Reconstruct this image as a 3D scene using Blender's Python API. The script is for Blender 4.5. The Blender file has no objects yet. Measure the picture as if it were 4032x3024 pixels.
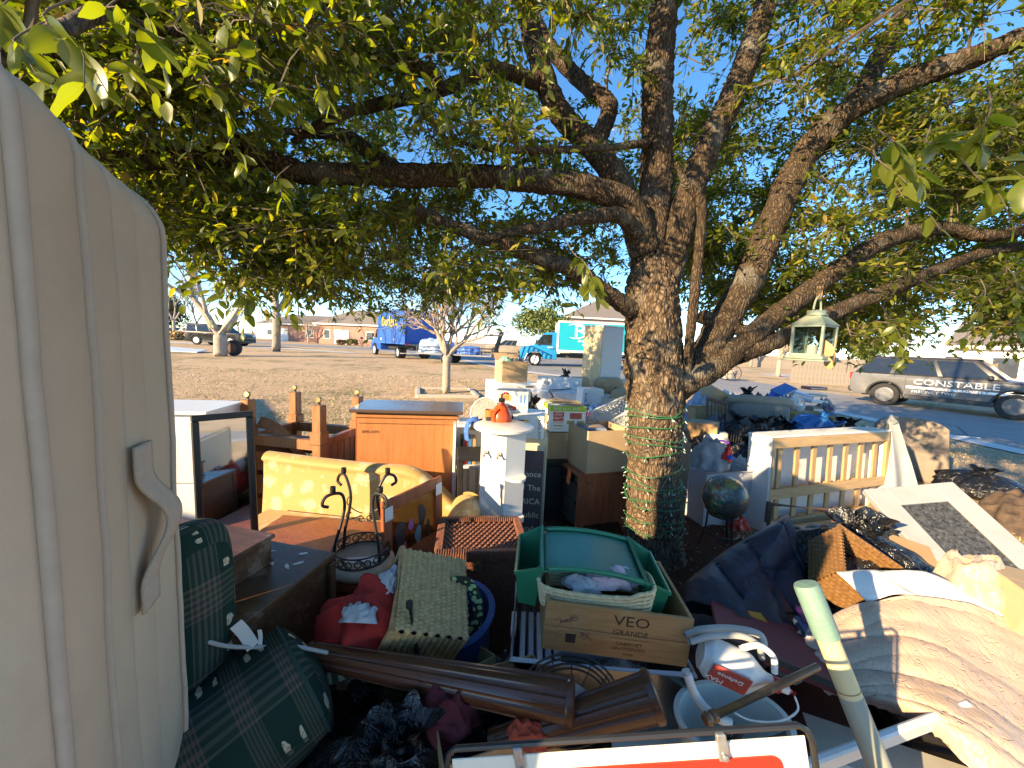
import bpy, bmesh, math, random
import numpy as np
from mathutils import Vector, Matrix, Euler, noise as mn
R = math.radians
rnd = random.Random(7)
sc = bpy.context.scene
col = sc.collection

# ------------------------------------------------------------------ camera
CAM = Vector((0, 0, 1.6)); FPX = 1500.0; PITCH = R(5.97); ROLL = R(2.6)
cd = bpy.data.cameras.new('camera'); cam = bpy.data.objects.new('camera', cd); col.objects.link(cam)
cd.sensor_width = 36; cd.lens = FPX / 4032 * 36; cd.clip_start = .02; cd.clip_end = 3000
CROT = Matrix.Rotation(math.pi/2 - PITCH, 3, 'X') @ Matrix.Rotation(ROLL, 3, 'Z')
cam.matrix_world = Matrix.Translation(CAM) @ CROT.to_4x4()
sc.camera = cam
# ------------------------------------------------------------------ sky, sun, exposure
SUN_EL = R(17.5); SUN_H = Vector((-.79, -.62, 0)).normalized()      # horizontal direction towards the sun
w = bpy.data.worlds.new('World'); sc.world = w; w.use_nodes = True
nt = w.node_tree; bg = nt.nodes['Background']
sky = nt.nodes.new('ShaderNodeTexSky'); sky.sky_type = 'NISHITA'; sky.sun_disc = False
sky.sun_elevation = SUN_EL; sky.sun_rotation = math.atan2(SUN_H.x, SUN_H.y)
sky.altitude = 900; sky.air_density = .75; sky.dust_density = 0; sky.ozone_density = 3.0
hs = nt.nodes.new('ShaderNodeHueSaturation'); hs.inputs['Saturation'].default_value = 1.18; nt.links.new(sky.outputs[0], hs.inputs['Color']); nt.links.new(hs.outputs[0], bg.inputs[0]); bg.inputs[1].default_value = .125
sl = bpy.data.lights.new('sun', 'SUN'); sun = bpy.data.objects.new('sun', sl); col.objects.link(sun)
sl.energy = 3.7; sl.angle = R(.53); sl.color = (1, .80, .54)
SUN_V = (SUN_H * math.cos(SUN_EL) + Vector((0, 0, math.sin(SUN_EL))))
sun.rotation_euler = SUN_V.to_track_quat('Z', 'Y').to_euler()
sc.view_settings.view_transform = 'Standard'; sc.view_settings.look = 'None'
sc.view_settings.gamma = 1; sc.view_settings.use_white_balance = True; sc.view_settings.white_balance_temperature = 7700; sc.view_settings.white_balance_tint = 8; sc.view_settings.exposure = 1.92
sc.cycles.max_bounces = 8; sc.cycles.transparent_max_bounces = 12
sc.cycles.use_adaptive_sampling = True; sc.cycles.use_denoising = True
sc.cycles.sample_clamp_indirect = 6; sc.cycles.caustics_reflective = False; sc.cycles.caustics_refractive = False

# ------------------------------------------------------------------ helpers
def ray(u, v):
    d = CROT @ Vector(((u-2016)/FPX, -(v-1512)/FPX, -1)); return d / d.y
def at(u, v, d): return CAM + ray(u, v) * d
def sst(t): t = min(max(t, 0), 1); return t*t*(3-2*t)
def gh(x, y): return .32*sst((y-7)/16)*(1-sst((x-5)/9))   # the lawn's height: level here, rising a little towards the far street
def gnd(u, v, z=None):
    r = ray(u, v)
    if z is not None: return CAM + r*((z-CAM.z)/r.z)
    t = -CAM.z/r.z
    for i in range(30):
        p = CAM + r*t; t = t*.5 + .5*((gh(p.x, p.y)-CAM.z)/r.z)
    return CAM + r*t
def fb(p, o=4):
    return mn.fractal(Vector(p), 1.0, 2.0, o)
def put(o, label=None, cat=None, group=None, kind=None):
    if label: o['label'] = label
    if cat: o['category'] = cat
    if group: o['group'] = group
    if kind: o['kind'] = kind
    return o
def T(name, label, cat, loc=(0, 0, 0), rz=0., group=None, rot=None):
    o = bpy.data.objects.new(name, None); col.objects.link(o); o.empty_display_size = .05
    o.location = loc; o.rotation_euler = rot if rot is not None else (0, 0, rz)
    return put(o, label, cat, group)
def dup(root, loc=None, rz=None, label=None, scale=None):
    r = root.copy(); col.objects.link(r)
    if loc is not None: r.location = loc
    if rz is not None: r.rotation_euler = (0, 0, rz)
    if scale is not None: r.scale = (scale,)*3
    if label: r['label'] = label
    for ch in list(root.children):
        c = ch.copy(); col.objects.link(c); c.parent = r
        for g in list(ch.children):
            d = g.copy(); col.objects.link(d); d.parent = c
    return r
def link(name, me, mat, parent=None, loc=None, rot=None):
    o = bpy.data.objects.new(name, me); col.objects.link(o)
    if mat is not None and not me.materials: me.materials.append(mat)
    if parent: o.parent = parent
    if loc is not None: o.location = loc
    if rot is not None: o.rotation_euler = rot
    return o
def frame(d):                                          # two vectors across d
    d = d.normalized(); a = Vector((0, 0, 1)) if abs(d.z) < .9 else Vector((1, 0, 0))
    x = d.cross(a).normalized(); return x, x.cross(d).normalized()
def smooth_path(pts, k=4):
    pts = [Vector(p) for p in pts]; out = []
    P = [2*pts[0]-pts[1]] + pts + [2*pts[-1]-pts[-2]]
    for i in range(1, len(P)-2):
        a, b, c, d = P[i-1], P[i], P[i+1], P[i+2]
        for j in range(k):
            t = j/k
            out.append(.5*((2*b)+(c-a)*t+(2*a-5*b+4*c-d)*t*t+(3*b-a-3*c+d)*t**3))
    out.append(pts[-1]); return out
class MB:
    def __init__(s): s.v = []; s.f = []; s.uv = {}; s.m = Matrix.Identity(4)
    def add(s, vs, fs):
        n = len(s.v); s.v += [s.m @ Vector(p) for p in vs]; s.f += [tuple(i+n for i in f) for f in fs]; return s
    def box(s, c, d, rot=(0, 0, 0), bev=0., seg=1):
        if bev <= 0:
            h = [x/2 for x in d]
            vs = [Vector((sx*h[0], sy*h[1], sz*h[2])) for sx in (-1, 1) for sy in (-1, 1) for sz in (-1, 1)]
            fs = [(0, 1, 3, 2), (4, 6, 7, 5), (0, 4, 5, 1), (2, 3, 7, 6), (0, 2, 6, 4), (1, 5, 7, 3)]
        else:
            bm = bmesh.new(); bmesh.ops.create_cube(bm, size=1)
            bmesh.ops.scale(bm, vec=d, verts=bm.verts)
            bmesh.ops.bevel(bm, geom=bm.edges[:], offset=min(bev, min(d)*.49), segments=seg, profile=.5, affect='EDGES')
            bm.verts.index_update(); vs = [p.co.copy() for p in bm.verts]; fs = [[q.index for q in f.verts] for f in bm.faces]; bm.free()
        if any(rot):
            e = Euler(rot).to_matrix(); vs = [e @ p for p in vs]
        c = Vector(c); return s.add([p+c for p in vs], fs)
    def tube(s, pts, r, n=8, caps=True, closed=False):
        pts = [Vector(p) for p in pts]; N = len(pts); vs = []; fs = []
        if not hasattr(r, '__len__'): r = [r]*N
        x = None
        for i, p in enumerate(pts):
            if closed: d = pts[(i+1) % N]-pts[i-1]
            else: d = pts[min(i+1, N-1)]-pts[max(i-1, 0)]
            if d.length < 1e-9: d = Vector((0, 0, 1))
            d.normalize()
            if x is None: x, y = frame(d)
            else:
                x = x-d*x.dot(d)
                if x.length < 1e-6: x, _ = frame(d)
                x.normalize(); y = d.cross(x)
            for k in range(n):
                a = 2*math.pi*k/n; vs.append(p+(x*math.cos(a)+y*math.sin(a))*r[i])
        for i in range(N if closed else N-1):
            j = (i+1) % N
            for k in range(n):
                l = (k+1) % n; fs.append((i*n+k, i*n+l, j*n+l, j*n+k))
        if caps and not closed: fs += [tuple(range(n-1, -1, -1)), tuple((N-1)*n+k for k in range(n))]
        return s.add(vs, fs)
    def lathe(s, prof, n=24, c=(0, 0, 0), axis='Z', a0=0, a1=2*math.pi):
        full = abs(a1-a0-2*math.pi) < 1e-6; N = n if full else n+1; vs = []; fs = []
        for r, z in prof:
            for k in range(N):
                a = a0+(a1-a0)*k/n; p = Vector((r*math.cos(a), r*math.sin(a), z))
                if axis == 'Y': p = Vector((p.x, p.z, p.y))
                if axis == 'X': p = Vector((p.z, p.x, p.y))
                vs.append(p+Vector(c))
        for i in range(len(prof)-1):
            for k in range(n):
                l = (k+1) % N if full else k+1
                fs.append((i*N+k, i*N+l, (i+1)*N+l, (i+1)*N+k))
        if full:
            if prof[0][0] > 1e-6: fs.append(tuple(range(N-1, -1, -1)))
            if prof[-1][0] > 1e-6: fs.append(tuple((len(prof)-1)*N+k for k in range(N)))
        return s.add(vs, fs)
    def sheet(s, fn, nu, nv, th=0., wrap=False):
        N = nu if wrap else nu+1
        P = [[Vector(fn(i/nu, j/nv)) for i in range(N)] for j in range(nv+1)]
        vs = [p for row in P for p in row]; fs = []
        for j in range(nv):
            for i in range(nu):
                k = (i+1) % N; fs.append((j*N+i, j*N+k, (j+1)*N+k, (j+1)*N+i))
        if th:
            nr = [Vector() for _ in vs]
            for f in fs:
                q = (vs[f[1]]-vs[f[0]]).cross(vs[f[3]]-vs[f[0]])
                for i in f: nr[i] += q
            n = len(vs); vs = vs+[p-q.normalized()*th if q.length > 1e-12 else p-Vector((0, 0, th)) for p, q in zip(vs, nr)]
            fs = fs+[tuple(reversed([i+n for i in f])) for f in fs]
            def e(a, b): fs.append((b, a, a+n, b+n))
            for i in range(nu): e(i, i+1) if not wrap else None; (e(nv*N+i+1, nv*N+i) if not wrap else None)
            if not wrap:
                for j in range(nv): e((j+1)*N, j*N); e(j*N+nu, (j+1)*N+nu)
        n0 = len(s.v)
        for j in range(nv+1):
            for i in range(N): s.uv[n0+j*N+i] = (i/nu, j/nv)
        if th: s.uv.update({k+(nv+1)*N: q for k, q in list(s.uv.items()) if k >= n0})
        return s.add(vs, fs)
    def prism(s, poly, a, b, plane='XZ'):              # outline pushed from a to b across its plane
        f = {'XZ': lambda p, t: (p[0], t, p[1]), 'XY': lambda p, t: (p[0], p[1], t), 'YZ': lambda p, t: (t, p[0], p[1])}[plane]
        n = len(poly); vs = [f(p, a) for p in poly]+[f(p, b) for p in poly]
        fs = [tuple(range(n)), tuple(range(2*n-1, n-1, -1))]+[(i, i+n, (i+1) % n+n, (i+1) % n) for i in range(n)]
        return s.add(vs, fs)
    def mesh(s, name, smooth=False, fix=True):
        me = bpy.data.meshes.new(name); me.from_pydata([tuple(p) for p in s.v], [], s.f)
        if s.uv:
            ly = me.uv_layers.new(name='UVMap'); ix = np.empty(len(me.loops), dtype=np.int32); me.loops.foreach_get('vertex_index', ix)
            ua = np.zeros((len(s.v), 2), dtype=np.float32)
            for k, q in s.uv.items(): ua[k] = q
            ly.data.foreach_set('uv', ua[ix].ravel())
        if fix:
            bm = bmesh.new(); bm.from_mesh(me); bmesh.ops.recalc_face_normals(bm, faces=bm.faces); bm.to_mesh(me); bm.free()
        if smooth:
            me.polygons.foreach_set('use_smooth', [True]*len(me.polygons))
            if smooth != 'all': me.set_sharp_from_angle(angle=R(smooth if smooth is not True else 40))
        me.update(); return me
    def build(s, name, mat, parent=None, smooth=False, label=None, cat=None, group=None, kind=None, loc=None, rz=None, rot=None, fix=True):
        o = link(name, s.mesh(name, smooth, fix), mat, parent, loc, rot)
        if rz is not None: o.rotation_euler = (0, 0, rz)
        return put(o, label, cat, group, kind)
def bx(name, mat, c, d, parent=None, bev=.004, rot=(0, 0, 0), **k): return MB().box(c, d, rot, bev).build(name, mat, parent, **k)
def text(s, size, mat, parent, loc, rot, ex=.0006, align='CENTER', name='lettering', sx=1.):
    c = bpy.data.curves.new(name, 'FONT'); c.body = s; c.size = size; c.extrude = ex; c.align_x = align; c.align_y = 'CENTER'; c.resolution_u = 2
    tmp = bpy.data.objects.new('tmp', c); me = bpy.data.meshes.new_from_object(tmp); bpy.data.objects.remove(tmp); bpy.data.curves.remove(c)
    me.name = name; me.materials.clear(); o = link(name, me, mat, parent, loc, rot); o.scale = (sx, 1, 1); return o
def TM(name, label, cat, org, xv, zv, group=None):        # a thing whose own X and Z axes are given
    x = Vector(xv).normalized(); y = Vector(zv).cross(x).normalized(); z = x.cross(y); o = T(name, label, cat, group=group)
    o.matrix_world = Matrix.Translation(Vector(org)) @ Matrix((x, y, z)).transposed().to_4x4(); return o
FRONT = (math.pi/2, 0, 0)                               # text on a face that looks towards -Y

# ------------------------------------------------------------------ materials
class N:
    def __init__(s, name):
        s.m = bpy.data.materials.new(name); s.m.use_nodes = True; s.t = s.m.node_tree; s.p = s.t.nodes['Principled BSDF']; s.out = s.t.nodes['Material Output']
    def n(s, typ, **k):
        o = s.t.nodes.new('ShaderNode'+typ)
        for a, b in k.items(): setattr(o, a, b)
        return o
    def l(s, a, b): s.t.links.new(a, b)
    def coord(s, scale=(1, 1, 1), kind='Object', rot=(0, 0, 0)):
        c = s.n('TexCoord'); m = s.n('Mapping'); m.inputs['Scale'].default_value = scale; m.inputs['Rotation'].default_value = rot
        s.l(c.outputs[kind], m.inputs[0]); return m.outputs[0]
    def noise(s, vec, sc_, det=4, rough=.55, dist=0):
        o = s.n('TexNoise'); o.inputs['Scale'].default_value = sc_; o.inputs['Detail'].default_value = det; o.inputs['Roughness'].default_value = rough; o.inputs['Distortion'].default_value = dist
        s.l(vec, o.inputs['Vector']); return o.outputs['Fac']
    def ramp(s, f, stops, mode='LINEAR'):
        o = s.n('ValToRGB'); e = o.color_ramp.elements; o.color_ramp.interpolation = mode
        while len(e) < len(stops): e.new(.5)
        for k, (p, c) in enumerate(stops): e[k].position = p; e[k].color = (*c, 1) if len(c) == 3 else c
        s.l(f, o.inputs[0]); return o.outputs[0]
    def mix(s, f, a, b, mode='MIX'):
        o = s.n('Mix', data_type='RGBA', blend_type=mode)
        for sock, x in ((o.inputs['Factor'], f), (o.inputs[6], a), (o.inputs[7], b)):
            if isinstance(x, (int, float)): sock.default_value = x
            elif isinstance(x, tuple): sock.default_value = (*x[:3], 1)
            else: s.l(x, sock)
        return o.outputs[2]
    def math(s, op, a, b=0., c=None):
        o = s.n('Math', operation=op)
        for sock, x in zip(o.inputs, (a, b, c)):
            if x is None: continue
            if isinstance(x, (int, float)): sock.default_value = x
            else: s.l(x, sock)
        return o.outputs[0]
    def bump(s, h, st=.3, d=.01):
        b = s.n('Bump'); b.inputs['Strength'].default_value = st; b.inputs['Distance'].default_value = d
        s.l(h, b.inputs['Height']); s.l(b.outputs[0], s.p.inputs['Normal']); return b
    def set(s, **k):
        for a, b in k.items():
            i = s.p.inputs[a.replace('_', ' ')]
            if isinstance(b, (int, float)): i.default_value = b
            elif isinstance(b, tuple): i.default_value = (*b, 1) if len(b) == 3 and i.type == 'RGBA' else b
            else: s.l(b, i)
        return s
def mixc(a, b, t): return tuple(x*(1-t)+y*t for x, y in zip(a, b))
_pl = {}
def plain(name, c, rough=.6, var=.12, scale=14., bump=0., bscale=60., metal=0., dirt=0., spec=.5, **k):
    if name in _pl: return _pl[name]
    n = N(name); v = n.coord()
    f = n.noise(v, scale, 5, .6)
    cc = n.ramp(f, [(.25, tuple(x*(1-var) for x in c)), (.75, tuple(min(1, x*(1+var)) for x in c))])
    if dirt:
        g = n.noise(v, scale*.35, 6, .7); g = n.ramp(g, [(.48, (0, 0, 0)), (.68, (1, 1, 1))]); cc = n.mix(n.math('MULTIPLY', g, dirt), cc, (.13, .10, .07))
    n.set(Base_Color=cc, Roughness=n.math('MULTIPLY_ADD', f, .25, rough-.12), Metallic=metal, **k); n.p.inputs['Specular IOR Level'].default_value = spec
    if bump: n.bump(n.noise(v, bscale, 4), bump, .01)
    _pl[name] = n.m; return n.m
def wood(name, a, b, grain=(2, 22, 22), rough=.42, coat=0., bump=.08, wear=0.):
    if name in _pl: return _pl[name]
    n = N(name); v = n.coord(grain)
    f = n.noise(v, 2.2, 6, .65, .6); g = n.noise(n.coord(tuple(x*4 for x in grain)), 3, 3)
    cc = n.ramp(f, [(.3, a), (.52, mixc(a, b, .6)), (.72, b)]); cc = n.mix(n.math('MULTIPLY', g, .35), cc, tuple(x*.45 for x in a))
    if wear:
        h = n.noise(n.coord(), 9, 6, .7); cc = n.mix(n.ramp(h, [(.58, (0, 0, 0)), (.66, (wear,)*3)]), cc, mixc(b, (.6, .5, .4), .5))
    n.set(Base_Color=cc, Roughness=n.math('MULTIPLY_ADD', g, .2, rough-.1), Coat_Weight=coat, Coat_Roughness=.2); n.bump(g, bump, .004)
    _pl[name] = n.m; return n.m
def glass(name, tint=(.9, .95, .95), rough=.03, alpha=.75):
    n = N(name); t = n.n('BsdfTransparent'); t.inputs[0].default_value = (*tint, 1)
    g = n.n('BsdfGlossy'); g.inputs['Roughness'].default_value = rough; mx = n.n('MixShader'); fr = n.n('Fresnel'); fr.inputs[0].default_value = 1.5
    n.l(n.math('ADD', fr.outputs[0], 1-alpha-.2), mx.inputs[0]); n.l(t.outputs[0], mx.inputs[1]); n.l(g.outputs[0], mx.inputs[2]); n.l(mx.outputs[0], n.out.inputs[0]); return n.m
# ------------------------------------------------------------------ the ground
def m_lawn():
    n = N('lawn'); v = n.coord()
    big = n.noise(v, .35, 5, .6); mid = n.noise(v, 3.5, 5, .65); fine = n.noise(n.coord((1, 1.6, 1)), 45, 5, .7)
    c = n.ramp(fine, [(.25, (.44, .31, .19)), (.5, (.60, .43, .275)), (.75, (.73, .55, .37))])
    gr = n.ramp(n.math('ADD', n.math('MULTIPLY', big, .6), n.math('MULTIPLY', mid, .4)), [(.50, (0, 0, 0)), (.62, (.75, .75, .75))])
    c = n.mix(gr, c, n.ramp(fine, [(.3, (.06, .075, .02)), (.7, (.24, .25, .09))]))
    sep = n.n('SeparateXYZ'); n.l(v, sep.inputs[0])
    # leaf litter and reddish bark mulch round the foot of the oak
    dx = n.math('ADD', sep.outputs[0], -1.05); dy = n.math('ADD', sep.outputs[1], -2.85)
    dist = n.math('SQRT', n.math('ADD', n.math('MULTIPLY', dx, dx), n.math('MULTIPLY', dy, dy)))
    mk = n.ramp(n.math('ADD', dist, n.math('MULTIPLY', mid, .9)), [(.30, (1, 1, 1)), (1., (1, 1, 1))])
    mk = n.n('MapRange'); mk.inputs[1].default_value = 1.5; mk.inputs[2].default_value = 1.95; mk.inputs[3].default_value = 1; mk.inputs[4].default_value = 0
    n.l(n.math('ADD', dist, n.math('MULTIPLY', mid, .9)), mk.inputs[0])
    vo = n.n('TexVoronoi'); vo.inputs['Scale'].default_value = 42; n.l(n.coord((1, 2.2, 1)), vo.inputs['Vector'])
    mul = n.mix(.5, n.ramp(fine, [(.3, (.05, .022, .014)), (.7, (.23, .10, .065))]), vo.outputs['Color'], 'MULTIPLY')
    c = n.mix(mk.outputs[0], c, mul)
    n.set(Base_Color=c, Roughness=.95); n.p.inputs['Specular IOR Level'].default_value = .15
    n.bump(n.math('ADD', fine, n.math('MULTIPLY', mid, .15)), .8, .07); return n.m
LAWN = m_lawn()
def ground_mesh():
    xs = sorted(set([-900, -400, -200, -100] + list(range(-60, 61, 2)) + [100, 200, 400, 900]))
    ys = sorted(set([-60, -30, -15] + [i*.5-8 for i in range(0, 33)] + list(range(9, 90, 3)) + [110, 150, 220, 350, 600, 1200]))
    b = MB(); b.v = [Vector((x, y, gh(x, y))) for y in ys for x in xs]; n = len(xs)
    b.f = [(j*n+i, j*n+i+1, (j+1)*n+i+1, (j+1)*n+i) for j in range(len(ys)-1) for i in range(n-1)]
    return b
ground_mesh().build('lawn', LAWN, smooth='all', kind='structure', fix=False)
def m_asphalt(name, c, sc_=30):
    n = N(name); v = n.coord(); f = n.noise(v, 90, 4, .7); g = n.noise(v, .8, 5, .65); cr = n.n('TexVoronoi', feature='DISTANCE_TO_EDGE'); cr.inputs['Scale'].default_value = .33
    n.l(n.coord((1, 1, 1)), cr.inputs['Vector'])
    cc = n.ramp(n.math('ADD', n.math('MULTIPLY', f, .5), n.math('MULTIPLY', g, .5)), [(.3, tuple(x*.75 for x in c)), (.7, tuple(x*1.25 for x in c))])
    cc = n.mix(n.ramp(cr.outputs[0], [(0, (.8,)*3), (.012, (0, 0, 0))]), cc, (.02, .02, .02))
    n.set(Base_Color=cc, Roughness=.9); n.bump(f, .4, .01); return n.m
ASPH = m_asphalt('asphalt', (.26, .25, .24)); CONC = m_asphalt('concrete', (.55, .53, .5))
def ribbon(name, A, B, mat, lift, sub=10, kind='structure'):
    a = smooth_path([Vector((*p, 0)) for p in A], sub); c = smooth_path([Vector((*p, 0)) for p in B], sub); b = MB()
    K = 6
    def P(i, t): q = a[i].lerp(c[i], t); return Vector((q.x, q.y, gh(q.x, q.y)+lift))
    b.v = [P(i, k/K) for i in range(len(a)) for k in range(K+1)]
    b.f = [(i*(K+1)+k, i*(K+1)+k+1, (i+1)*(K+1)+k+1, (i+1)*(K+1)+k) for i in range(len(a)-1) for k in range(K)]
    return b.build(name, mat, smooth='all', kind=kind)
RA = [(9.4, -14), (9.4, 4), (9.3, 11), (8.0, 14), (5.2, 16), (1.6, 17.6), (-1.5, 21), (-5, 29), (-14, 38), (-32, 43), (-75, 50)]
RB = [(14.8, -14), (14.8, 4), (14.8, 11), (14.7, 17), (14.2, 24), (12.5, 31), (9, 38), (2, 44), (-12, 48), (-32, 50), (-75, 57)]
ribbon('road', RA, RB, ASPH, .012)
# the pale gutter strip along the road's near edge
RC = [(x+.55, y+.35) for x, y in RA]
ribbon('gutter', RA, RC, CONC, .018)
ribbon('driveway', [(-13, 30), (-26, 33.5), (-46, 36.5)], [(-12.6, 31.5), (-26, 35.6), (-46, 39.)], CONC, .015)
ribbon('path', [(21, 30), (30, 31), (52, 33)], [(21, 33), (30, 34), (52, 36)], CONC, .012)
def m_grass():
    n = N('grass_blade'); o = n.n('Attribute', attribute_name='tint')
    c = n.ramp(o.outputs['Fac'], [(0, (.44, .31, .19)), (.45, (.60, .435, .28)), (.72, (.73, .56, .38)), (.74, (.13, .15, .04)), (1, (.28, .30, .11))])
    n.set(Base_Color=c, Roughness=.8); n.p.inputs['Specular IOR Level'].default_value = .2; return n.m
def grass():
    g = np.random.default_rng(3); V = []; 
    n = 120000
    d = 1.6*np.exp(g.random(n)**1.15*math.log(15/1.6)); a = (g.random(n)*2-1)*1.02
    x = np.tan(a)*d; y = d
    keep = (x < 9.2) & (((x-1.05)**2+(y-2.85)**2) > 1.1)
    x, y, d = x[keep], y[keep], d[keep]; n = len(x)
    # clumpy cover
    cl = np.array([mn.noise(Vector((p*1.3, q*1.3, 0))) for p, q in zip(x, y)])
    h = (.018+.026*g.random(n))*(.8+.6*np.clip(cl, -.5, 1))*np.clip(.7+d*.05, .7, 1.3)
    w_ = .0028+.0007*d; th = g.random(n)*6.283; lean = .4+1.3*g.random(n)
    z = np.array([gh(p, q) for p, q in zip(x, y)])
    px, py = np.cos(th), np.sin(th)
    b0 = np.stack([x-py*w_, y+px*w_, z], 1); b1 = np.stack([x+py*w_, y-px*w_, z], 1); tp = np.stack([x+px*h*lean, y+py*h*lean, z+h], 1)
    V = np.concatenate([b0, b1, tp], 1).reshape(-1, 3)
    me = bpy.data.meshes.new('grass'); me.vertices.add(3*n); me.vertices.foreach_set('co', V.astype(np.float32).ravel())
    me.loops.add(3*n); me.loops.foreach_set('vertex_index', np.arange(3*n, dtype=np.int32)); me.polygons.add(n); me.polygons.foreach_set('loop_start', np.arange(0, 3*n, 3, dtype=np.int32))
    tint = np.where(g.random(n) < .18+.5*np.clip(cl, 0, 1)*(y < 12), .74+.26*g.random(n), .72*g.random(n))
    at_ = me.attributes.new('tint', 'FLOAT', 'POINT'); at_.data.foreach_set('value', np.repeat(tint, 3).astype(np.float32))
    me.update(); o = link('grass', me, m_grass()); put(o, 'dry winter grass blades covering the lawn', 'grass', kind='stuff')
grass()
# fallen oak leaves lying about
def litter():
    g = np.random.default_rng(8); n = 7000
    r = np.sqrt(g.random(n))*6.2; a = g.random(n)*6.283; x = .6+np.cos(a)*r; y = 3.2+np.sin(a)*r*.8
    th = g.random(n)*6.283; L = .011+.014*g.random(n); W = L*.42; b = []
    z = np.array([gh(p, q) for p, q in zip(x, y)])+.008+.02*g.random(n)
    c, s = np.cos(th), np.sin(th); up = (g.random(n)-.5)*.02
    p0 = np.stack([x-c*L, y-s*L, z], 1); p1 = np.stack([x-s*W, y+c*W, z+up], 1); p2 = np.stack([x+c*L, y+s*L, z+.004], 1); p3 = np.stack([x+s*W, y-c*W, z-up*.3], 1)
    V = np.stack([p0, p1, p2, p3], 1).reshape(-1, 3)
    me = bpy.data.meshes.new('leaf_litter'); me.vertices.add(4*n); me.vertices.foreach_set('co', V.astype(np.float32).ravel())
    me.loops.add(4*n); me.loops.foreach_set('vertex_index', np.arange(4*n, dtype=np.int32)); me.polygons.add(n); me.polygons.foreach_set('loop_start', np.arange(0, 4*n, 4, dtype=np.int32)); me.update()
    m = N('dead_leaf'); ri = m.n('NewGeometry'); m.set(Base_Color=m.ramp(ri.outputs['Random Per Island'], [(0, (.10, .055, .03)), (.5, (.25, .15, .08)), (1, (.42, .30, .18))]), Roughness=.7)
    o = link('leaf_litter', me, m.m); put(o, 'fallen brown leaves littering the ground under the oak', 'leaves', kind='stuff')
litter()
# ------------------------------------------------------------------ the oak
def m_bark(name, a, b, c, sc_=54):
    n = N(name); v = n.coord((1, 1, .36)); vo = n.n('TexVoronoi', feature='DISTANCE_TO_EDGE'); vo.inputs['Scale'].default_value = sc_
    wv = n.n('Mix', data_type='VECTOR'); wv.inputs['Factor'].default_value = .16
    nz = n.n('TexNoise'); nz.inputs['Scale'].default_value = 6; n.l(v, nz.inputs['Vector']); n.l(v, wv.inputs[4]); n.l(nz.outputs['Color'], wv.inputs[5]); n.l(wv.outputs[1], vo.inputs['Vector'])
    f = n.noise(n.coord(), 38, 5, .7); g = n.noise(n.coord(), 4, 5, .6)
    edge = n.ramp(vo.outputs[0], [(0, (.12,)*3), (.26, (1, 1, 1))])
    cc = n.mix(edge, a, n.ramp(f, [(.3, b), (.7, c)])); cc = n.mix(n.ramp(g, [(.55, (0, 0, 0)), (.75, (.45,)*3)]), cc, (.30, .29, .25))
    n.set(Base_Color=cc, Roughness=.92); n.p.inputs['Specular IOR Level'].default_value = .2
    n.bump(n.math('ADD', n.math('MULTIPLY', edge, 1.), n.math('MULTIPLY', f, 1.3)), .8, .010); return n.m
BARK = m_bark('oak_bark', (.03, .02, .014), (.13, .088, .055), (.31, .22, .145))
BARK_SHADED = m_bark('shaded_limb_bark', (.016, .011, .008), (.062, .042, .027), (.17, .12, .078))  # same bark made darker: crown shade put into the limb colour
TWIG = plain('twig_bark', (.12, .092, .068), .85, .35, 30)
oak = T('oak_tree', 'big evergreen oak with green string lights round its forked trunk', 'tree', (1.06, 2.85, 0))
O0 = Vector((1.06, 2.85, 0))
def bark_tube(b, pts, rad, n, amp, rows):
    pts = smooth_path(pts, 8); k = len(pts); rr = []
    for i in range(k):
        t = i/(k-1)*(len(rad)-1); j = min(int(t), len(rad)-2); rr.append(rad[j]+(rad[j+1]-rad[j])*(t-j))
    # resample to rows
    P = []; Q = []
    for i in range(rows+1):
        t = i/rows*(k-1); j = min(int(t), k-2); P.append(pts[j].lerp(pts[j+1], t-j)); Q.append(rr[j]+(rr[j+1]-rr[j])*(t-j))
    s = len(b.v); b.tube(P, Q, n)
    cum = 0
    for i in range(rows+1):
        if i: cum += (P[i]-P[i-1]).length
        for q in range(n):
            idx = s+i*n+q; v = b.v[idx]; d = (v-P[i]); r = Q[i]
            if r < 1e-4: continue
            d = d/r; a = 2*math.pi*q/n; p = Vector((math.cos(a)*r, math.sin(a)*r, cum*.36))
            ds, _ = mn.voronoi(p*30+Vector((0, 0, len(P)*3.1)) + mn.noise_vector(p*9)*.5)
            e = min(1, (ds[1]-ds[0])*2.6)
            lump = mn.noise(p*5)*.09*r + mn.noise(p*13+Vector((3, 1, 2)))*.05*r
            b.v[idx] = v + d*(amp*(e-.6)+lump)
def px(l): return [at(*p)-O0 for p in l]
LIMBS = []                                              # (points in world, radius list) to hang twigs on
tb = MB()
tk = px([(2575, 2260, 2.86), (2572, 2050, 2.86), (2570, 1800, 2.85), (2578, 1600, 2.85), (2575, 1450, 2.85), (2572, 1300, 2.85), (2562, 1120, 2.86), (2555, 980, 2.88)])
tk[0] = Vector((tk[0].x, tk[0].y, -.08))
bark_tube(tb, tk, [.235, .20, .19, .195, .21, .195, .17, .09], 112, .020, 210)
trunk = tb.build('trunk', BARK, oak, smooth='all')
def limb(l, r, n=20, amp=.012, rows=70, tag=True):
    P = px(l); b = MB(); bark_tube(b, P, r, n, amp*1.35, rows); o = b.build('limb', BARK_SHADED, oak, smooth='all')
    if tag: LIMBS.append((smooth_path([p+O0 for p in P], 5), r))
    return o
limb([(2540, 1130, 2.87), (2560, 980, 2.9), (2580, 760, 3.0), (2585, 480, 3.0), (2600, 200, 2.95), (2622, -60, 2.9), (2630, -500, 2.9)], [.12, .125, .12, .11, .10, .085, .06], 32, .014, 110)
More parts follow.
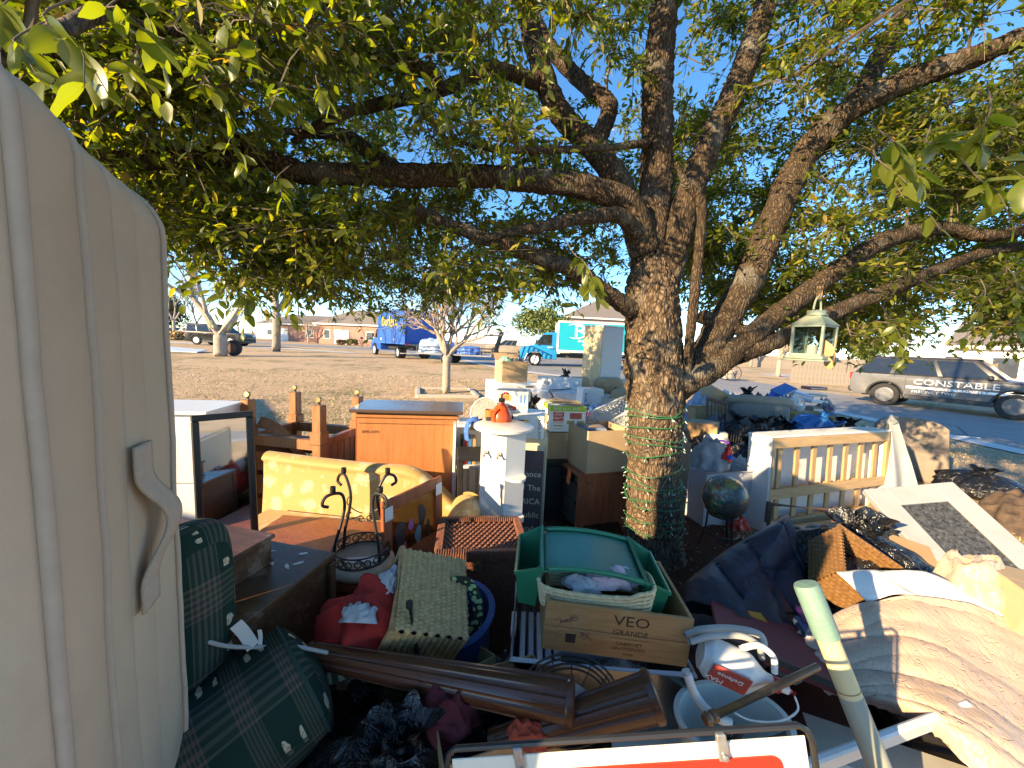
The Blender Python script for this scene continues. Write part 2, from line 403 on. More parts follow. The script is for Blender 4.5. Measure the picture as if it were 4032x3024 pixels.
limb([(2600, 1160, 2.86), (2650, 1000, 2.85), (2700, 800, 2.9), (2780, 590, 3.0), (2900, 350, 3.1), (2985, 110, 3.2), (3050, -100, 3.3), (3150, -500, 3.4)], [.11, .11, .10, .095, .09, .08, .07, .05], 28, .013, 100)
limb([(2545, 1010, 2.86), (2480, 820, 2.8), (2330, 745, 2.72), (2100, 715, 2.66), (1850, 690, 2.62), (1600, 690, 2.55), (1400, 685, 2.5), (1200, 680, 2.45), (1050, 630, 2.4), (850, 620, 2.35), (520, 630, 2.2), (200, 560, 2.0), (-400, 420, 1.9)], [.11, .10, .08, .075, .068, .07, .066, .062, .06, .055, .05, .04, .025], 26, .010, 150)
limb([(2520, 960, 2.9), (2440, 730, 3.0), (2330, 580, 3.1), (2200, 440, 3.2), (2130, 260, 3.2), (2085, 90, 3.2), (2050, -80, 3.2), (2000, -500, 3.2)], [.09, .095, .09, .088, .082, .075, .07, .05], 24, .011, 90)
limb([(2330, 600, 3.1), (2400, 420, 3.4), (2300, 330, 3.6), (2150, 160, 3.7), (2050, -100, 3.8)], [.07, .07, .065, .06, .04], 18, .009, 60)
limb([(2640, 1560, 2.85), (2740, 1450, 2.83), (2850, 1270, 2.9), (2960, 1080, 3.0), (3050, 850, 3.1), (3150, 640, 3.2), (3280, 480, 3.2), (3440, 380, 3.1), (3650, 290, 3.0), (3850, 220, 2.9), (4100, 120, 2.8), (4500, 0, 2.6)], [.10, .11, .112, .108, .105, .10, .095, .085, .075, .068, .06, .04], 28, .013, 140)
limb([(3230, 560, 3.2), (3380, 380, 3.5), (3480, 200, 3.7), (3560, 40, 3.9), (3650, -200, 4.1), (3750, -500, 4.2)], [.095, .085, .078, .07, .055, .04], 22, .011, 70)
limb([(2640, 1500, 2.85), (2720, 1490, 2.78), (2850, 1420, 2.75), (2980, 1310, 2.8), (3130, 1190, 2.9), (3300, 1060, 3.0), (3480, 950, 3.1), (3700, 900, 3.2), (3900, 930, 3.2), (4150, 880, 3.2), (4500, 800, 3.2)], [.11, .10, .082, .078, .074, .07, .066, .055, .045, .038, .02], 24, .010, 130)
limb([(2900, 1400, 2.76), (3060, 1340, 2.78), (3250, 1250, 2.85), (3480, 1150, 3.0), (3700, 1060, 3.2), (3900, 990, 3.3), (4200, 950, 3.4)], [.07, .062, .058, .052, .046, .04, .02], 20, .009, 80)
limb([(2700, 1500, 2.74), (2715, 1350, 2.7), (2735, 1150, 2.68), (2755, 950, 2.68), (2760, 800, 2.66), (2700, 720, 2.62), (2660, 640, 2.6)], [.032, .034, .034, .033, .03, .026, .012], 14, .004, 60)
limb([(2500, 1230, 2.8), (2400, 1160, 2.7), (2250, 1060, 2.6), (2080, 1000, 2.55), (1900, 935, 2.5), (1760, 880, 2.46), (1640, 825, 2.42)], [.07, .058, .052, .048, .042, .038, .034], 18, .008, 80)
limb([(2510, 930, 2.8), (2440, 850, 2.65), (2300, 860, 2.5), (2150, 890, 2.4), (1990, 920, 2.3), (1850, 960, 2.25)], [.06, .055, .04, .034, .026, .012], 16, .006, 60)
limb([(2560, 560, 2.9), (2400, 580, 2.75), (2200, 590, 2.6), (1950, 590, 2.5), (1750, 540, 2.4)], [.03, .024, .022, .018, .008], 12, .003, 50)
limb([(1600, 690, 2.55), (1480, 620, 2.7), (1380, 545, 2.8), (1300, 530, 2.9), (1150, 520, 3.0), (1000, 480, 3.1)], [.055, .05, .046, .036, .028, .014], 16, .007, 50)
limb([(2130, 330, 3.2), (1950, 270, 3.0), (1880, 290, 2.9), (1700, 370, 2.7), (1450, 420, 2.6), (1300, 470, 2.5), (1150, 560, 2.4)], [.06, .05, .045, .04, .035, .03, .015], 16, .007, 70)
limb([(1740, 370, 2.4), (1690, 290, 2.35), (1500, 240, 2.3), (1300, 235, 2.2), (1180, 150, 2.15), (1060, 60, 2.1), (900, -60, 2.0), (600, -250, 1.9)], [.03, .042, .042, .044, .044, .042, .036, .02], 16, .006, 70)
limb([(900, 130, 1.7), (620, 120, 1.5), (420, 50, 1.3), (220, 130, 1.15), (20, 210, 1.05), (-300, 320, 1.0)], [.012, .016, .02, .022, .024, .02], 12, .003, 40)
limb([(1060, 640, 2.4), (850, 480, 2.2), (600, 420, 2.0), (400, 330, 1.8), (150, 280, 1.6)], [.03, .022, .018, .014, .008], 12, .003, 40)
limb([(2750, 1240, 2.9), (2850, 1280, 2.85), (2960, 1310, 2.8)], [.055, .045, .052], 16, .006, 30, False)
# ---- twigs and leaves
def bottom(u):
    T_ = [(-400, 1000), (300, 1000), (640, 1080), (760, 1220), (900, 1260), (1100, 1270), (1300, 1290), (1500, 1340), (1650, 1330), (1850, 1270), (2050, 1290), (2200, 1260), (2350, 1260), (2450, 1180), (2650, 1100), (2800, 1250), (2950, 1330), (3150, 1380), (3300, 1450), (3450, 1470), (3550, 1420), (3620, 1280), (3700, 1150), (3790, 1250), (3880, 1330), (4032, 1370), (4400, 1350)]
    for (a, p), (c, q) in zip(T_, T_[1:]):
        if a <= u <= c: return p+(q-p)*(u-a)/(c-a)
    return 1000
def dens(u, v):
    k = 1.
    for cu, cv, ru, rv, s in ((2950, 330, 330, 260, .85), (1930, 640, 160, 90, .8), (3280, 760, 260, 150, .75), (2700, 300, 150, 260, .6), (2060, 560, 120, 80, .6), (3350, 200, 200, 150, .7), (3750, 120, 160, 110, .6), (1450, 480, 70, 60, .7),
                             (1300, 550, 60, 60, .7), (2380, 300, 120, 200, .5), (680, 960, 60, 60, .7), (2650, 1200, 120, 120, .5), (3600, 500, 160, 120, .45), (3700, 1230, 90, 120, .9), (2330, 700, 120, 90, .6), (420, 160, 100, 110, .6), (2500, 1000, 130, 200, .75)):
        k *= 1-.72*s*math.exp(-((u-cu)/ru)**2-((v-cv)/rv)**2)
    return k
def leaf_shape():                                       # folded blade: base, widest pair, upper pair, tip (+ midrib)
    return np.array([[0, 0, 0], [.38, -.5, .16], [.38, 0, 0], [.38, .5, .16], [.75, -.36, .12], [.75, 0, .0], [.75, .36, .12], [1, 0, -.06]]), [(0, 1, 2), (0, 2, 3), (1, 4, 5, 2), (2, 5, 6, 3), (4, 7, 5), (5, 7, 6)]
def m_leaf():
    n = N('oak_leaf'); g = n.n('NewGeometry'); r = g.outputs['Random Per Island']
    c = n.ramp(r, [(0, (.036, .055, .012)), (.4, (.078, .102, .018)), (.8, (.15, .165, .028)), (.95, (.26, .24, .045)), (1, (.27, .16, .05))])
    n.set(Base_Color=c, Roughness=.38); n.p.inputs['Specular IOR Level'].default_value = .55
    tr = n.n('BsdfTranslucent'); n.l(n.mix(1, c, (3.4, 3.5, .7), 'MULTIPLY'), tr.inputs[0]); mx = n.n('MixShader'); mx.inputs[0].default_value = .42
    n.l(n.p.outputs[0], mx.inputs[1]); n.l(tr.outputs[0], mx.inputs[2]); n.l(mx.outputs[0], n.out.inputs[0]); return n.m
LEAF = m_leaf()
def crown():
    g = random.Random(21); limbpts = [(p, i) for i, (P, r) in enumerate(LIMBS) for p in P]
    LP = np.array([p[0] for p in limbpts])
    clumps = []
    tries = 0
    def scr(p):
        q = CROT.transposed() @ (p-CAM); return (2016+FPX*q.x/-q.z, 1512-FPX*q.y/-q.z, p.y) if q.z < -.1 else (1e6, 1e6, 0)
    SL = np.array([scr(p) for P, r in LIMBS if r[0] > .05 for p in P])
    while len(clumps) < 1800 and tries < 140000:
        tries += 1
        u = g.uniform(-500, 4500) if g.random() < .75 else g.uniform(2650, 4400); bt = bottom(u)-(115 if u < 2450 else 75); v = bt-abs(g.gauss(0, 1))*520 if g.random() < .35 else g.uniform(-900, bt)
        if v < -900: continue
        if v < 0 and g.random() < .45: continue
        if g.random() > dens(u, v): continue
        if u < 1300: d = g.uniform(1.5, 3.6) if v < 900 else g.uniform(2.1, 3.7)
        elif u < 2450: d = g.uniform(2.0, 5.2)
        else: d = g.uniform(2.6, 5.6)
        p = at(u, v, d)
        if p.z < 1.75 or p.z > 4.7 or p.x < -3.3 or p.x < -1.9 and p.z < 2.2+.35*(p.y < 1.5): continue
        if v > 0 and g.random() < .93 and bool(((SL[:, 2] > d-.25) & (((SL[:, 0]-u)**2+((SL[:, 1]-v)*1.15)**2) < (330/d)**2)).any()): continue
        if v > 0 and mn.noise(p*1.35) < -.06: continue
        clumps.append((p, d))
    for i in range(420):                                # unseen crown overhead and behind the camera, added to dapple the limbs
        p = Vector((g.uniform(-3.6, 5), g.uniform(-2.6, 1.0), g.uniform(2.7, 4.6)))
        if p.y > .1 and p.x < .2 or (p-Vector((1.2, 2.6, 3))).length > 5.6 or mn.noise(p*.9) < .02 or p.z < 2.9+.25*max(0, -p.x-1) or p.length < 1.6: continue
        clumps.append((p, 3))
    tw = MB(); base, faces = leaf_shape(); L = []
    clumps.sort(key=lambda c: float(((LP-np.array(c[0]))**2).sum(1).min())); ND = np.concatenate([LP, np.array([c[0] for c in clumps])]); nl0 = len(LP)
    for ci, (p, d) in enumerate(clumps):                 # every spray springs from the nearest limb or earlier spray
        k = int(np.argmin(((ND[:nl0+ci]-np.array(p))**2).sum(1))); q = Vector(ND[k]); ln = (p-q).length
        mid = q.lerp(p, .5)+Vector((g.uniform(-.25, .25), g.uniform(-.25, .25), g.uniform(-.05, .25)))*ln*.6
        r0 = .004+.008*min(1, ln) if k >= nl0 else .012
        path = smooth_path([q, mid, p], 4); tw.tube([x-O0 for x in path], [r0-(r0-.003)*i/8 for i in range(9)], 4, False)
        for x in path[3:-1]:
            for _ in range(3):
                dv = ((p-q).normalized()*.5+Vector((g.gauss(0, .8), g.gauss(0, .8), g.gauss(-.1, .6)))).normalized(); L.append((x+Vector((g.gauss(0, .02), g.gauss(0, .02), g.gauss(0, .02))), dv, g.uniform(.042, .075), g.uniform(.30, .44), g.uniform(-1.1, 1.1)))
        size = g.uniform(.16, .34); dirn = (p-q).normalized()
        for t in range(g.randint(6, 9)):
            e = p+Vector((g.gauss(0, 1), g.gauss(0, 1), g.gauss(-.1, .7)))*size*.75
            st = p.lerp(q, g.uniform(0, .25)); md = st.lerp(e, .5)+Vector((0, 0, .04))
            tw.tube([x-O0 for x in (st, md, e)], [.0045, .0035, .002], 3, False)
            for _ in range(g.randint(10, 17)):
                t0 = g.random()**.6; c = st.lerp(e, t0)+Vector((0, 0, .04*4*t0*(1-t0)))+Vector((g.gauss(0, .018), g.gauss(0, .018), g.gauss(0, .018)))
                dv = ((e-st).normalized()*.7+Vector((g.gauss(0, .7), g.gauss(0, .7), g.gauss(-.25, .6)))).normalized()
                L.append((c, dv, g.uniform(.042, .078), g.uniform(.30, .44), g.uniform(-1.1, 1.1)))
    n = len(L); C = np.array([l[0]-O0 for l in L]); D = np.array([l[1] for l in L]); S = np.array([l[2] for l in L]); Wd = np.array([l[3] for l in L]); Ro = np.array([l[4] for l in L])
    up = np.tile(np.array([0, 0, 1.]), (n, 1)); X = np.cross(up, D); X /= np.maximum(np.linalg.norm(X, axis=1, keepdims=True), 1e-6); Z = np.cross(D, X)
    X2 = X*np.cos(Ro)[:, None]+Z*np.sin(Ro)[:, None]; Z2 = -X*np.sin(Ro)[:, None]+Z*np.cos(Ro)[:, None]
    V = C[:, None, :]+S[:, None, None]*(base[None, :, 0:1]*D[:, None, :]+base[None, :, 1:2]*X2[:, None, :]*Wd[:, None, None]+base[None, :, 2:3]*Z2[:, None, :]*Wd[:, None, None])
    nv = len(base); F = [[tuple(i for i in f) for f in faces]]
    lens = np.array([len(f) for f in faces]); flat = np.concatenate([np.array(f) for f in faces]); nl = len(flat); nf = len(faces)
    me = bpy.data.meshes.new('crown'); me.vertices.add(n*nv); me.vertices.foreach_set('co', V.reshape(-1).astype(np.float32))
    me.loops.add(n*nl); me.loops.foreach_set('vertex_index', (np.arange(n)[:, None]*nv+flat[None, :]).ravel().astype(np.int32))
    me.polygons.add(n*nf); st = np.concatenate([[0], np.cumsum(lens)[:-1]]); me.polygons.foreach_set('loop_start', (np.arange(n)[:, None]*nl+st[None, :]).ravel().astype(np.int32))
    me.update(); o = link('crown', me, LEAF, oak); put(o, kind='stuff')
    o = tw.build('twig', TWIG, oak, fix=False); put(o, kind='stuff')
    print('LEAVES', n, 'clumps', len(clumps), 'tries', tries)
crown()
def near_leaves():                                      # the sprays that hang closest to the camera: each leaf by itself
    g = random.Random(5); me = []
    for k in range(4):
        lob = [.36, .46, .54, .42][k]; b = MB()
        def fn(s, q, lob=lob, k=k):
            wdt = lob*.5*math.sin(math.pi*min(1, max(0, q))**.82)**.75*(1+.10*math.sin(11*q+2*k)); x = (s-.5)*2; return (q, x*wdt, .16*abs(x)*wdt-.12*q*q+.03*math.sin(5*q+k)*x)
        b.sheet(fn, 4, 9); m = b.mesh('leaf', 'all', False); m.materials.append(LEAF); me.append(m)
    tb = MB(); n = 0
    sprays = [((170, 60, .78), (330, 330, .8), 9, .085), ((60, 150, .95), (160, 320, .9), 8, .07), ((420, 30, 1.0), (640, 190, 1.0), 10, .075), ((560, 20, 1.1), (640, 260, 1.1), 8, .08), ((10, 20, 1.0), (120, 240, 1.1), 9, .08), ((700, 120, 1.2), (980, 240, 1.2), 10, .07),
              ((3500, 540, 1.25), (3620, 700, 1.2), 9, .085), ((3450, 620, 1.3), (3700, 900, 1.25), 10, .085), ((3900, 430, 1.2), (4030, 700, 1.15), 10, .09), ((3650, 560, 1.3), (3900, 560, 1.2), 9, .088), ((3850, 700, 1.2), (3980, 860, 1.2), 10, .09), ((3550, 600, 1.25), (3560, 780, 1.25), 6, .07),
              ((900, 560, 1.7), (960, 650, 1.7), 8, .08), ((1090, 700, 1.75), (1110, 780, 1.75), 8, .085), ((1700, 330, 1.8), (1760, 480, 1.8), 8, .075), ((2330, 1080, 1.9), (2360, 1180, 1.9), 12, .085), ((2260, 1000, 2.0), (2290, 1120, 2.0), 10, .085), ((2010, 1050, 2.2), (2050, 1160, 2.2), 10, .08),
              ((1250, 330, 1.6), (1330, 480, 1.6), 10, .075), ((1080, 380, 1.6), (1180, 480, 1.6), 10, .075), ((800, 330, 1.5), (900, 460, 1.5), 10, .075), ((500, 250, 1.4), (650, 400, 1.4), 10, .075), ((760, 1000, 2.1), (720, 1200, 2.1), 12, .075), ((850, 1080, 2.1), (830, 1260, 2.1), 12, .075), ((980, 1100, 2.2), (960, 1290, 2.2), 12, .08),
              ((1100, 1080, 2.2), (1150, 1260, 2.2), 12, .08), ((3500, 1250, 2.2), (3560, 1440, 2.2), 12, .07), ((3880, 1150, 2.2), (3800, 1330, 2.2), 10, .07), ((4000, 1100, 2.1), (4010, 1300, 2.1), 10, .07), ((2100, 200, 2.0), (2160, 350, 2.0), 8, .075)]
    for a, e, k, L in sprays:
        A, E = at(*a), at(*e); M_ = A.lerp(E, .5)+Vector((g.uniform(-.03, .03), g.uniform(-.05, .05), .02))
        P = smooth_path([A+Vector((g.uniform(-.06, .06), .05, .08)), A, M_, E], 4); tb.tube([p-O0 for p in P], [.0026-.0018*i/len(P) for i in range(len(P))], 5)
        for i in range(k):
            if n >= 296: break
            p = P[4+int((len(P)-5)*(.15+.85*i/max(1, k-1)))]; n += 1
            dv = (E-A).normalized()*.6+Vector((g.gauss(0, .8), g.gauss(0, .6), g.gauss(-.35, .5)))
            o = link('leaf', me[g.randrange(4)], None, oak, p-O0, dv.to_track_quat('X', 'Z').to_euler()); s = L*g.uniform(.75, 1.2); o.scale = (s, s, s)
            o.rotation_euler.rotate_axis('X', g.uniform(-1.2, 1.2))
    put(tb.build('sprig', TWIG, oak), kind='stuff')
near_leaves()
# ------------------------------------------------------------------ background: houses, trees, vehicles
def slab(b, pts, th):                                   # a polygon given some thickness along its own normal
    pts = [Vector(p) for p in pts]; n = (pts[1]-pts[0]).cross(pts[2]-pts[0]).normalized()*th/2; k = len(pts)
    b.add([p-n for p in pts]+[p+n for p in pts], [tuple(range(k-1, -1, -1)), tuple(range(k, 2*k))]+[(i, (i+1) % k, (i+1) % k+k, i+k) for i in range(k)]); return b
def m_brick(name, a, b_, mortar):
    n = N(name); v = n.coord((1, 1, 1), rot=(math.pi/2, 0, 0)); t = n.n('TexBrick'); t.inputs['Scale'].default_value = 4.; t.inputs['Color1'].default_value = (*a, 1); t.inputs['Color2'].default_value = (*b_, 1); t.inputs['Mortar'].default_value = (*mortar, 1)
    n.l(v, t.inputs['Vector']); n.set(Base_Color=t.outputs[0], Roughness=.9); return n.m
BRICK = m_brick('red_brick', (.30, .12, .085), (.36, .17, .12), (.45, .40, .36)); BRICK2 = m_brick('pale_brick', (.42, .30, .26), (.34, .24, .22), (.5, .46, .44))
SHINGLE = plain('roof_shingle', (.20, .17, .15), .9, .25, 6); WHITE = plain('white_paint', (.78, .76, .72), .5, .06, 4); WGLASS = plain('window_glass', (.05, .06, .08), .08, .2, 2)
WOODGREY = wood('weathered_wood', (.20, .17, .14), (.36, .31, .26), (20, 20, 2), .8); WOODTAN = wood('tan_fence_wood', (.36, .26, .17), (.52, .40, .28), (20, 20, 2), .8)
def house(label, loc, rz, W, D, H, rh, wall, hip=.0, feats=(), name='house', cat='house'):
    t = T(name, label, cat, loc, rz)
    bx('wall', wall, (0, 0, H/2-.3), (W, D, H+.6), t, 0)
    b = MB(); o = .45; x0, x1, y0, y1 = -W/2-o, W/2+o, -D/2-o, D/2+o
    vs = [(x0, y0, H), (x1, y0, H), (x1, y1, H), (x0, y1, H), (x0+W*hip, 0, H+rh), (x1-W*hip, 0, H+rh)]
    b.add(vs, [(0, 1, 5, 4), (2, 3, 4, 5), (1, 2, 5), (3, 0, 4), (3, 2, 1, 0)]); r = b.build('roof', SHINGLE, t)
    bx('fascia', WHITE, (0, y0+.02, H-.02), (W+2*o, .05, .2), r, 0)
    for kind, x, z, w_, h_ in feats:
        if kind == 'garage':
            d = bx('garage_door', WHITE, (x, -D/2-.03, z+h_/2), (w_, .08, h_), t, .01)
            for k in range(3): bx('panel', WHITE, (x, -D/2-.075, z+h_*(.17+.31*k)), (w_*.94, .02, h_*.25), d, .008)
        elif kind == 'door': bx('door', WHITE, (x, -D/2-.03, z+h_/2), (w_, .07, h_), t, .01)
        else:
            f = bx('window', WHITE, (x, -D/2-.02, z+h_/2), (w_+.2, .08, h_+.2), t, .01); bx('pane', WGLASS, (x, -D/2-.065, z+h_/2), (w_, .02, h_), f, 0)
    return t
def gp(x, y, dz=0): return (x, y, gh(x, y)+dz)
def hp(u, d): p = at(u, 1400, d); return gp(p.x, p.y)
house('red brick house with grey garage wing behind the parked black SUV', hp(1245, 72), R(8), 11, 9, 3.0, 1.9, BRICK, .12, [('garage', -4.2, 0, 2.4, 2.2), ('window', .5, .9, 1.2, 1.2), ('window', 3.2, .9, 1.2, 1.2)])
house('white sided house far down the street beyond the brick one', hp(1160, 95), R(-6), 13, 9, 3.4, 2.0, WHITE, .2, [('garage', 2, 0, 4.4, 2.2), ('window', -3, .9, 1.2, 1.2)])
house('red brick house with pale front wing behind the blue rental truck', hp(1470, 66), R(-10), 15, 9, 3.2, 2.6, BRICK, .25, [('window', -5.6, .9, 1, 1.3), ('garage', -3.0, 0, 2.6, 2.3), ('window', 2, .9, 1.2, 1.2), ('window', 5, .9, 1.2, 1.2)])
house('two storey pale brick house with hipped shingle roof behind the teal truck', hp(2390, 58), R(4), 15, 10, 5.6, 3.0, BRICK2, .38, [('window', -4.8, 3.4, 1.2, 1.4), ('window', 0, 3.4, 1.2, 1.4), ('window', 4.5, 3.4, 1.2, 1.4), ('door', -1, 0, 1, 2.1), ('window', -4.8, .9, 1.6, 1.4), ('garage', 4.2, 0, 4.8, 2.2)])
house('pale sided house at the edge of the frame beyond the patrol SUV', (33.5, 22.6, gh(33.5, 22.6)), R(-58), 9, 7, 2.7, 1.7, WHITE, 0, [('window', -2.4, .9, 1, 1.2), ('window', 2.2, .9, 1, 1.2)])
def fence(label, A, B, h, mat, pw=.14, group=None, pointed=False):
    A, B = Vector((*A, 0)), Vector((*B, 0)); L = (B-A).length; t = T('wood_fence', label, 'fence', gp(A.x, A.y), math.atan2(B.y-A.y, B.x-A.x))
    n = int(L/pw); b = MB(); g = random.Random(int(L*7))
    prof = [(-pw*.46, 0), (pw*.46, 0), (pw*.46, h-.05), (0, h+(.1 if pointed else -.05)), (-pw*.46, h-.05)]
    me = None
    for i in range(n):
        if me is None: me = MB().prism(prof, -.01, .01).mesh('picket'); me.materials.append(mat)
        p = A.lerp(B, (i+.5)/n); o = link('picket', me, None, t, ((i+.5)*pw, g.uniform(-.008, .008), gh(p.x, p.y)-t.location.z)); o.scale.z = g.uniform(.97, 1.02)
    for z in (.25*h, .8*h): bx('rail', mat, (L/2, .04, z), (L, .04, .09), t, 0)
    return t
fence('grey pointed picket fence standing across the road behind the lantern', (17.2, 23.6), (22.3, 23.0), 1.25, WOODGREY, .22, None, True)
fence('tan privacy fence between the patrol SUV and the white house', (24.5, 20.5), (32.4, 24.8), 1.8, WOODTAN, .15)
fence('brown privacy fence far behind the bare trees across the road', (30, 52), (58, 50), 1.7, WOODGREY, .25)
# --- trees
PALEBARK = plain('pale_bark', (.36, .30, .24), .9, .25, 9); GREYBARK = plain('grey_bark', (.26, .22, .19), .9, .25, 9)
def bare_tree(label, loc, h, tr, lean, seed, mat, fork=2, levels=5, trunk_h=.25, group='bare winter trees', spread=.75, rz=0):
    g = random.Random(seed); t = T('bare_tree', label, 'tree', loc, rz, group); b = MB(); bt = MB()
    def grow(p, d, L, r, lv, into):
        n = 4; P = [p]
        for i in range(n):
            d = (d+Vector((g.gauss(0, .13), g.gauss(0, .13), .04))).normalized(); P.append(P[-1]+d*L/n)
        into.tube(P, [r*(1-.42*i/n) for i in range(n+1)], 7 if lv >= levels-1 else (5 if lv > 2 else 3), False)
        if lv <= 0: return
        k = fork+1 if lv >= levels-1 else g.choice((2, 3, 3))
        for i in range(k):
            a = g.uniform(0, 6.283) if lv < levels else 6.283*i/k+g.uniform(-.4, .4)
            x, y = frame(d); s = spread*g.uniform(.55, 1.15); nd = (d+(x*math.cos(a)+y*math.sin(a))*s+Vector((0, 0, .12))).normalized()
            grow(P[-1] if i == 0 else P[g.choice((2, 3, 4))], nd, L*g.uniform(.58, .84), r*.58*g.uniform(.8, 1.1), lv-1, b)
    tr_ = Vector((lean, 0, 1)).normalized(); P = [Vector((0, 0, -.1)), tr_*h*trunk_h*.5, tr_*h*trunk_h]
    bt.tube(smooth_path(P, 4), [tr*1.35, tr*1.1]+[tr]*6+[tr*.95], 10); bt.build('trunk', mat, t, smooth='all')
    for i in range(fork):
        a = 6.283*i/fork+g.uniform(-.3, .3)+.3; d = (tr_+Vector((math.cos(a), math.sin(a)*.7, 0))*.55).normalized()
        grow(tr_*h*trunk_h*.97, d, h*.26, tr*.72, levels, b)
    put(b.build('branches', mat, t, fix=False), kind='stuff'); return t
p = gnd(868, 1402); bare_tree('pale bare tree with forked trunk and a tyre leaning on it', p, 8.5, .30, .02, 4, PALEBARK, 2, 5, .13)
p = gnd(1088, 1385); bare_tree('bare grey tree by the driveway between black SUV and rental truck', p, 8.5, .27, .03, 9, GREYBARK, 3, 5, .32)
p = gnd(1757, 1548); small_tree = p; bare_tree('small pale bare tree in a timber edged square on the lawn', p, 3.6, .115, -.01, 15, PALEBARK, 4, 5, .30, None, .85)
bare_tree('small pale bare tree on the tan verge under the lantern', hp(3072, 30), 4.2, .17, 0, 23, PALEBARK, 4, 4, .3, None, .8)
for i, (u, d, h, s, lb) in enumerate([(690, 48, 10, 31, 'hazy bare tree rising behind the mattress edge, tallest by the parked cars'), (780, 60, 11, 32, 'bare tree behind the black SUV with orange tinged crown'), (940, 70, 10, 33, 'bare tree beyond the street behind the forked pale tree'), (1330, 64, 6, 35, 'low bare bush like tree in front of the white garage wall'), (1215, 62, 4, 36, 'small bare tree before the brick house garage'), (2960, 50, 7, 39, 'far bare tree glimpsed beside the oak fork'), (3180, 62, 8, 40, 'far bare tree behind the picket fence'), (3560, 48, 7, 42, 'bare tree showing above the patrol SUV roof'), (3900, 45, 7, 43, 'tan bare tree behind the privacy fence by the white house'), (560, 55, 11, 45, 'bare tree mostly hidden by the tall mattress')]):
    bare_tree(lb, hp(u, d), h, .16, 0, s, GREYBARK if i % 2 else PALEBARK, 3, 4, .22)
BGLEAF = None
def leafy(label, loc, rx, rz_, h0, seed, n=5000, c=(.07, .10, .03), name='evergreen_tree', leaf=.16, trunk=True, cat='tree'):
    g = np.random.default_rng(seed); t = T(name, label, cat, loc)
    K = 34; cc = g.normal(size=(K, 3)); cc /= np.linalg.norm(cc, axis=1, keepdims=True); cc *= (g.random((K, 1))**.4); cc *= np.array([rx, rx, rz_])*.8; cc[:, 2] += h0+rz_
    k = g.integers(0, K, n); q = g.normal(size=(n, 3)); q /= np.linalg.norm(q, axis=1, keepdims=True); C = cc[k]+q*(g.random((n, 1))**.35)*np.array([rx, rx, rz_])*.34
    C = C[C[:, 2] > .05]; n = len(C)
    d = g.normal(size=(n, 3)); d /= np.linalg.norm(d, axis=1, keepdims=True); e = np.cross(d, g.normal(size=(n, 3))); e /= np.linalg.norm(e, axis=1, keepdims=True)
    s = leaf*(.6+.8*g.random((n, 1))); V = np.stack([C-d*s, C+e*s*.5, C+d*s, C-e*s*.5], 1).reshape(-1, 3)
    me = bpy.data.meshes.new('crown'); me.vertices.add(4*n); me.vertices.foreach_set('co', V.astype(np.float32).ravel()); me.loops.add(4*n); me.loops.foreach_set('vertex_index', np.arange(4*n, dtype=np.int32)); me.polygons.add(n); me.polygons.foreach_set('loop_start', np.arange(0, 4*n, 4, dtype=np.int32)); me.update()
    m = N('foliage'); r = m.n('NewGeometry'); m.set(Base_Color=m.ramp(r.outputs['Random Per Island'], [(0, tuple(x*.6 for x in c)), (1, tuple(x*1.7 for x in c))]), Roughness=.7)
    put(link('crown', me, m.m, t), kind='stuff')
    if trunk: MB().tube([(0, 0, -.1), (.05, 0, h0*.6), (0, .05, h0+rz_)], [.22, .17, .09], 8).build('trunk', GREYBARK, t, smooth='all')
    return t
leafy('rounded green oak standing behind the teal box truck', hp(2140, 46), 3.9, 2.7, 1.6, 51, 9000, (.11, .14, .035))
leafy('dark evergreen at the far side of the parked cars', hp(665, 58), 3.2, 3.0, .6, 52, 5000, (.05, .065, .03))
leafy('green cedar tree beyond the road above the picket fence', hp(3420, 58), 2.6, 2.2, .8, 53, 4000, (.10, .13, .03))
leafy('dark hedge tree behind the second blue truck', hp(2480, 44), 1.8, 1.7, .4, 54, 3000, (.05, .07, .025))
leafy('clipped green bush in front of the brick house', hp(1385, 56), 1.0, .55, 0, 55, 1500, (.10, .11, .03), 'bush', .12, False, 'bush')
leafy('brownish clipped bush beside the green one', hp(1345, 56), .9, .45, 0, 56, 1200, (.16, .10, .06), 'bush', .12, False, 'bush')
leafy('tall dry tan grass clump behind the white hatchback', hp(690, 44), 1.6, .5, 0, 57, 2500, (.36, .25, .11), 'grass_clump', .16, False, 'grass')
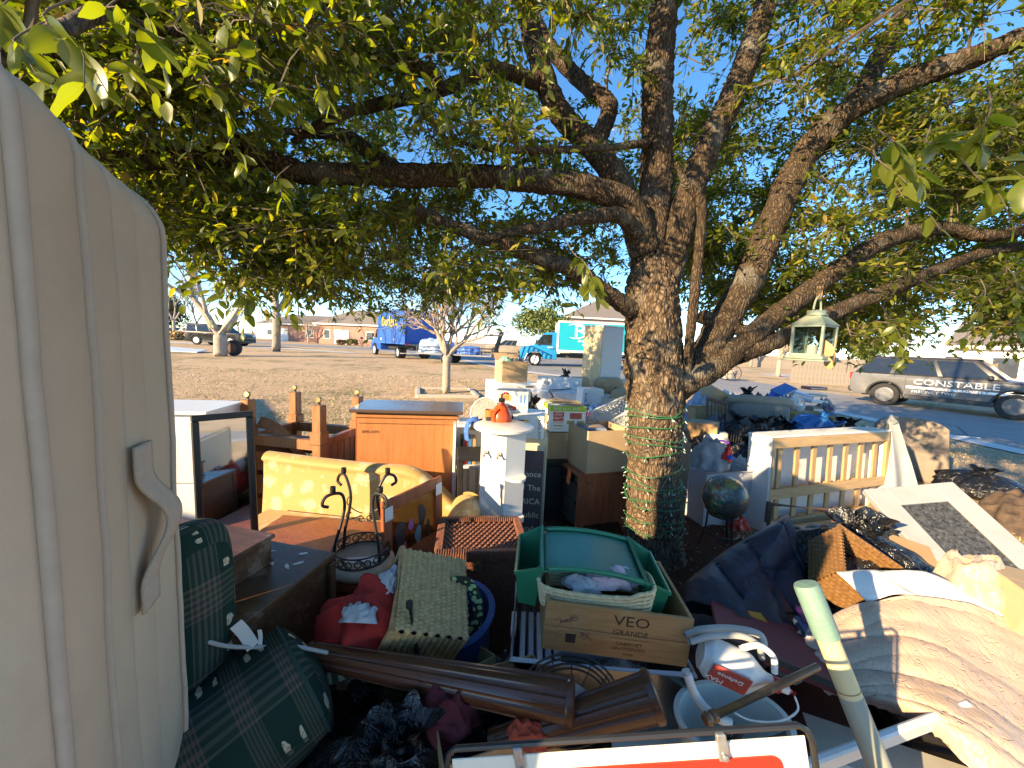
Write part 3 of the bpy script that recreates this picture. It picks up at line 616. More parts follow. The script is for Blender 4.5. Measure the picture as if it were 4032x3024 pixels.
# --- wheels and vehicles
RUBBER = plain('rubber', (.025, .024, .024), .85, .2, 20); CHROME = plain('bright_alloy', (.62, .62, .63), .25, .05, 5, metal=.9); DARKPL = plain('dark_plastic', (.035, .036, .038), .55, .15, 20)
CARGLASS = plain('car_glass', (.016, .02, .024), .06, .1, 3, spec=.8); REDLENS = plain('red_lens', (.55, .02, .02), .2, .1, 4); LAMP = plain('lamp_lens', (.75, .76, .76), .15, .05, 4)
def paint(name, c, rough=.28, metal=0.):
    m = plain(name, c, rough, .04, 3, metal=metal, spec=.35); return m
_wh = {}
def wheel(parent, x, y, r, w_, side, spokes=5, rim=None, cover=False):
    key = (round(r, 3), round(w_, 3), spokes, rim.name if rim else '')
    if key not in _wh:
        ri = r*.64
        ty = MB().lathe([(ri, -w_/2), (r*.93, -w_/2), (r, -w_*.36), (r, w_*.36), (r*.93, w_/2), (ri, w_/2), (ri, -w_/2)], 32, axis='Y').mesh('tyre', 35)
        b = MB(); b.lathe([(ri, w_*.44), (ri*.94, w_*.46), (ri*.9, w_*.2), (ri*.9, -w_*.4), (ri, -w_*.44)], 32, axis='Y')
        b.lathe([(.001, w_*.34), (ri*.28, w_*.36), (ri*.32, w_*.2), (ri*.9, w_*.12), (ri*.9, w_*.06), (.001, w_*.06)], 24, axis='Y')
        for k in range(spokes):
            a = 6.283*k/spokes+.3; c, s = math.cos(a), math.sin(a)
            b.box((ri*.58*c, w_*.28, ri*.58*s), (ri*.72, w_*.16, ri*.34), (0, -a, 0), .012)
        _wh[key] = (ty, b.mesh('rim', 35))
    ty, rm = _wh[key]; o = link('wheel', ty, RUBBER, parent, (x, y, r), (0, 0, 0 if side > 0 else math.pi))
    link('rim', rm, rim or CHROME, o); return o
def bevel_prism(prof, w_, bev, seg=2):
    bm = bmesh.new(); f = bm.faces.new([bm.verts.new((x, -w_/2, z)) for x, z in prof]); r = bmesh.ops.extrude_face_region(bm, geom=[f])
    bmesh.ops.translate(bm, verts=[v for v in r['geom'] if isinstance(v, bmesh.types.BMVert)], vec=(0, w_, 0)); bmesh.ops.recalc_face_normals(bm, faces=bm.faces)
    ed = [e for e in bm.edges if abs(e.verts[0].co.y-e.verts[1].co.y) < 1e-6]
    bmesh.ops.bevel(bm, geom=ed, offset=bev, segments=seg, profile=.6, affect='EDGES', clamp_overlap=True); bm.verts.index_update()
    b = MB(); b.add([v.co.copy() for v in bm.verts], [[v.index for v in f.verts] for f in bm.faces]); bm.free(); return b
def arch(cx, r, z0, wr, n=12):                            # wheel-arch cut round the axle, walked front to back
    a0 = math.asin(max(-1, min(1, (z0-wr)/r))); return [(cx+r*math.cos(a), wr+r*math.sin(a)) for a in [a0+(math.pi-2*a0)*i/n for i in range(n+1)]]
def car(label, loc, rz, col_, L=4.6, W=1.85, H=1.65, wr=.35, belt=.98, hood=.95, cab=(.24, .93, .34, .84), name='parked_car', cat='car', clad=False, spokes=5, rim=None, front=.21, rear=.2, group=None, det=True, z0=None, dark_top=None):
    """x runs from tail (0) to nose (L); origin on the ground in the middle."""
    t = T(name, label, cat, loc, rz, group); X = lambda f: (f-.5)*L
    fx, rx = X(1-front), X(rear); z0 = z0 or wr*.72; ar = wr*1.14
    prof = [(X(0)+.02, z0+.12), (X(0)+.10, z0)]
    prof = [(X(1)-.12, z0+.02)]+arch(fx, ar, z0, wr)+arch(rx, ar, z0, wr)+[(X(0)+.12, z0), (X(0)+.02, z0+.18), (X(0), belt*.72), (X(0)+.05, belt*.98), (X(cab[0]*0+.02), belt+.02), (X(cab[1]-.13), belt+.02), (X(cab[1]-.02), hood+.06), (X(.93), hood), (X(.985), hood-.10), (X(1), hood-.3), (X(1)-.02, z0+.15)]
    prof = list(reversed(prof))
    body = bevel_prism(prof, W, .05); body.build('body', paint('paint_'+col_[0], col_[1], .3, col_[2] if len(col_) > 2 else 0), t, smooth=35)
    pm = _pl['paint_'+col_[0]]
    a, bq, c, d = X(cab[0]-.21), X(cab[1]-.13), X(cab[2]-.25), X(cab[3]-.2); w1, w2 = W/2-.03, W/2-.2; zb, zt = belt, H
    V = [(a, -w1, zb), (bq, -w1, zb), (d, -w2, zt), (c, -w2, zt), (a, w1, zb), (bq, w1, zb), (d, w2, zt), (c, w2, zt)]
    g = MB(); g.add(V, [(0, 1, 2, 3), (7, 6, 5, 4), (1, 5, 6, 2), (4, 0, 3, 7), (3, 2, 6, 7), (0, 4, 5, 1)])
    bm = bmesh.new(); vv = [bm.verts.new(p) for p in g.v]; [bm.faces.new([vv[i] for i in f]) for f in g.f]; bmesh.ops.recalc_face_normals(bm, faces=bm.faces); bmesh.ops.bevel(bm, geom=bm.edges[:], offset=.07, segments=3, profile=.5, affect='EDGES'); bm.verts.index_update()
    g = MB(); g.add([v.co.copy() for v in bm.verts], [[v.index for v in f.verts] for f in bm.faces]); bm.free(); g.build('roof', pm if not dark_top else dark_top, t, smooth=45)
    V = [Vector(p) for p in V]
    def q(i, j, k, l, s, u): return (V[i].lerp(V[j], s)).lerp(V[l].lerp(V[k], s), u)
    for (i, j, k, l), cuts, nm in (((0, 1, 2, 3), ((.03, .27), (.30, .60), (.63, .93)), 'window'), ((4, 5, 6, 7), ((.03, .27), (.30, .60), (.63, .93)), 'window')):
        for s0, s1 in cuts:
            b = MB(); pts = [q(i, j, k, l, s0, .08), q(i, j, k, l, s1, .08), q(i, j, k, l, s1, .86), q(i, j, k, l, s0, .86)]
            b = slab(MB(), pts, .03); b.build('window', CARGLASS, t)
    slab(MB(), [q(1, 5, 6, 2, .07, .1), q(1, 5, 6, 2, .93, .1), q(1, 5, 6, 2, .93, .9), q(1, 5, 6, 2, .07, .9)], .03).build('windscreen', CARGLASS, t)
    slab(MB(), [q(4, 0, 3, 7, .1, .12), q(4, 0, 3, 7, .9, .12), q(4, 0, 3, 7, .9, .86), q(4, 0, 3, 7, .1, .86)], .03).build('rear_window', CARGLASS, t)
    for s in (-1, 1):
        for x in (fx, rx): wheel(t, x, s*(W/2-.10), wr, .23, s, spokes, rim)
        bx('headlight', LAMP, (X(.985), s*(W/2-.28), hood-.17), (.10, .4, .13), t, .03); bx('tail_light', REDLENS, (X(.008), s*(W/2-.13), belt-.12), (.12, .2, .28), t, .03)
        bx('mirror', DARKPL if clad else pm, (X(cab[1]-.20), s*(W/2+.08), belt+.1), (.12, .2, .15), t, .04)
        if det:
            for x in (X(.36), X(.57)): bx('handle', CHROME, (x, s*(W/2+.012), belt-.13), (.2, .03, .035), t, .01)
            for x in (X(.30), X(.485), X(.70)): bx('door_seam', DARKPL, (x, s*(W/2-.001), (z0+belt)/2+.1), (.012, .012, (belt-z0)*.72), t, 0)
        if clad:
            b = MB()
            for cx in (fx, rx):
                P = [(cx+(ar+.025)*math.cos(a_), s*(W/2-.005), wr+(ar+.025)*math.sin(a_)) for a_ in [.0+math.pi*i/14 for i in range(15)]]; b.tube(P, .035, 6)
            b.box((0, s*(W/2+.004), z0+.04), ((fx-rx)-2*ar, .05, .16), bev=.02); b.build('cladding', DARKPL, t, smooth=True)
    bx('bumper', DARKPL if clad else pm, (X(1)-.03, 0, z0+.14), (.16, W*.92, .24), t, .05); bx('bumper', DARKPL if clad else pm, (X(0)+.04, 0, z0+.16), (.16, W*.94, .24), t, .05)
    bx('grille', DARKPL, (X(1)-.005, 0, hood-.24), (.05, W*.5, .16), t, .02)
    bx('underbody', DARKPL, (0, 0, z0+.03), (L*.86, W*.8, .16), t, 0)
    return t
# patrol SUV across the road (nose towards the right of the picture)
LABW = plain('white_lettering', (.86, .85, .82), .5, .04, 5); LETG = plain('grey_lettering', (.22, .22, .24), .5, .04, 5)
pr = gnd(3478, 1594); pf = gnd(3930, 1646)
ang = math.atan2(pf.y-pr.y, pf.x-pr.x)
suvL = 5.05; dirv = Vector((math.cos(ang), math.sin(ang), 0)); ctr = pr+dirv*(suvL*(.5-.2))
ctr = ctr+Vector((-dirv.y, dirv.x, 0))*.85
patrol = car('silver and dark grey patrol SUV with CONSTABLE lettering parked across the road', (ctr.x, ctr.y, gh(ctr.x, ctr.y)), ang, ('patrol_silver', (.155, .153, .155), .2), suvL, 2.0, 1.78, .40, 1.12, 1.12, (.225, .87, .36, .80), 'patrol_suv', 'SUV', True, 5, plain('patrol_rim', (.16, .16, .17), .35, .1, 9, metal=.7), .225, .2, z0=.36, dark_top=plain('patrol_pillar', (.03, .03, .034), .35))
yS = -1.0-.012
b = MB(); b.prism([(-.98, .70), (1.55, .70), (1.55, .78), (-.98, .78)], yS+.004, yS+.012); b.build('stripe', LABW, patrol)
b = MB(); b.prism([(-1.35, 1.13), (1.9, 1.13), (1.9, 1.06), (-1.5, 1.06)], yS+.004, yS+.011); b.build('stripe', plain('dark_stripe', (.07, .07, .09), .4), patrol)
text('CONSTABLE', .27, LABW, patrol, (.12, yS, .93), FRONT, .004, sx=1.25)
text('HAYS COUNTY', .125, LETG, patrol, (.30, yS-.002, .742), FRONT, .003, sx=1.3)
text('PRECINCT TWO', .125, LABW, patrol, (-.32, yS, .60), FRONT, .003, sx=1.1)
bx('light_bar', DARKPL, (-.1, 0, 1.83), (.3, 1.0, .06), patrol, .02); bx('roof_panel', _pl['paint_patrol_silver'], (-.42, 0, 1.785), (2.3, 1.5, .03), patrol, .012)
b = MB(); 
for k in range(7):
    a = 6.283*k/7; b.prism([(1.62+.05*math.cos(a-.5), .97+.05*math.sin(a-.5)), (1.62+.17*math.cos(a), .97+.17*math.sin(a)), (1.62+.05*math.cos(a+.5), .97+.05*math.sin(a+.5))], yS-.004, yS+.004)
b.lathe([(.001, -.006), (.07, -.006), (.07, .004)], 16, (1.62, yS, .97), 'Y'); b.build('star_badge', plain('badge_gold', (.55, .48, .30), .3, metal=.6), patrol)
# left of the picture
p = gnd(845, 1360); car('black SUV parked side on behind the forked pale tree', (p.x, p.y+.8, gh(p.x, p.y)), R(2), ('black', (.006, .0065, .008), .0), 4.9, 1.9, 1.85, .40, 1.12, 1.08, (.215, .86, .26, .76), 'parked_car', 'SUV', True)
p = gnd(700, 1338); car('white hatchback nosing out behind the black SUV tail', (p.x+1.0, p.y+1, gh(p.x, p.y)), R(175), ('white', (.75, .76, .78)), 4.3, 1.8, 1.55, .34, .95, .92)
p = gnd(690, 1330); car('bright blue car beyond the white hatchback', (p.x+.5, p.y+6, gh(p.x, p.y)), R(5), ('blue', (.03, .10, .42)), 4.5, 1.8, 1.65, .34, .98, .95)
p = gnd(640, 1332); car('red orange car half hidden by the mattress edge', (p.x-1.5, p.y+3, gh(p.x, p.y)), R(5), ('red', (.60, .09, .05)), 4.4, 1.8, 1.45, .33, .92, .86)
p = gnd(1170, 1325); car('dark red sedan parked before the white garage', (p.x, p.y, gh(p.x, p.y)), R(178), ('maroon', (.26, .03, .03)), 4.6, 1.8, 1.42, .33, .90, .84)
p = gnd(1265, 1330); car('white SUV parked in front of the brick house', (p.x, p.y, gh(p.x, p.y)), R(4), ('white', (.75, .76, .78)), 4.9, 1.9, 1.8, .38, 1.1, 1.05, (.215, .86, .26, .76))
p = gnd(1075, 1323); car('dark blue sedan far down the street', (p.x, p.y+3, gh(p.x, p.y)), R(178), ('navy', (.03, .04, .08)), 4.6, 1.8, 1.42, .33, .90, .84)
p = gnd(1425, 1345); car('white pickup partly behind the blue rental truck cab', (p.x, p.y+4, gh(p.x, p.y)), R(4), ('white', (.75, .76, .78)), 5.3, 1.95, 1.8, .38, 1.05, 1.1, (.55, .9, .56, .78), 'parked_car', 'pickup')
p = gnd(2000, 1400); car('tan pickup parked behind the utility trailer', (p.x, p.y+4, gh(p.x, p.y)), R(178), ('tan', (.36, .30, .23), .2), 5.4, 1.95, 1.8, .38, 1.05, 1.1, (.55, .9, .56, .78), 'parked_car', 'pickup')
# box trucks
def box_truck(label, loc, rz, cab_c, box_c, L=7.2, boxL=4.9, W=2.3, H=3.2, name='box_truck', trim=None):
    t = T(name, label, 'truck', loc, rz); wr = .40; X1 = L/2; cl = L-boxL
    cp = paint('paint_'+cab_c[0], cab_c[1]); bp = paint('paint_'+box_c[0], box_c[1], .35)
    prof = [(X1-.05, .42), (X1, .62), (X1-.02, 1.02), (X1-.12, 1.15), (X1-.85, 1.32), (X1-1.45, 2.02), (X1-1.6, 2.10), (X1-cl-.0, 2.12), (X1-cl, .45)]+[(X1-.95-.5*math.cos(a), .45+.44*math.sin(a)) for a in [math.pi*i/9 for i in range(10)]]
    bevel_prism(prof, W*.86, .07).build('cab', cp, t, smooth=40)
    y = W*.43
    for s in (-1, 1):
        slab(MB(), [(X1-.92, s*(y+.004), 1.34), (X1-1.42, s*(y+.004), 1.95), (X1-1.95, s*(y+.004), 1.97), (X1-1.95, s*(y+.004), 1.30)], .02).build('window', CARGLASS, t)
        bx('mirror', DARKPL, (X1-1.0, s*(y+.16), 1.5), (.1, .14, .3), t, .03)
        bx('headlight', LAMP, (X1-.02, s*(y-.2), .88), (.06, .26, .2), t, .02)
        wheel(t, X1-.95, s*(y-.08), wr, .24, s, 8, WHITE); wheel(t, -L/2+1.35, s*(y-.0), wr, .24, s, 8, WHITE); wheel(t, -L/2+1.35, s*(y-.27), wr, .22, s, 8, WHITE)
        bx('tail_light', REDLENS, (-L/2-.01, s*(W/2-.12), .98), (.05, .12, .2), t, .01)
    slab(MB(), [(X1-.86, -y+.15, 1.345), (X1-.86, y-.15, 1.345), (X1-1.43, y-.2, 2.0), (X1-1.43, -y+.2, 2.0)], .03).build('windscreen', CARGLASS, t)
    bx('bumper', DARKPL, (X1+.02, 0, .5), (.14, W*.84, .2), t, .03); bx('grille', DARKPL, (X1-.0, 0, .86), (.05, W*.4, .2), t, .02)
    c = (-L/2+boxL/2, 0, (H+.98)/2); body = bx('cargo_box', bp, c, (boxL, W, H-.98), t, .03)
    for sy in (-1, 1):
        for z in (1.0, H-.03): bx('trim', trim or WHITE, (c[0], sy*(W/2+.004), z), (boxL+.03, .05, .12), body, .01)
        for x in (-L/2, -L/2+boxL): bx('trim', trim or WHITE, (x, sy*(W/2+.003), c[2]), (.11, .05, H-.98), body, .01)
    d = bx('rear_door', bp, (-L/2-.02, 0, c[2]), (.05, W*.88, H-1.2), t, .01)
    for k in range(4): bx('door_seam', trim or WHITE, (-L/2-.048, 0, 1.3+k*.45), (.01, W*.86, .03), d, 0)
    bx('rear_step', DARKPL, (-L/2-.1, 0, .62), (.25, W*.8, .08), t, .01); bx('chassis', DARKPL, (0, 0, .68), (L*.9, .85, .22), t, 0); bx('side_skirt', plain('skirt_tan', (.45, .38, .30), .7), (-.3, -W*.36, .70), (2.6, .05, .3), t, .01)
    return t
TEAL = (.0, .31, .40)
p = gnd(2265, 1449); tt = box_truck('teal box truck with white R logo parked behind the tall white cabinet', (p.x+.2, p.y+1.1, gh(p.x, p.y)), R(177), ('turquoise', (.01, .23, .46)), ('teal', TEAL), H=2.8)
# local +Y now looks at the camera
BK = (math.pi/2, 0, math.pi)
text('R', 1.0, LABW, tt, (-.05, 1.172, 2.22), BK, .01, sx=1.5)
b = MB(); b.tube([(.75*math.cos(a)+.25, 1.175, 2.22+.42*math.sin(a)) for a in [.9+4.3*i/26 for i in range(27)]], [.012+.05*math.sin(math.pi*i/26) for i in range(27)], 6); b.m = Matrix.Diagonal((1, 1, 1, 1)); sw = b.build('swoosh', LABW, tt); sw.scale = (1, 1, 1)
for z, w_, s in ((1.66, 2.2, .16), (1.44, 1.3, .13), (1.32, 1.1, .1)): text('||||||||||||||'[:int(w_*6)], s, LABW, tt, (-.4, 1.172, z), BK, .006, name='lettering', sx=1.9)
text('||||||||', .1, LABW, tt, (1.75, 1.172, 1.2), BK, .006, sx=1.7)
p = gnd(2440, 1452); t2 = box_truck('second blue truck with yellow letter peeking out right of the tall cabinet', (p.x+.3, p.y+3.5, gh(p.x, p.y)), R(246), ('rental_blue', (.012, .085, .40)), ('rental_blue', (.012, .085, .40)), trim=plain('rental_trim', (.02, .11, .45), .4))
YEL = plain('yellow_lettering', (.85, .62, .04), .5, .04, 5)
text('P', .8, YEL, t2, (-1.4, 1.172, 2.3), BK, .01)
p = gnd(1560, 1408); t3 = box_truck('blue rental box truck with yellow lettering parked on the lawn edge', (p.x-.2, p.y+1.6, gh(p.x, p.y)), R(128), ('rental_blue', (.012, .085, .40)), ('rental_blue', (.012, .085, .40)), trim=_pl['rental_trim'])
text('Budget', .95, YEL, t3, (-.9, 1.172, 2.45), BK, .01, sx=1.1); text('||||||', .18, LABW, t3, (-1.9, 1.172, 1.25), BK, .006, sx=1.6); text('|||||', .18, LABW, t3, (.7, 1.172, 1.25), BK, .006, sx=1.6)
# utility trailer with tarps
STEEL = plain('galvanised_steel', (.33, .33, .34), .45, .2, 12, metal=.6); TARP = plain('blue_tarp', (.05, .15, .50), .45, .3, 7, .5, 14)
p = gnd(1790, 1436); tr = T('utility_trailer', 'open utility trailer with railed sides and a tall ramp gate on the lawn', 'trailer', (p.x, p.y+.9, gh(p.x, p.y)), R(-4))
bx('bed', STEEL, (0, 0, .55), (4.2, 1.9, .08), tr, .01)
for s in (-1, 1):
    for z in (.75, .95): MB().tube([(-2.1, s*.95, z), (2.1, s*.95, z)], .03, 6).build('side_rail', DARKPL, tr)
    for k in range(8): MB().tube([(-2.1+k*.6, s*.95, .55), (-2.1+k*.6, s*.95, .95)], .018, 6).build('stake', STEEL, tr)
    wheel(tr, -.35, s*1.08, .34, .2, s, 6, WHITE); bx('fender', DARKPL, (-.35, s*1.08, .74), (.9, .26, .04), tr, .01)
for k in range(9): MB().tube([(2.15, -.95+k*.2375, .55), (2.55, -.95+k*.2375, 1.95)], .04, 5).build('ramp_bar', DARKPL, tr)
for f in (0, 1): MB().tube([(2.15+.4*f, -.95, .55+1.4*f), (2.15+.4*f, .95, .55+1.4*f)], .045, 6).build('ramp_rail', DARKPL, tr)
MB().tube([(-2.1, 0, .5), (-3.4, 0, .45)], .04, 8).build('drawbar', STEEL, tr)
def heap(name, label, cat, loc, rx, ry, h, mat, seed, rz=0., crump=.16, group=None, fq=3.2, n=(40, 20), kind=None):
    b = MB(); o_ = Vector((seed*3.7, seed*1.9, 0))
    def fn(s, t):
        a = 2*math.pi*s; e = t*math.pi/2*1.0; r = math.cos(e)**.55 if t < 1 else 0; q = Vector((math.cos(a)*r*rx, math.sin(a)*r*ry, math.sin(e)**.9*h))
        k = 1+crump*fb(q*fq/max(rx, ry)+o_, 4)+crump*.5*(1-abs(mn.noise(q*fq*2.2/max(rx, ry)+o_))*2)
        return (q.x*k, q.y*k, q.z*k)
    b.sheet(fn, n[0], n[1], wrap=True); return b.build(name, mat, None, smooth='all', label=label, cat=cat, loc=loc, rz=rz, group=group)
heap('tarp_bundle', 'pale blue tarp heaped over a load at the trailer front', 'tarp', (p.x-1.2, p.y+.9, gh(p.x, p.y)+.6), 1.0, .8, .75, plain('pale_tarp', (.28, .40, .62), .5, .3, 6), 61)
heap('tarp_bundle', 'deep blue tarp bundle lying on the trailer bed by the ramp', 'tarp', (p.x+.75, p.y+.8, gh(p.x, p.y)+.6), .7, .6, .42, TARP, 62)
# tyre leaning on the forked tree, tree square, planter cart, post boxes, bin, ramp
p = gnd(918, 1400); ty = T('old_tyre', 'dark tyre on a rusty rim leaning at the foot of forked tree', 'tyre', (p.x+.1, p.y-.1, gh(p.x, p.y)), 0); wheel(ty, 0, 0, .42, .26, -1, 8, plain('rusty_rim', (.12, .07, .05), .8))
st = T('timber_edging', 'weathered timber square round the foot of the small bare tree', 'edging', (small_tree.x, small_tree.y, 0), R(14)); LOGW = wood('pale_timber', (.42, .36, .29), (.62, .56, .48), (3, 20, 20), .85)
for a in range(4): MB().box((0, -.82, .06), (1.7, .13, .13), bev=.015).build('timber', LOGW, st, rz=a*math.pi/2)
p = gnd(2868, 1498); pc = T('cart_planter', 'half barrel planter between two small iron wagon wheels across the road', 'planter', p, R(15)); IRON = plain('black_iron', (.02, .019, .018), .5, .3, 30)
MB().lathe([(.001, .12), (.36, .12), (.44, .62), (.40, .62), (.34, .5), (.001, .5)], 20).build('tub', plain('grey_wood', (.30, .28, .25), .8), pc, smooth=35)
for s in (-1, 1):
    MB().tube([(s*.5+.0, .45*math.cos(a), .45+.45*math.sin(a)) for a in [6.283*i/24 for i in range(24)]], .022, 6, closed=True).build('wheel', IRON, pc, rz=R(72))
    b = MB()
    for k in range(6): b.tube([(s*.5, 0, .45), (s*.5, .44*math.cos(k*1.047), .45+.44*math.sin(k*1.047))], .012, 5)
    b.build('spoke', IRON, pc, rz=R(72))
p = gnd(1128, 1335); wb = T('wheelie_bin', 'dark green wheelie bin standing by the driveway', 'bin', p, 0); MB().prism([(-.26, 0), (.26, 0), (.32, 1.0), (-.32, 1.0)], -.3, .3).build('body', plain('bin_green', (.03, .06, .06), .6), wb); bx('lid', plain('bin_green', (.03, .06, .06), .6), (0, 0, 1.03), (.68, .68, .07), wb, .02)
for i, (u, v, lb) in enumerate([(1425, 1372, 'dark mailbox post beside the blue rental truck cab'), (1312, 1345, 'mailbox post in front of the white garage wall')]):
    p = gnd(u, v); mb = T('mailbox', lb, 'mailbox', p, 0, 'mailboxes along the street'); MB().tube([(0, 0, 0), (0, 0, 1.1)], .05, 6).build('post', GREYBARK, mb); bx('box', IRON, (0, -.1, 1.2), (.2, .45, .24), mb, .06)
p = gnd(700, 1385); pl_ = T('wood_panel_sheet', 'pale flat board lying on the grass by the mattress edge', 'board', (p.x, p.y, gh(p.x, p.y)), R(5)); slab(MB(), [(-1.6, -.7, .05), (1.5, -.7, .05), (1.1, .7, .12), (-1.6, .7, .25)], .05).build('sheet', plain('pale_board', (.5, .58, .66), .5), pl_)
p = gnd(2480, 1470); s2 = T('small_trailer', 'low grey frame trailer behind the oak trunk by the blue truck', 'trailer', (p.x+.4, p.y, gh(p.x, p.y)), R(-8)); bx('bed', STEEL, (0, 0, .45), (2.6, 1.3, .08), s2, .01)
for s in (-1, 1):
    MB().tube([(-1.3, s*.65, .75), (1.3, s*.65, .75)], .02, 6).build('side_rail', STEEL, s2); wheel(s2, .2, s*.75, .28, .16, s, 6, WHITE)
    for k in range(4): MB().tube([(-1.3+k*.86, s*.65, .45), (-1.3+k*.86, s*.65, .75)], .018, 5).build('stake', STEEL, s2)
# ------------------------------------------------------------------ materials for the belongings
def m_uvplaid():
    n = N('green_plaid'); c = n.n('TexCoord'); sp = n.n('SeparateXYZ'); n.l(c.outputs['UV'], sp.inputs[0]); ob = n.coord()
    def band(x, k, lo, hi):
        f = n.math('FRACT', n.math('MULTIPLY', x, k)); return n.math('MULTIPLY', n.math('GREATER_THAN', f, lo), n.math('LESS_THAN', f, hi))
    def fine(x, k): return n.math('GREATER_THAN', n.math('FRACT', n.math('MULTIPLY', x, k)), .55)
    U, Vv = sp.outputs[0], sp.outputs[1]
    col_ = (.012, .034, .026)
    a = n.math('MULTIPLY', band(U, 2.6, .30, .62), n.math('MULTIPLY_ADD', fine(U, 41), .7, .15)); d = n.math('MULTIPLY', band(Vv, 3.2, .22, .60), n.math('MULTIPLY_ADD', fine(Vv, 44), .7, .15))
    x = n.mix(n.math('MULTIPLY', a, .40), col_, (.16, .15, .11)); x = n.mix(n.math('MULTIPLY', d, .38), x, (.17, .14, .10))
    x = n.mix(n.math('MULTIPLY', n.math('MULTIPLY', a, d), .8), x, (.20, .09, .09))
    vo = n.n('TexVoronoi'); vo.voronoi_dimensions = '2D'; vo.inputs['Scale'].default_value = 1; vo.inputs['Randomness'].default_value = .2; cx = n.n('CombineXYZ'); n.l(n.math('MULTIPLY', U, 7.8), cx.inputs[0]); n.l(n.math('MULTIPLY', Vv, 9.6), cx.inputs[1]); n.l(cx.outputs[0], vo.inputs['Vector'])
    fl = n.math('LESS_THAN', n.math('ADD', vo.outputs['Distance'], n.math('MULTIPLY', n.noise(ob, 70, 3), .22)), .30)
    pl_ = n.math('SUBTRACT', 1, n.math('MAXIMUM', band(U, 2.6, .24, .68), band(Vv, 3.2, .16, .66)))
    x = n.mix(n.math('MULTIPLY', fl, pl_), x, n.ramp(n.noise(ob, 160, 3), [(.35, (.30, .20, .12)), (.55, (.55, .48, .34))]))
    n.set(Base_Color=x, Roughness=.95); n.p.inputs['Specular IOR Level'].default_value = .15; n.bump(n.noise(ob, 420, 2), .35, .003); return n.m
PLAID = m_uvplaid()
def m_damask():
    n = N('gold_damask'); v = n.coord(); nz = n.n('TexNoise'); nz.inputs['Scale'].default_value = 9; nz.inputs['Detail'].default_value = 4; n.l(v, nz.inputs['Vector'])
    wv = n.n('Mix', data_type='VECTOR'); wv.inputs['Factor'].default_value = .10; n.l(v, wv.inputs[4]); n.l(nz.outputs['Color'], wv.inputs[5])
    vo = n.n('TexVoronoi'); vo.inputs['Scale'].default_value = 8.5; vo.inputs['Randomness'].default_value = .6; n.l(wv.outputs[1], vo.inputs['Vector'])
    f = n.math('ADD', vo.outputs['Distance'], n.math('MULTIPLY', n.noise(v, 32, 5, .75), 1.1)); k = n.ramp(f, [(.86, (.75, .75, .75)), (.95, (0, 0, 0))])
    n.set(Base_Color=n.mix(k, (.44, .28, .095), (.56, .46, .31)), Roughness=.65, Sheen_Weight=.2); n.bump(n.math('ADD', k, n.noise(v, 300, 2)), .15, .004); return n.m
DAMASK = m_damask()
CARD = plain('cardboard', (.40, .25, .13), .85, .1, 6, .06, 90); CARD_IN = plain('cardboard_inside', (.46, .31, .17), .85, .08, 6); CARD2 = plain('pale_cardboard', (.46, .32, .19), .85, .1, 6, .06, 90)
def m_bag():
    n = N('black_bag'); v = n.coord(); f = n.noise(v, 6, 5, .55, 1.6); g = n.noise(n.coord((1, 1, .3)), 15, 4, .55, 1.5)
    n.set(Base_Color=(.010, .011, .014), Roughness=n.math('MULTIPLY_ADD', f, .20, .07)); n.p.inputs['Specular IOR Level'].default_value = .7
    n.bump(n.math('ADD', f, n.math('MULTIPLY', g, .6)), 1.0, .045); return n.m
BAG = m_bag()
CHERRY = wood('cherry_wood', (.22, .055, .026), (.40, .13, .058), (14, 14, 1.6), .42, .15); WALNUT = wood('dark_walnut', (.05, .022, .012), (.16, .075, .035), (2, 16, 16), .38, .2, wear=.35); MAHOG = wood('mahogany', (.055, .018, .010), (.17, .055, .028), (2, 20, 20), .3, .35)
ORANGEW = wood('orange_ply', (.38, .135, .04), (.52, .21, .07), (12, 12, 1.2), .6); PINE = wood('pine', (.45, .27, .12), (.66, .45, .24), (2, 18, 18), .6); PINEV = wood('pine_upright', (.42, .24, .10), (.62, .40, .20), (18, 18, 2), .6); REDPINE = wood('stained_pine', (.22, .085, .03), (.42, .19, .075), (14, 14, 2), .5, .1)
BLACKW = plain('black_wood', (.018, .016, .015), .45, .2, 20); ENAMEL = plain('white_enamel', (.74, .76, .80), .25, .03, 3); WMEL = plain('white_melamine', (.72, .70, .66), .42, .05, 5, dirt=.12); WPLAST = plain('white_plastic', (.66, .66, .64), .4, .06, 8)
BLACKP = plain('black_plastic', (.02, .02, .022), .4, .2, 20); CREAM = plain('cream_metal', (.62, .52, .34), .5, .05, 5); GREYP = plain('grey_plastic', (.42, .43, .46), .45, .08, 8); BRASS = plain('brass', (.45, .33, .16), .35, .15, 20, metal=.8); PAPER = plain('paper', (.72, .70, .66), .7, .05, 10)
REDCLOTH = plain('red_cloth', (.42, .022, .015), .85, .2, 9, .3, 60); GREYCLOTH = plain('grey_cloth', (.46, .45, .46), .9, .12, 9, .3, 60); TANCLOTH = plain('tan_plush', (.42, .31, .20), .95, .18, 10, .5, 50); NAVYQ = plain('navy_quilt', (.014, .018, .034), .6, .15, 12, .25, 40); PINKC = plain('pink_cloth', (.62, .16, .33), .85, .15, 10, .3, 40); BLUEC = plain('blue_plastic_sheet', (.02, .20, .55), .35, .15, 8, .4, 20)
GREENP = plain('green_plastic', (.012, .19, .095), .38, .06, 8); SATIN = plain('beige_satin', (.58, .40, .27), .36, .08, 16, .25, 30, Sheen_Weight=.3); WHITEC = plain('white_cloth', (.72, .70, .66), .85, .06, 12, .2, 40); STONE = plain('tan_stone', (.46, .36, .25), .85, .2, 16, .3, 40); TICK = plain('mattress_ticking', (.46, .365, .265), .9, .09, 3, .2, 420, dirt=.26)
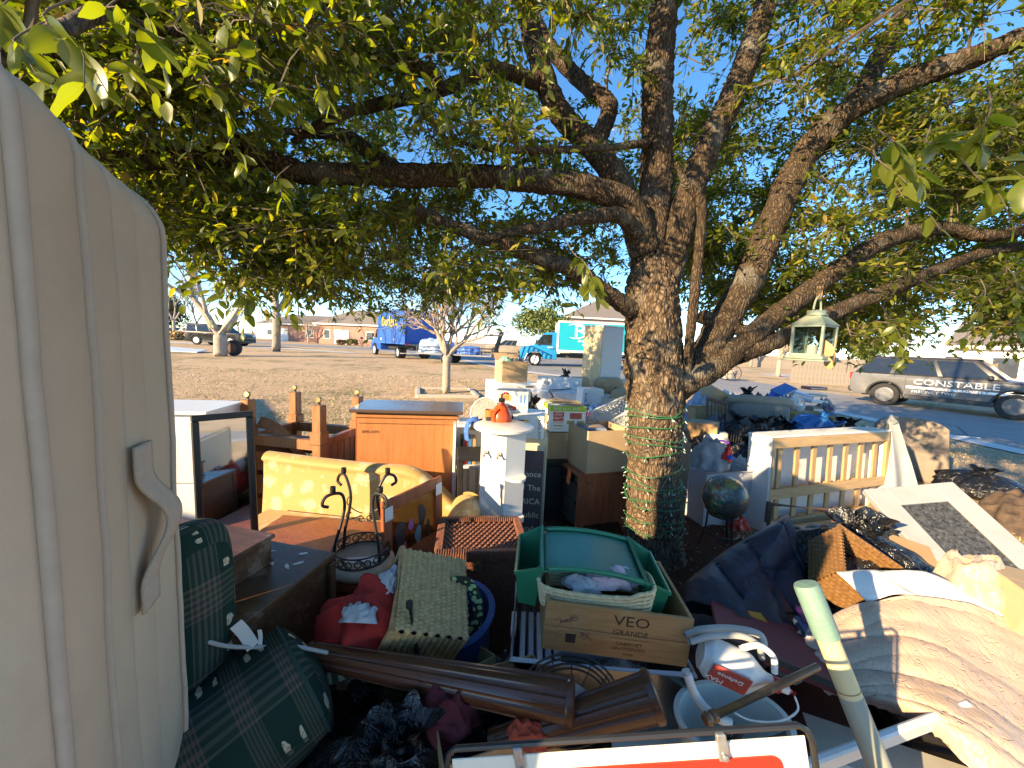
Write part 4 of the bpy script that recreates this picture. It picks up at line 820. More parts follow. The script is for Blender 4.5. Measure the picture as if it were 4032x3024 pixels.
WICK_D = plain('dark_wicker', (.16, .062, .038), .5, .5, 60); WICK_T = plain('tan_seagrass', (.56, .34, .15), .75, .35, 50); WICK_O = plain('honey_wicker', (.20, .10, .036), .6, .35, 60); STRAW = plain('pale_straw', (.62, .48, .27), .7, .25, 50); MIRROR = plain('mirror_glass', (.82, .84, .85), .03, .02, 3, metal=1.)
def weave(b, O, X, Y, nx, ny, amp, sub=3, bead=False):   # a woven face: every strand bulges
    O, X, Y = Vector(O), Vector(X), Vector(Y); Nn = X.cross(Y).normalized()
    def fn(s, t):
        i, j = s*nx, t*ny; r = int(min(j, ny-1e-6)); w_ = abs(math.sin(math.pi*(i+.5*(r % 2))))*abs(math.sin(math.pi*j))**.6 if bead else (.55+.45*math.sin(2*math.pi*i+math.pi*(r % 2)))*abs(math.sin(math.pi*j))**.5
        return O+X*s+Y*t+Nn*amp*w_
    b.sheet(fn, nx*sub, ny*sub); return b
# ------------------------------------------------------------------ the tall mattress at the side of the view
def mattress():
    A = Vector((-.64, .50, 0)); Bv = Vector((-.785, .86, 0)); th = (Bv-A).length; td = (Bv-A).normalized(); ld = Vector((-td.y, td.x, 0))
    if ld.x > 0: ld = -ld
    H0, H1, W = 1.925, 1.895, 1.0
    t = TM('mattress', 'tall cream pillow top mattress standing on end with a cloth handle', 'mattress', A, ld, (0, 0, 1)); t.matrix_world = Matrix.Translation(A) @ Matrix((ld, td, Vector((0, 0, 1)))).transposed().to_4x4()
    # local x runs along the mattress away from us, y through its thickness, z up
    seams = [0, .30, .52, .72, 1.0]
    def border(s, q):
        k = max(i for i in range(len(seams)-1) if q >= seams[i]-1e-9); f = (q-seams[k])/(seams[k+1]-seams[k]); bulge = (.014 if k == 0 else .004)*math.sin(math.pi*min(1, max(0, f)))**.6
        H = H0+(H1-H0)*q; r = .05+.05*q; L1 = H-r; L2 = L1+r*math.pi/2; tot = L2+W-r; l = s*tot
        if l < L1: p = Vector((0, q*th, l)); nn = Vector((-1, 0, 0))
        elif l < L2: a = (l-L1)/r; p = Vector((r-r*math.cos(a), q*th, L1+r*math.sin(a))); nn = Vector((-math.cos(a), 0, math.sin(a)))
        else: p = Vector((r+l-L2, q*th, H)); nn = Vector((0, 0, 1))
        w_ = .0035*fb((p.x*3, p.y*7, p.z*3.5), 5)
        y2 = p.y+.008*math.sin(p.z*4.3+1)*(0 < q < 1)*math.sin(math.pi*q)
        return (p.x+nn.x*(bulge+w_), y2, p.z+nn.z*(bulge+w_))
    b = MB(); b.sheet(border, 170, 48); bo = b.build('border', TICK, t, smooth='all')
    def panel(s, q):
        x, z = .0+s*W, q*H0; ed = min(1, min(x, H0-z)/.07)**.5
        tuft = abs(math.sin(5.2*z+1.3*math.sin(3*x)))*abs(math.sin(4.6*x+1.1*math.sin(4*z+1)))
        return (x, -.035*ed-.03*tuft**.5*ed, z)
    bx('core', TICK, (.53, th/2, H1/2-.05), (.92, th-.05, H1-.12), t, .02)
    MB().sheet(panel, 60, 80).build('quilted_panel', TICK, t, smooth='all'); MB().sheet(lambda s, q: (.04+s*(W-.04), th-.004, q*(H1-.09)), 6, 8).build('back_panel', TICK, t)
    for q, r in ((0, .0095), (.30, .0085), (.985, .006)):
        P = [Vector(border(i/140, min(.9999, q)))+Vector((-.004, .0, .0)) for i in range(141)]; MB().tube(P, r, 8).build('piping', plain('piping_cord', (.40, .33, .26), .9, .08, 30), t, smooth='all')
    for q in (.52, .72): MB().tube([Vector(border(i/120, q))+Vector((.0005, 0, 0)) for i in range(90)], .0022, 5).build('seam', plain('seam_thread', (.34, .29, .23), .9), t)
    # handle: a strap sewn on at both ends and hanging slack between
    def strap(s, q):
        z = 1.375-.335*s; sl = math.sin(math.pi*min(1, max(0, (s-.16)/.7)))**2*(.16 < s < .86); y = th*(.60+.10*sl*math.sin(3.6*s))+ (q-.5)*.062
        return (-.012-.026*sl, y+.012*sl, z)
    MB().sheet(strap, 40, 6, .006).build('handle', plain('strap_webbing', (.40, .33, .26), .9, .08, 60, .4, 200), t, smooth='all')
mattress()
# ------------------------------------------------------------------ yard sign close to the camera
def sign():
    a, c = at(1752, 2950, .63), at(3188, 2852, .60); X = c-a; L = X.length
    t = TM('yard_sign', 'white and red metal yard sign clipped into a thin black frame', 'sign', a, X, (0, .12, 1))
    SW = plain('sign_white', (.80, .76, .64), .45, .03, 6); SR = plain('sign_red', (.70, .03, .018), .45, .04, 6); GAL = plain('zinc_clip', (.42, .42, .42), .4, .15, 30, metal=.7)
    b = MB(); r = .004
    b.tube([(.0, 0, -.5), (.0, 0, -.03), (.006, 0, -.01), (.02, 0, 0), (L-.02, 0, 0), (L-.006, 0, -.01), (L, 0, -.03), (L, 0, -.5)], .0055, 8); b.build('frame', BLACKP, t, smooth=True)
    pl_ = MB().box((L/2, .002, -.27), (L-.02, .003, .50), bev=.001).build('plate', SW, t)
    rr = .018; x0, x1, z1 = .045, L-.055, -.048
    P = [(x0, -.5), (x1, -.5)]+[(x1-rr+rr*math.cos(a_), z1-rr+rr*math.sin(a_)) for a_ in [i*math.pi/12 for i in range(7)]]+[(x0+rr+rr*math.cos(a_), z1-rr+rr*math.sin(a_)) for a_ in [math.pi/2+i*math.pi/12 for i in range(7)]]
    MB().prism(P, -.0022, .0002).build('red_field', SR, pl_)
    text('R', .20, SW, pl_, (L*.728, -.0026, -.165), FRONT, .0008, sx=1.1)
    for x in (.135, L-.155):
        k = MB(); k.box((x, -.006, -.008), (.016, .012, .02), bev=.002); k.box((x+.002, -.005, -.032), (.018, .004, .034), bev=.003); k.lathe([(.001, -.004), (.005, -.003), (.005, 0)], 10, (x+.003, -.008, -.04), 'Y'); k.build('clip', GAL, t)
    for x in (0, L): MB().tube([(x, 0, -.5), (x, .02, -1.0)], .0055, 6).build('stake', BLACKP, t)
sign()
# ------------------------------------------------------------------ plaid sofa pieces
def bolster():
    a, c = at(1225, 2640, 1.12), at(640, 3120, .86); ax = (c-a); L = ax.length; axn = ax.normalized(); r = .185
    t = TM('sofa_cushion', 'thick green plaid sofa cushion lying on its side near the sign', 'cushion', a, axn, (0, 0, 1))
    def fn(s, q):
        an = 2*math.pi*s; e = min(1, min(q, 1-q)/.13); k = math.sqrt(max(0, 1-(1-e)**2)); cs, sn = math.cos(an), math.sin(an); sq = (abs(cs)**2.1+abs(sn)**2.1)**(-1/2.1)
        rr = r*(.78+.22*k)*sq*(1+.03*mn.noise(Vector((cs*2, sn*2, q*4)))); return (q*L, cs*rr*(.85+.15*k) if False else cs*rr, sn*rr*.92)
    b = MB(); b.sheet(fn, 56, 40, wrap=True); n = len(b.v); cv = [fn(i/56, 0) for i in range(56)]
    b.build('cover', PLAID, t, smooth='all')
    b = MB(); b.sheet(lambda s, q: Vector((-.03*(1-q*q), 0, 0))+Vector(fn(s, 0))*q, 56, 6, wrap=True); b.uv = {i: (v.y*1.5+.4, v.z*1.3+.2) for i, v in enumerate(b.v)}; b.build('end_panel', PLAID, t, smooth='all')
    MB().tube([Vector(fn(i/56, .075)) for i in range(56)], .006, 6, closed=True).build('piping', plain('plaid_piping', (.02, .05, .04), .9), t)
bolster()
def upright():
    c = at(752, 2440, 1.02); t = T('sofa_cushion', 'upright green plaid sofa cushion wedged between mattress and desk', 'cushion', (c.x, c.y, c.z-.30), 0, rot=(R(-3), R(-4), R(-12)))
    def fn(s, q):                                        # rounded slab: s runs round the outline, q through the thickness
        an = 2*math.pi*s; cs, sn = math.cos(an), math.sin(an); n = 5.; sq = (abs(cs)**n+abs(sn)**n)**(-1/n); e = 1-abs(2*q-1)**4*.22
        return ((q-.5)*.14, cs*sq*.10*e, .30+sn*sq*.27*e)
    MB().sheet(fn, 64, 18, wrap=True).build('cover', PLAID, t, smooth='all')
    for q in (0, 1):
        b = MB(); b.sheet(lambda s, k: (Vector(fn(s, q))-Vector(((q-.5)*.14, 0, .3)))*k+Vector(((q-.5)*(.14+.03*(1-k*k)), 0, .3)), 64, 8, wrap=True); b.uv = {i: (v.y*1.5+.2, v.z*1.2) for i, v in enumerate(b.v)}; b.build('face_panel', PLAID, t, smooth='all')
upright()
p1 = [at(560, 2455, .98), at(680, 2470, .98), at(800, 2520, 1.0), at(900, 2545, 1.02), at(1030, 2548, 1.05), at(1150, 2545, 1.06), at(1290, 2570, 1.1)]
MB().tube(smooth_path(p1, 8), .0055, 8).build('power_cord', plain('grey_cord', (.42, .41, .38), .5), None, True, 'pale grey power cord looping past the plaid cushions', 'cord')
def tag_(label, u, v, d, w_, h, rot, mat):
    c = at(u, v, d); b = MB(); b.sheet(lambda s, q: ((s-.5)*w_, .012*math.sin(2.4*q), (q-.5)*h), 4, 8, .0008); return b.build('paper_tag', mat, None, True, label, 'tag', loc=c, rot=rot)
tag_('pale curled paper tag standing beside the power cord', 960, 2505, 1.04, .035, .085, (R(-20), R(-35), R(30)), PAPER); tag_('narrow white paper strip beside the curled tag', 1018, 2520, 1.05, .012, .05, (R(-10), R(-8), R(10)), PAPER)
# ------------------------------------------------------------------ desk with raised part
def desk():
    c = gnd(1308, 2178, .70); e2 = Vector((-.975, .22, 0)).normalized(); e1 = Vector((-.22, -.975, 0)).normalized()      # e2 to the left, e1 towards us
    t = TM('wooden_desk', 'worn dark brown wooden desk with a raised box on its top', 'desk', (c.x, c.y, 0), e2, (0, 0, 1)); t.matrix_world = Matrix.Translation((c.x, c.y, 0)) @ Matrix((e2, e1, Vector((0, 0, 1)))).transposed().to_4x4()
    L, D, H = .84, .44, .70
    bx('top', WALNUT, (L/2, D/2, H-.0125), (L+.02, D+.02, .025), t, .004)
    bx('side_panel', WALNUT, (.012, D/2, (H-.027)/2), (.024, D, H-.027), t, .003); bx('side_panel', WALNUT, (L-.012, D/2, (H-.027)/2), (.024, D, H-.027), t, .003)
    bx('corner_post', WALNUT, (-.004, .018, (H-.03)/2), (.03, .036, H-.03), t, .003); bx('corner_post', WALNUT, (-.004, D-.018, (H-.03)/2), (.03, .036, H-.03), t, .003); bx('lower_rail', WALNUT, (-.002, D/2, .09), (.026, D-.08, .1), t, .003); bx('back_panel', WALNUT, (L/2, .012, (H-.03)/2), (L-.05, .012, H-.03), t, 0); bx('shelf', WALNUT, (L/2, D/2, .25), (L-.05, D-.03, .018), t, .002)
    # raised box: open black front
    bx('raised_top', WALNUT, (.41, D/2+.06, H+.105), (.48, .34, .018), t, .004); bx('raised_side', WALNUT, (.19, D/2+.06, H+.047), (.018, .32, .094), t, .002); bx('raised_side', WALNUT, (.63, D/2+.06, H+.047), (.018, .32, .094), t, .002); bx('raised_back', WALNUT, (.41, D/2-.095, H+.047), (.42, .012, .094), t, .002)
    bx('raised_moulding', WALNUT, (.186, D/2+.06, H+.006), (.022, .33, .012), t, .002)
    g = random.Random(4)
    for i in range(9): MB().prism([(g.uniform(.010, .03)*math.cos(a), g.uniform(.004, .012)*math.sin(a)) for a in [6.283*k/7 for k in range(7)]], H+.0005, H+.0015, 'XY').build('paper_scrap', PAPER, t, loc=(g.uniform(.05, .6), g.uniform(.03, .14), 0), rz=g.uniform(0, 3))
desk()
# ------------------------------------------------------------------ low table with iron centrepiece
zt = .45; LT = T('low_table', 'low reddish brown coffee table carrying the iron scroll stand', 'table', (-.80, 1.98, 0), R(-4))
bx('top', CHERRY, (0, 0, zt-.02), (1.30, .62, .04), LT, .006)
for sx in (-1, 1):
    for sy in (-1, 1): bx('leg', CHERRY, (sx*.58, sy*.25, (zt-.04)/2), (.06, .06, zt-.04), LT, .004)
bx('apron', CHERRY, (0, -.27, zt-.10), (1.12, .02, .11), LT, .002); bx('apron', CHERRY, (0, .27, zt-.10), (1.12, .02, .11), LT, .002)
def scroll(c, r, n=22, turns=1.35, a0=0., sgn=1, up=Vector((0, 0, 1)), x=Vector((1, 0, 0))):
    return [c+(x*math.cos(a0+sgn*a)+up*math.sin(a0+sgn*a))*r*(1-.55*i/n) for i, a in [(i, 2*math.pi*turns*i/n) for i in range(n+1)]]
def stand():
    c = gnd(1422, 2235, zt); t = T('iron_scroll_stand', 'black wrought iron scroll candle stand on a round stone base', 'stand', (c.x, c.y, zt), R(6))
    MB().lathe([(.001, 0), (.13, 0), (.158, .018), (.162, .035), (.150, .058), (.138, .062), (.134, .05), (.001, .05)], 40).build('stone_base', STONE, t, smooth=50)
    w_ = .0075; rb = .132
    ring = MB().tube([(rb*math.cos(a), rb*math.sin(a), .068) for a in [6.283*i/48 for i in range(48)]], .005, 6, closed=True); ring.tube([(rb*math.cos(a), rb*math.sin(a), .118) for a in [6.283*i/48 for i in range(48)]], .004, 6, closed=True); ring.build('ring', IRON, t, True)
    for k in range(10):
        a = 6.283*k/10; cc = Vector((rb*math.cos(a), rb*math.sin(a), .093)); tx = Vector((-math.sin(a), math.cos(a), 0)); MB().tube(scroll(cc-tx*.018, .021, 20, 1.3, 0, 1, x=tx), .0032, 5).tube(scroll(cc+tx*.020, .021, 20, 1.3, math.pi, 1, x=tx), .0032, 5).build('scroll', IRON, t, True)
    bx('paper_label', PAPER, (.01, -.02, .054), (.15, .05, .002), t, 0, rot=(0, 0, .1))
    for a, top in ((R(215), .43), (R(325), .43), (R(35), .47), (R(145), .47)):
        dx, dy = math.cos(a), math.sin(a)
        P = [Vector((dx*rb, dy*rb, .06)), Vector((dx*rb*.93, dy*rb*.93, .16)), Vector((dx*rb*.72, dy*rb*.72, .26)), Vector((dx*rb*.60, dy*rb*.60, .34)), Vector((dx*rb*.68, dy*rb*.68, .40)), Vector((dx*rb*.95, dy*rb*.95, top-.015)), Vector((dx*rb*1.25, dy*rb*1.25, top-.025)), Vector((dx*rb*1.35, dy*rb*1.35, top-.06)), Vector((dx*rb*1.15, dy*rb*1.15, top-.075))]
        up = MB().tube(smooth_path(P, 6), w_, 8).build('upright', IRON, t, True)
        MB().lathe([(.011, 0), (.013, .003), (.013, .028), (.010, .028), (.010, .004)], 12, (dx*rb*1.0, dy*rb*1.0, top-.008)).build('candle_cup', IRON, up, True)
    b = MB(); yb = .075
    for s in (-1, 1):
        b.tube(smooth_path([(s*.015, yb, .25), (s*.05, yb, .265), (s*.09, yb, .30), (s*.085, yb, .335), (s*.065, yb, .33)], 6), .003, 5); b.tube(smooth_path([(s*.02, yb, .24), (s*.07, yb, .22), (s*.095, yb, .235), (s*.085, yb, .26), (s*.07, yb, .25)], 6), .003, 5); b.tube(scroll(Vector((s*.02, yb, .222)), .018, 18, 1.2, 0, s), .003, 5)
    b.build('scroll_back', IRON, t, True)
stand()
# ------------------------------------------------------------------ gold sofa
def sofa():
    t = T('gold_sofa', 'gold damask camel back sofa with rolled arms behind the low table', 'sofa', (-1.02, 2.62, 0), R(-7))
    W = 1.5
    def top(x): return .735-.02*math.cos(x*2)-.36*sst((x-.28)/.62)**1.2*(x > .28)
    def back(s, q):
        x = -W/2+s*(W+.03); h = top(x); a = q
        if a < .62: return (x, -.10+.05*math.sin(a/.62*1.5)+.02*x*x, .12+(h-.17)*a/.62)
        if a < .82: k = (a-.62)/.20*math.pi; return (x, -.01-.065*math.cos(k)+.02*x*x, h-.05+.06*math.sin(k))
        return (x, .055+.03*(a-.82), h-.05-(h-.05)*(a-.82)/.18)
    MB().sheet(back, 64, 44).build('backrest', DAMASK, t, smooth='all')
    bx('seat', DAMASK, (0, -.38, .25), (W-.15, .56, .26), t, .05); bx('seat_base', DAMASK, (0, -.36, .09), (W-.1, .56, .08), t, .01)
    for s, ln in ((1, .60),):
        r = .105; ax0, ax1 = Vector((s*(W/2+.02), -.02, .50)), Vector((s*(W/2+.06), -.02-ln, .40))
        P = [ax0.lerp(ax1, i/12) for i in range(13)]; b = MB().tube(P, [r*.9]+[r]*11+[r*.96], 26); b.tube([ax1, ax1+Vector((0, -.02, 0))], [r*.97, r*.8], 26); arm = b.build('arm', DAMASK, t, smooth=50)
        bx('arm_panel', DAMASK, (s*(W/2-.01), -.30, .22), (.10, .56, .42), t, .02)
        MB().tube([ax1+Vector((r*.97*math.cos(a), -.004, r*.97*math.sin(a))) for a in [6.283*i/30 for i in range(30)]], .005, 5, closed=True).build('piping', plain('gold_piping', (.45, .28, .09), .7), arm)
    for s in (-1, 1): bx('foot', WALNUT, (s*.6, -.6, .03), (.06, .06, .06), t, .006)
sofa()
# ------------------------------------------------------------------ dark framed mirror, white chest, upturned table, big cabinet
def mirror():
    a, c = at(798, 1638, 2.0), at(1036, 1598, 2.2); X = (c-a); X.z = 0; w_ = X.length
    zt_ = a.z+.01; t = TM('leaning_mirror', 'tall narrow mirror in a black frame leaning behind the desk', 'mirror', (a.x+.03, a.y-.10, .0), X, (-.03, .085, 1)); h = zt_; f = .034
    for z in (f/2, h-f/2): bx('frame_rail', BLACKW, (w_/2, 0, z), (w_, .028, f), t, .005)
    for x in (f/2, w_-f/2): bx('frame_stile', BLACKW, (x, -.001, h/2), (f, .028, h-2*f+.002), t, .005)
    bx('glass', MIRROR, (w_/2, .004, h/2), (w_-2*f+.01, .006, h-2*f+.01), t, 0); bx('backing', CARD, (w_/2, .012, h/2), (w_-.02, .006, h-.02), t, 0)
mirror()
p = at(815, 1640, 2.45); wc = T('white_chest', 'plain white melamine chest standing between mattress and mirror', 'chest', (p.x-.42, p.y, 0), R(9))
H = p.z; bx('carcass', WMEL, (-.12, .22, H/2), (1.0, .44, H), wc, .004); bx('front_panel', WMEL, (-.12, -.012, H*.76), (.96, .02, H*.42), wc, .003); bx('front_panel', WMEL, (-.12, -.012, H*.29), (.96, .02, H*.46), wc, .003); bx('top', plain('sky_tinted_top', (.66, .68, .72), .3, .03), (-.12, .21, H+.012), (1.03, .49, .022), wc, .003)  # top tinted bluish: sky reflection put into its colour
def upturned():
    p = gnd(1225, 1700, .62); t = T('upturned_table', 'upside down stained pine table with caster feet in the air', 'table', (-1.70, 3.12, 0), R(-10)); W, D = .66, .54
    z1, z2 = .80, 1.06
    for sx in (-1, 1):
        for sy in (-1, 1):
            lg = bx('leg', REDPINE, (sx*(W/2-.02), sy*(D/2-.02), z2/2+.03), (.075, .075, z2-.02), t, .006); bx('corner_block', REDPINE, (sx*(W/2-.02), sy*(D/2-.02), z1+.03), (.10, .10, .10), lg, .008)
            MB().tube([(sx*(W/2-.02), sy*(D/2-.02), z2+.02), (sx*(W/2-.02), sy*(D/2-.02), z2+.05)], .012, 8).lathe([(.001, -.012), (.018, -.012), (.02, 0), (.018, .012), (.001, .012)], 14, (sx*(W/2-.02), sy*(D/2-.02), z2+.062), 'Y').build('caster', BRASS, lg)
    for s in (-1, 1):
        for k in range(6): bx('plank', REDPINE, (s*(W/2-.02), -D/2+.10+k*.084, .45), (.022, .078, .62), t, .003)
        bx('rail', REDPINE, (s*(W/2-.02), 0, z1-.02), (.05, D-.10, .06), t, .004); bx('rail', REDPINE, (0, s*(D/2-.02), z1-.03), (W-.12, .05, .08), t, .004)
        for k in range(3): bx('slat', REDPINE, (0, s*(D/2-.02), .22+k*.19), (W-.10, .02, .15), t, .003)
    bx('brace', REDPINE, (-.05, .05, .72), (.62, .07, .03), t, .004, rot=(0, R(9), R(38))); bx('table_top', REDPINE, (0, 0, .06), (W+.14, D+.14, .04), t, .006)
    b = MB(); b.sheet(lambda s, q: (-W/2+.05+.45*s, -D/2+.06+.05*q, .86-.34*s*s+.07*q), 10, 2, .02); b.build('curved_bracket', REDPINE, t)
upturned()
def cabinet():
    a, c = at(1400, 1622, 2.86), at(1806, 1628, 2.95); X = c-a; X.z = 0; w_ = X.length; h = (a.z+c.z)/2; t = TM('tall_cabinet', 'big orange brown cabinet turned to show its plain plywood back', 'cabinet', (a.x, a.y, 0), X, (0, 0, 1))
    bx('back_panel', ORANGEW, (w_/2, .0, h/2), (w_-.03, .012, h), t, .002); bx('side', CHERRY, (.012, .2, h/2), (.022, .40, h), t, .003); bx('side', WMEL, (w_-.006, .2, h/2), (.022, .40, h), t, .003); bx('front', CHERRY, (w_/2, .40, h/2), (w_-.04, .02, h), t, .003)
    bx('crown_strip', ORANGEW, (w_/2, -.012, h-.028), (w_+.005, .022, .03), t, .006); bx('crown_strip', ORANGEW, (w_/2, -.012, h-.075), (w_-.03, .012, .022), t, .003); bx('top', plain('dark_gloss_top', (.10, .07, .06), .18, .2, 6), (w_/2, .19, h+.014), (w_+.07, .50, .026), t, .006)
    text('BMS-0391', .032, plain('stamp_ink', (.16, .06, .03), .8), t, (.115, -.008, h-.155), FRONT, .0004)
cabinet()
def door_frame():
    a, c = gnd(1520, 2000, .76), gnd(1752, 1888, .76); X = c-a; X.z = 0; w_ = X.length; h = .78
    t = TM('cabinet_door', 'cherry framed glass cabinet door with stickers propped beside the iron stand', 'door', (a.x, a.y, 0), X, (-.02, .05, 1)); f = .062; D_ = CHERRY
    for x in (f/2, w_-f/2): bx('stile', D_, (x, 0, h/2), (f, .022, h), t, .003)
    for z in (f/2, h-f/2): bx('rail', D_, (w_/2, .001, z), (w_-2*f, .022, f), t, .003)
    bx('glass', glass('door_glass', (.55, .52, .5), .05, .9), (w_/2, .004, h/2), (w_-2*f+.01, .004, h-2*f+.01), t, 0)
    for x in (f*.6, w_-f*.6): bx('paper_patch', PAPER, (x, -.0125, h-.07), (.055, .002, .07), t, 0)
    for k, (x, z, sx, sz, c_) in enumerate([(.13, .55, .035, .09, (.05, .04, .04)), (.30, .60, .032, .07, (.05, .04, .04)), (.36, .46, .018, .09, (.06, .05, .05)), (.21, .58, .02, .03, (.35, .12, .3)), (.16, .47, .018, .03, (.5, .1, .12)), (.27, .50, .025, .05, (.12, .3, .42))]):
        x = min(x, w_-.09); P = [(x+sx*math.cos(a_)*(1+.2*math.sin(3*a_+k)), z+sz*math.sin(a_)*(1+.15*math.cos(2*a_+k))) for a_ in [6.283*i/18 for i in range(18)]]
        MB().prism(P, -.001-.0004*k, .001).build('sticker', plain('sticker%d' % k, c_, .5), t)
door_frame()
# ------------------------------------------------------------------ baskets and hamper
def hamper():
    t = T('wicker_hamper', 'dark brown wicker hamper with sunken woven lid and metal latch', 'hamper', (-.13, 1.96, 0), R(7)); W, D, H = .43, .36, .58
    b = MB(); hw, hd = W/2, D/2
    weave(b, (-hw, -hd, 0), (W, 0, 0), (0, 0, H-.05), 26, 34, .006); weave(b, (hw, -hd, 0), (0, D, 0), (0, 0, H-.05), 24, 34, .006); weave(b, (hw, hd, 0), (-W, 0, 0), (0, 0, H-.05), 26, 34, .006); weave(b, (-hw, hd, 0), (0, -D, 0), (0, 0, H-.05), 24, 34, .006)
    b.build('body', WICK_D, t, smooth='all', fix=False)
    lid = MB(); weave(lid, (-hw+.02, -hd+.02, H-.025), (W-.04, 0, 0), (0, D-.04, 0), 13, 13, .018, 5); lid = lid.build('lid', WICK_D, t, smooth='all', fix=False)
    for (c, d) in (((0, -hd, H-.02), (W+.03, .035, .05)), ((0, hd, H-.02), (W+.03, .035, .05)), ((-hw, 0, H-.021), (.035, D-.02, .05)), ((hw, 0, H-.021), (.035, D-.02, .05))):
        bm_ = MB().box(c, d, bev=.012, seg=2); L_ = max(d[0], d[1]); n = int(L_/.012); ax = 0 if d[0] > d[1] else 1
        for i in range(n):
            o = -L_/2+(i+.5)*L_/n; p = list(c); p[ax] += o; dd = [x+.006 for x in d]; dd[ax] = L_/n*.6; bm_.box(p, dd, bev=.004)
        bm_.build('lid_border', WICK_D, lid)
    MB().lathe([(.012, -.004), (.022, -.004), (.022, 0), (.012, 0), (.012, -.004)], 20, (-.02, -hd-.012, H-.075), 'Y').box((-.02, -hd-.009, H-.05), (.03, .006, .03), bev=.002).build('latch', BRASS, t, True)
hamper()
def sea_basket():
    t = TM('seagrass_basket', 'square tan seagrass basket tipped on its corner spilling clothes', 'basket', at(1650, 2420, 1.38), (-.40, .30, -.86), (-.75, -.35, .50)); W, H = .31, .27; hw = W/2
    b = MB(); weave(b, (-hw, -hw, -H/2), (W, 0, 0), (0, 0, H), 22, 13, .009, 3, True); weave(b, (hw, -hw, -H/2), (0, W, 0), (0, 0, H), 22, 13, .009, 3, True); weave(b, (hw, hw, -H/2), (-W, 0, 0), (0, 0, H), 22, 13, .009, 3, True); weave(b, (-hw, hw, -H/2), (0, -W, 0), (0, 0, H), 22, 13, .009, 3, True); weave(b, (-hw, hw, -H/2), (W, 0, 0), (0, -W, 0), 22, 13, .007, 3, True)
    b.build('woven_side', WICK_T, t, smooth='all', fix=False)
    MB().tube([(-hw, -hw, H/2), (hw, -hw, H/2), (hw, hw, H/2), (-hw, hw, H/2)], .013, 8, closed=True).build('rim', WICK_T, t, True)
    b = MB(); k = hw-.006
    for (O, X) in (((-k, -k), (1, 0)), ((k, -k), (0, 1)), ((k, k), (-1, 0)), ((-k, k), (0, -1))): b.sheet(lambda s, q: (O[0]+X[0]*2*k*s, O[1]+X[1]*2*k*s, -H/2+.004+H*q), 4, 4)
    b.build('lining', plain('dark_lining', (.03, .03, .04), .9), t)
sea_basket()
def cloth(name, label, cat, c, rx, ry, h, mat, seed, rot=(0, 0, 0), folds=7, amp=.12, group=None):
    b = MB(); o_ = Vector((seed*2.3, seed, 0))
    def fn(s, q):
        a = 2*math.pi*s; e = q*math.pi*.5; r = math.cos(e)**.7 if q < 1 else 0
        f = 1+amp*math.sin(folds*a+4*mn.noise(Vector((math.cos(a), math.sin(a), q*2))+o_)+3*q)*(1-q)+amp*1.5*mn.noise(Vector((math.cos(a)*1.5, math.sin(a)*1.5, q*2.5))+o_)
        zz = math.sin(e)*h*(1+.35*mn.noise(Vector((math.cos(a)*r*2, math.sin(a)*r*2, 3))+o_)); x, y = math.cos(a)*r*rx*f, math.sin(a)*r*ry*f
        rid = abs(mn.noise(Vector((x/rx*2.3, y/ry*2.3, zz/h*2))+o_)); return (x*(1-.12*rid), y*(1-.12*rid), zz*(1.1-.5*rid))
    b.sheet(fn, 64, 26, wrap=True); return b.build(name, mat, None, 'all', label, cat, group, loc=c, rot=rot)
cloth('red_garment', 'bright red garment bundled in the mouth of the tipped basket', 'clothes', at(1470, 2530, 1.27), .17, .13, .19, REDCLOTH, 3, (R(-22), R(-14), R(30)), 6)
cloth('grey_garment', 'pale grey shirt crumpled over the red garment', 'clothes', at(1412, 2455, 1.20), .07, .055, .06, GREYCLOTH, 5, (R(-40), 0, 0), 5)
cloth('grey_garment', 'pale grey cloth strip between red garment and basket rim', 'clothes', at(1500, 2350, 1.32), .05, .05, .09, GREYCLOTH, 9, (R(-30), R(25), 0), 4)
def m_stripe():
    n = N('striped_knit'); v = n.coord((1, 1, 1)); sp = n.n('SeparateXYZ'); n.l(v, sp.inputs[0]); f = n.math('GREATER_THAN', n.math('FRACT', n.math('MULTIPLY', n.math('ADD', sp.outputs[0], n.math('MULTIPLY', sp.outputs[2], .4)), 28)), .5); n.set(Base_Color=n.mix(f, (.05, .05, .03), (.36, .33, .22)), Roughness=.95); return n.m
cloth('striped_knit', 'olive and cream striped knit bundle under the red garment', 'clothes', at(1400, 2600, 1.22), .11, .09, .08, m_stripe(), 12, (0, 0, 0), 6)
# blue tub with the lanyard
c = at(1815, 2490, 1.50); tb_ = T('blue_tub', 'round blue plastic tub tucked behind the seagrass basket', 'tub', (c.x, c.y, c.z-.10), 0, rot=(R(10), R(-8), 0)); BLUEP = plain('blue_plastic', (.02, .09, .28), .4, .1, 8)
MB().lathe([(.001, 0), (.12, 0), (.155, .22), (.168, .225), (.168, .235), (.150, .235), (.118, .012), (.001, .012)], 32).build('body', BLUEP, tb_, smooth=40); MB().tube([(.168*math.cos(a), .168*math.sin(a), .228) for a in [6.283*i/32 for i in range(32)]], .008, 6, closed=True).build('rim', BLUEP, tb_, True)
LG = plain('pale_green_strap', (.30, .50, .25), .8, .1, 12); SP = [at(1730, 2330, 1.42), at(1790, 2290, 1.40), at(1850, 2300, 1.40), at(1882, 2390, 1.40), at(1870, 2470, 1.40), at(1820, 2560, 1.40)]
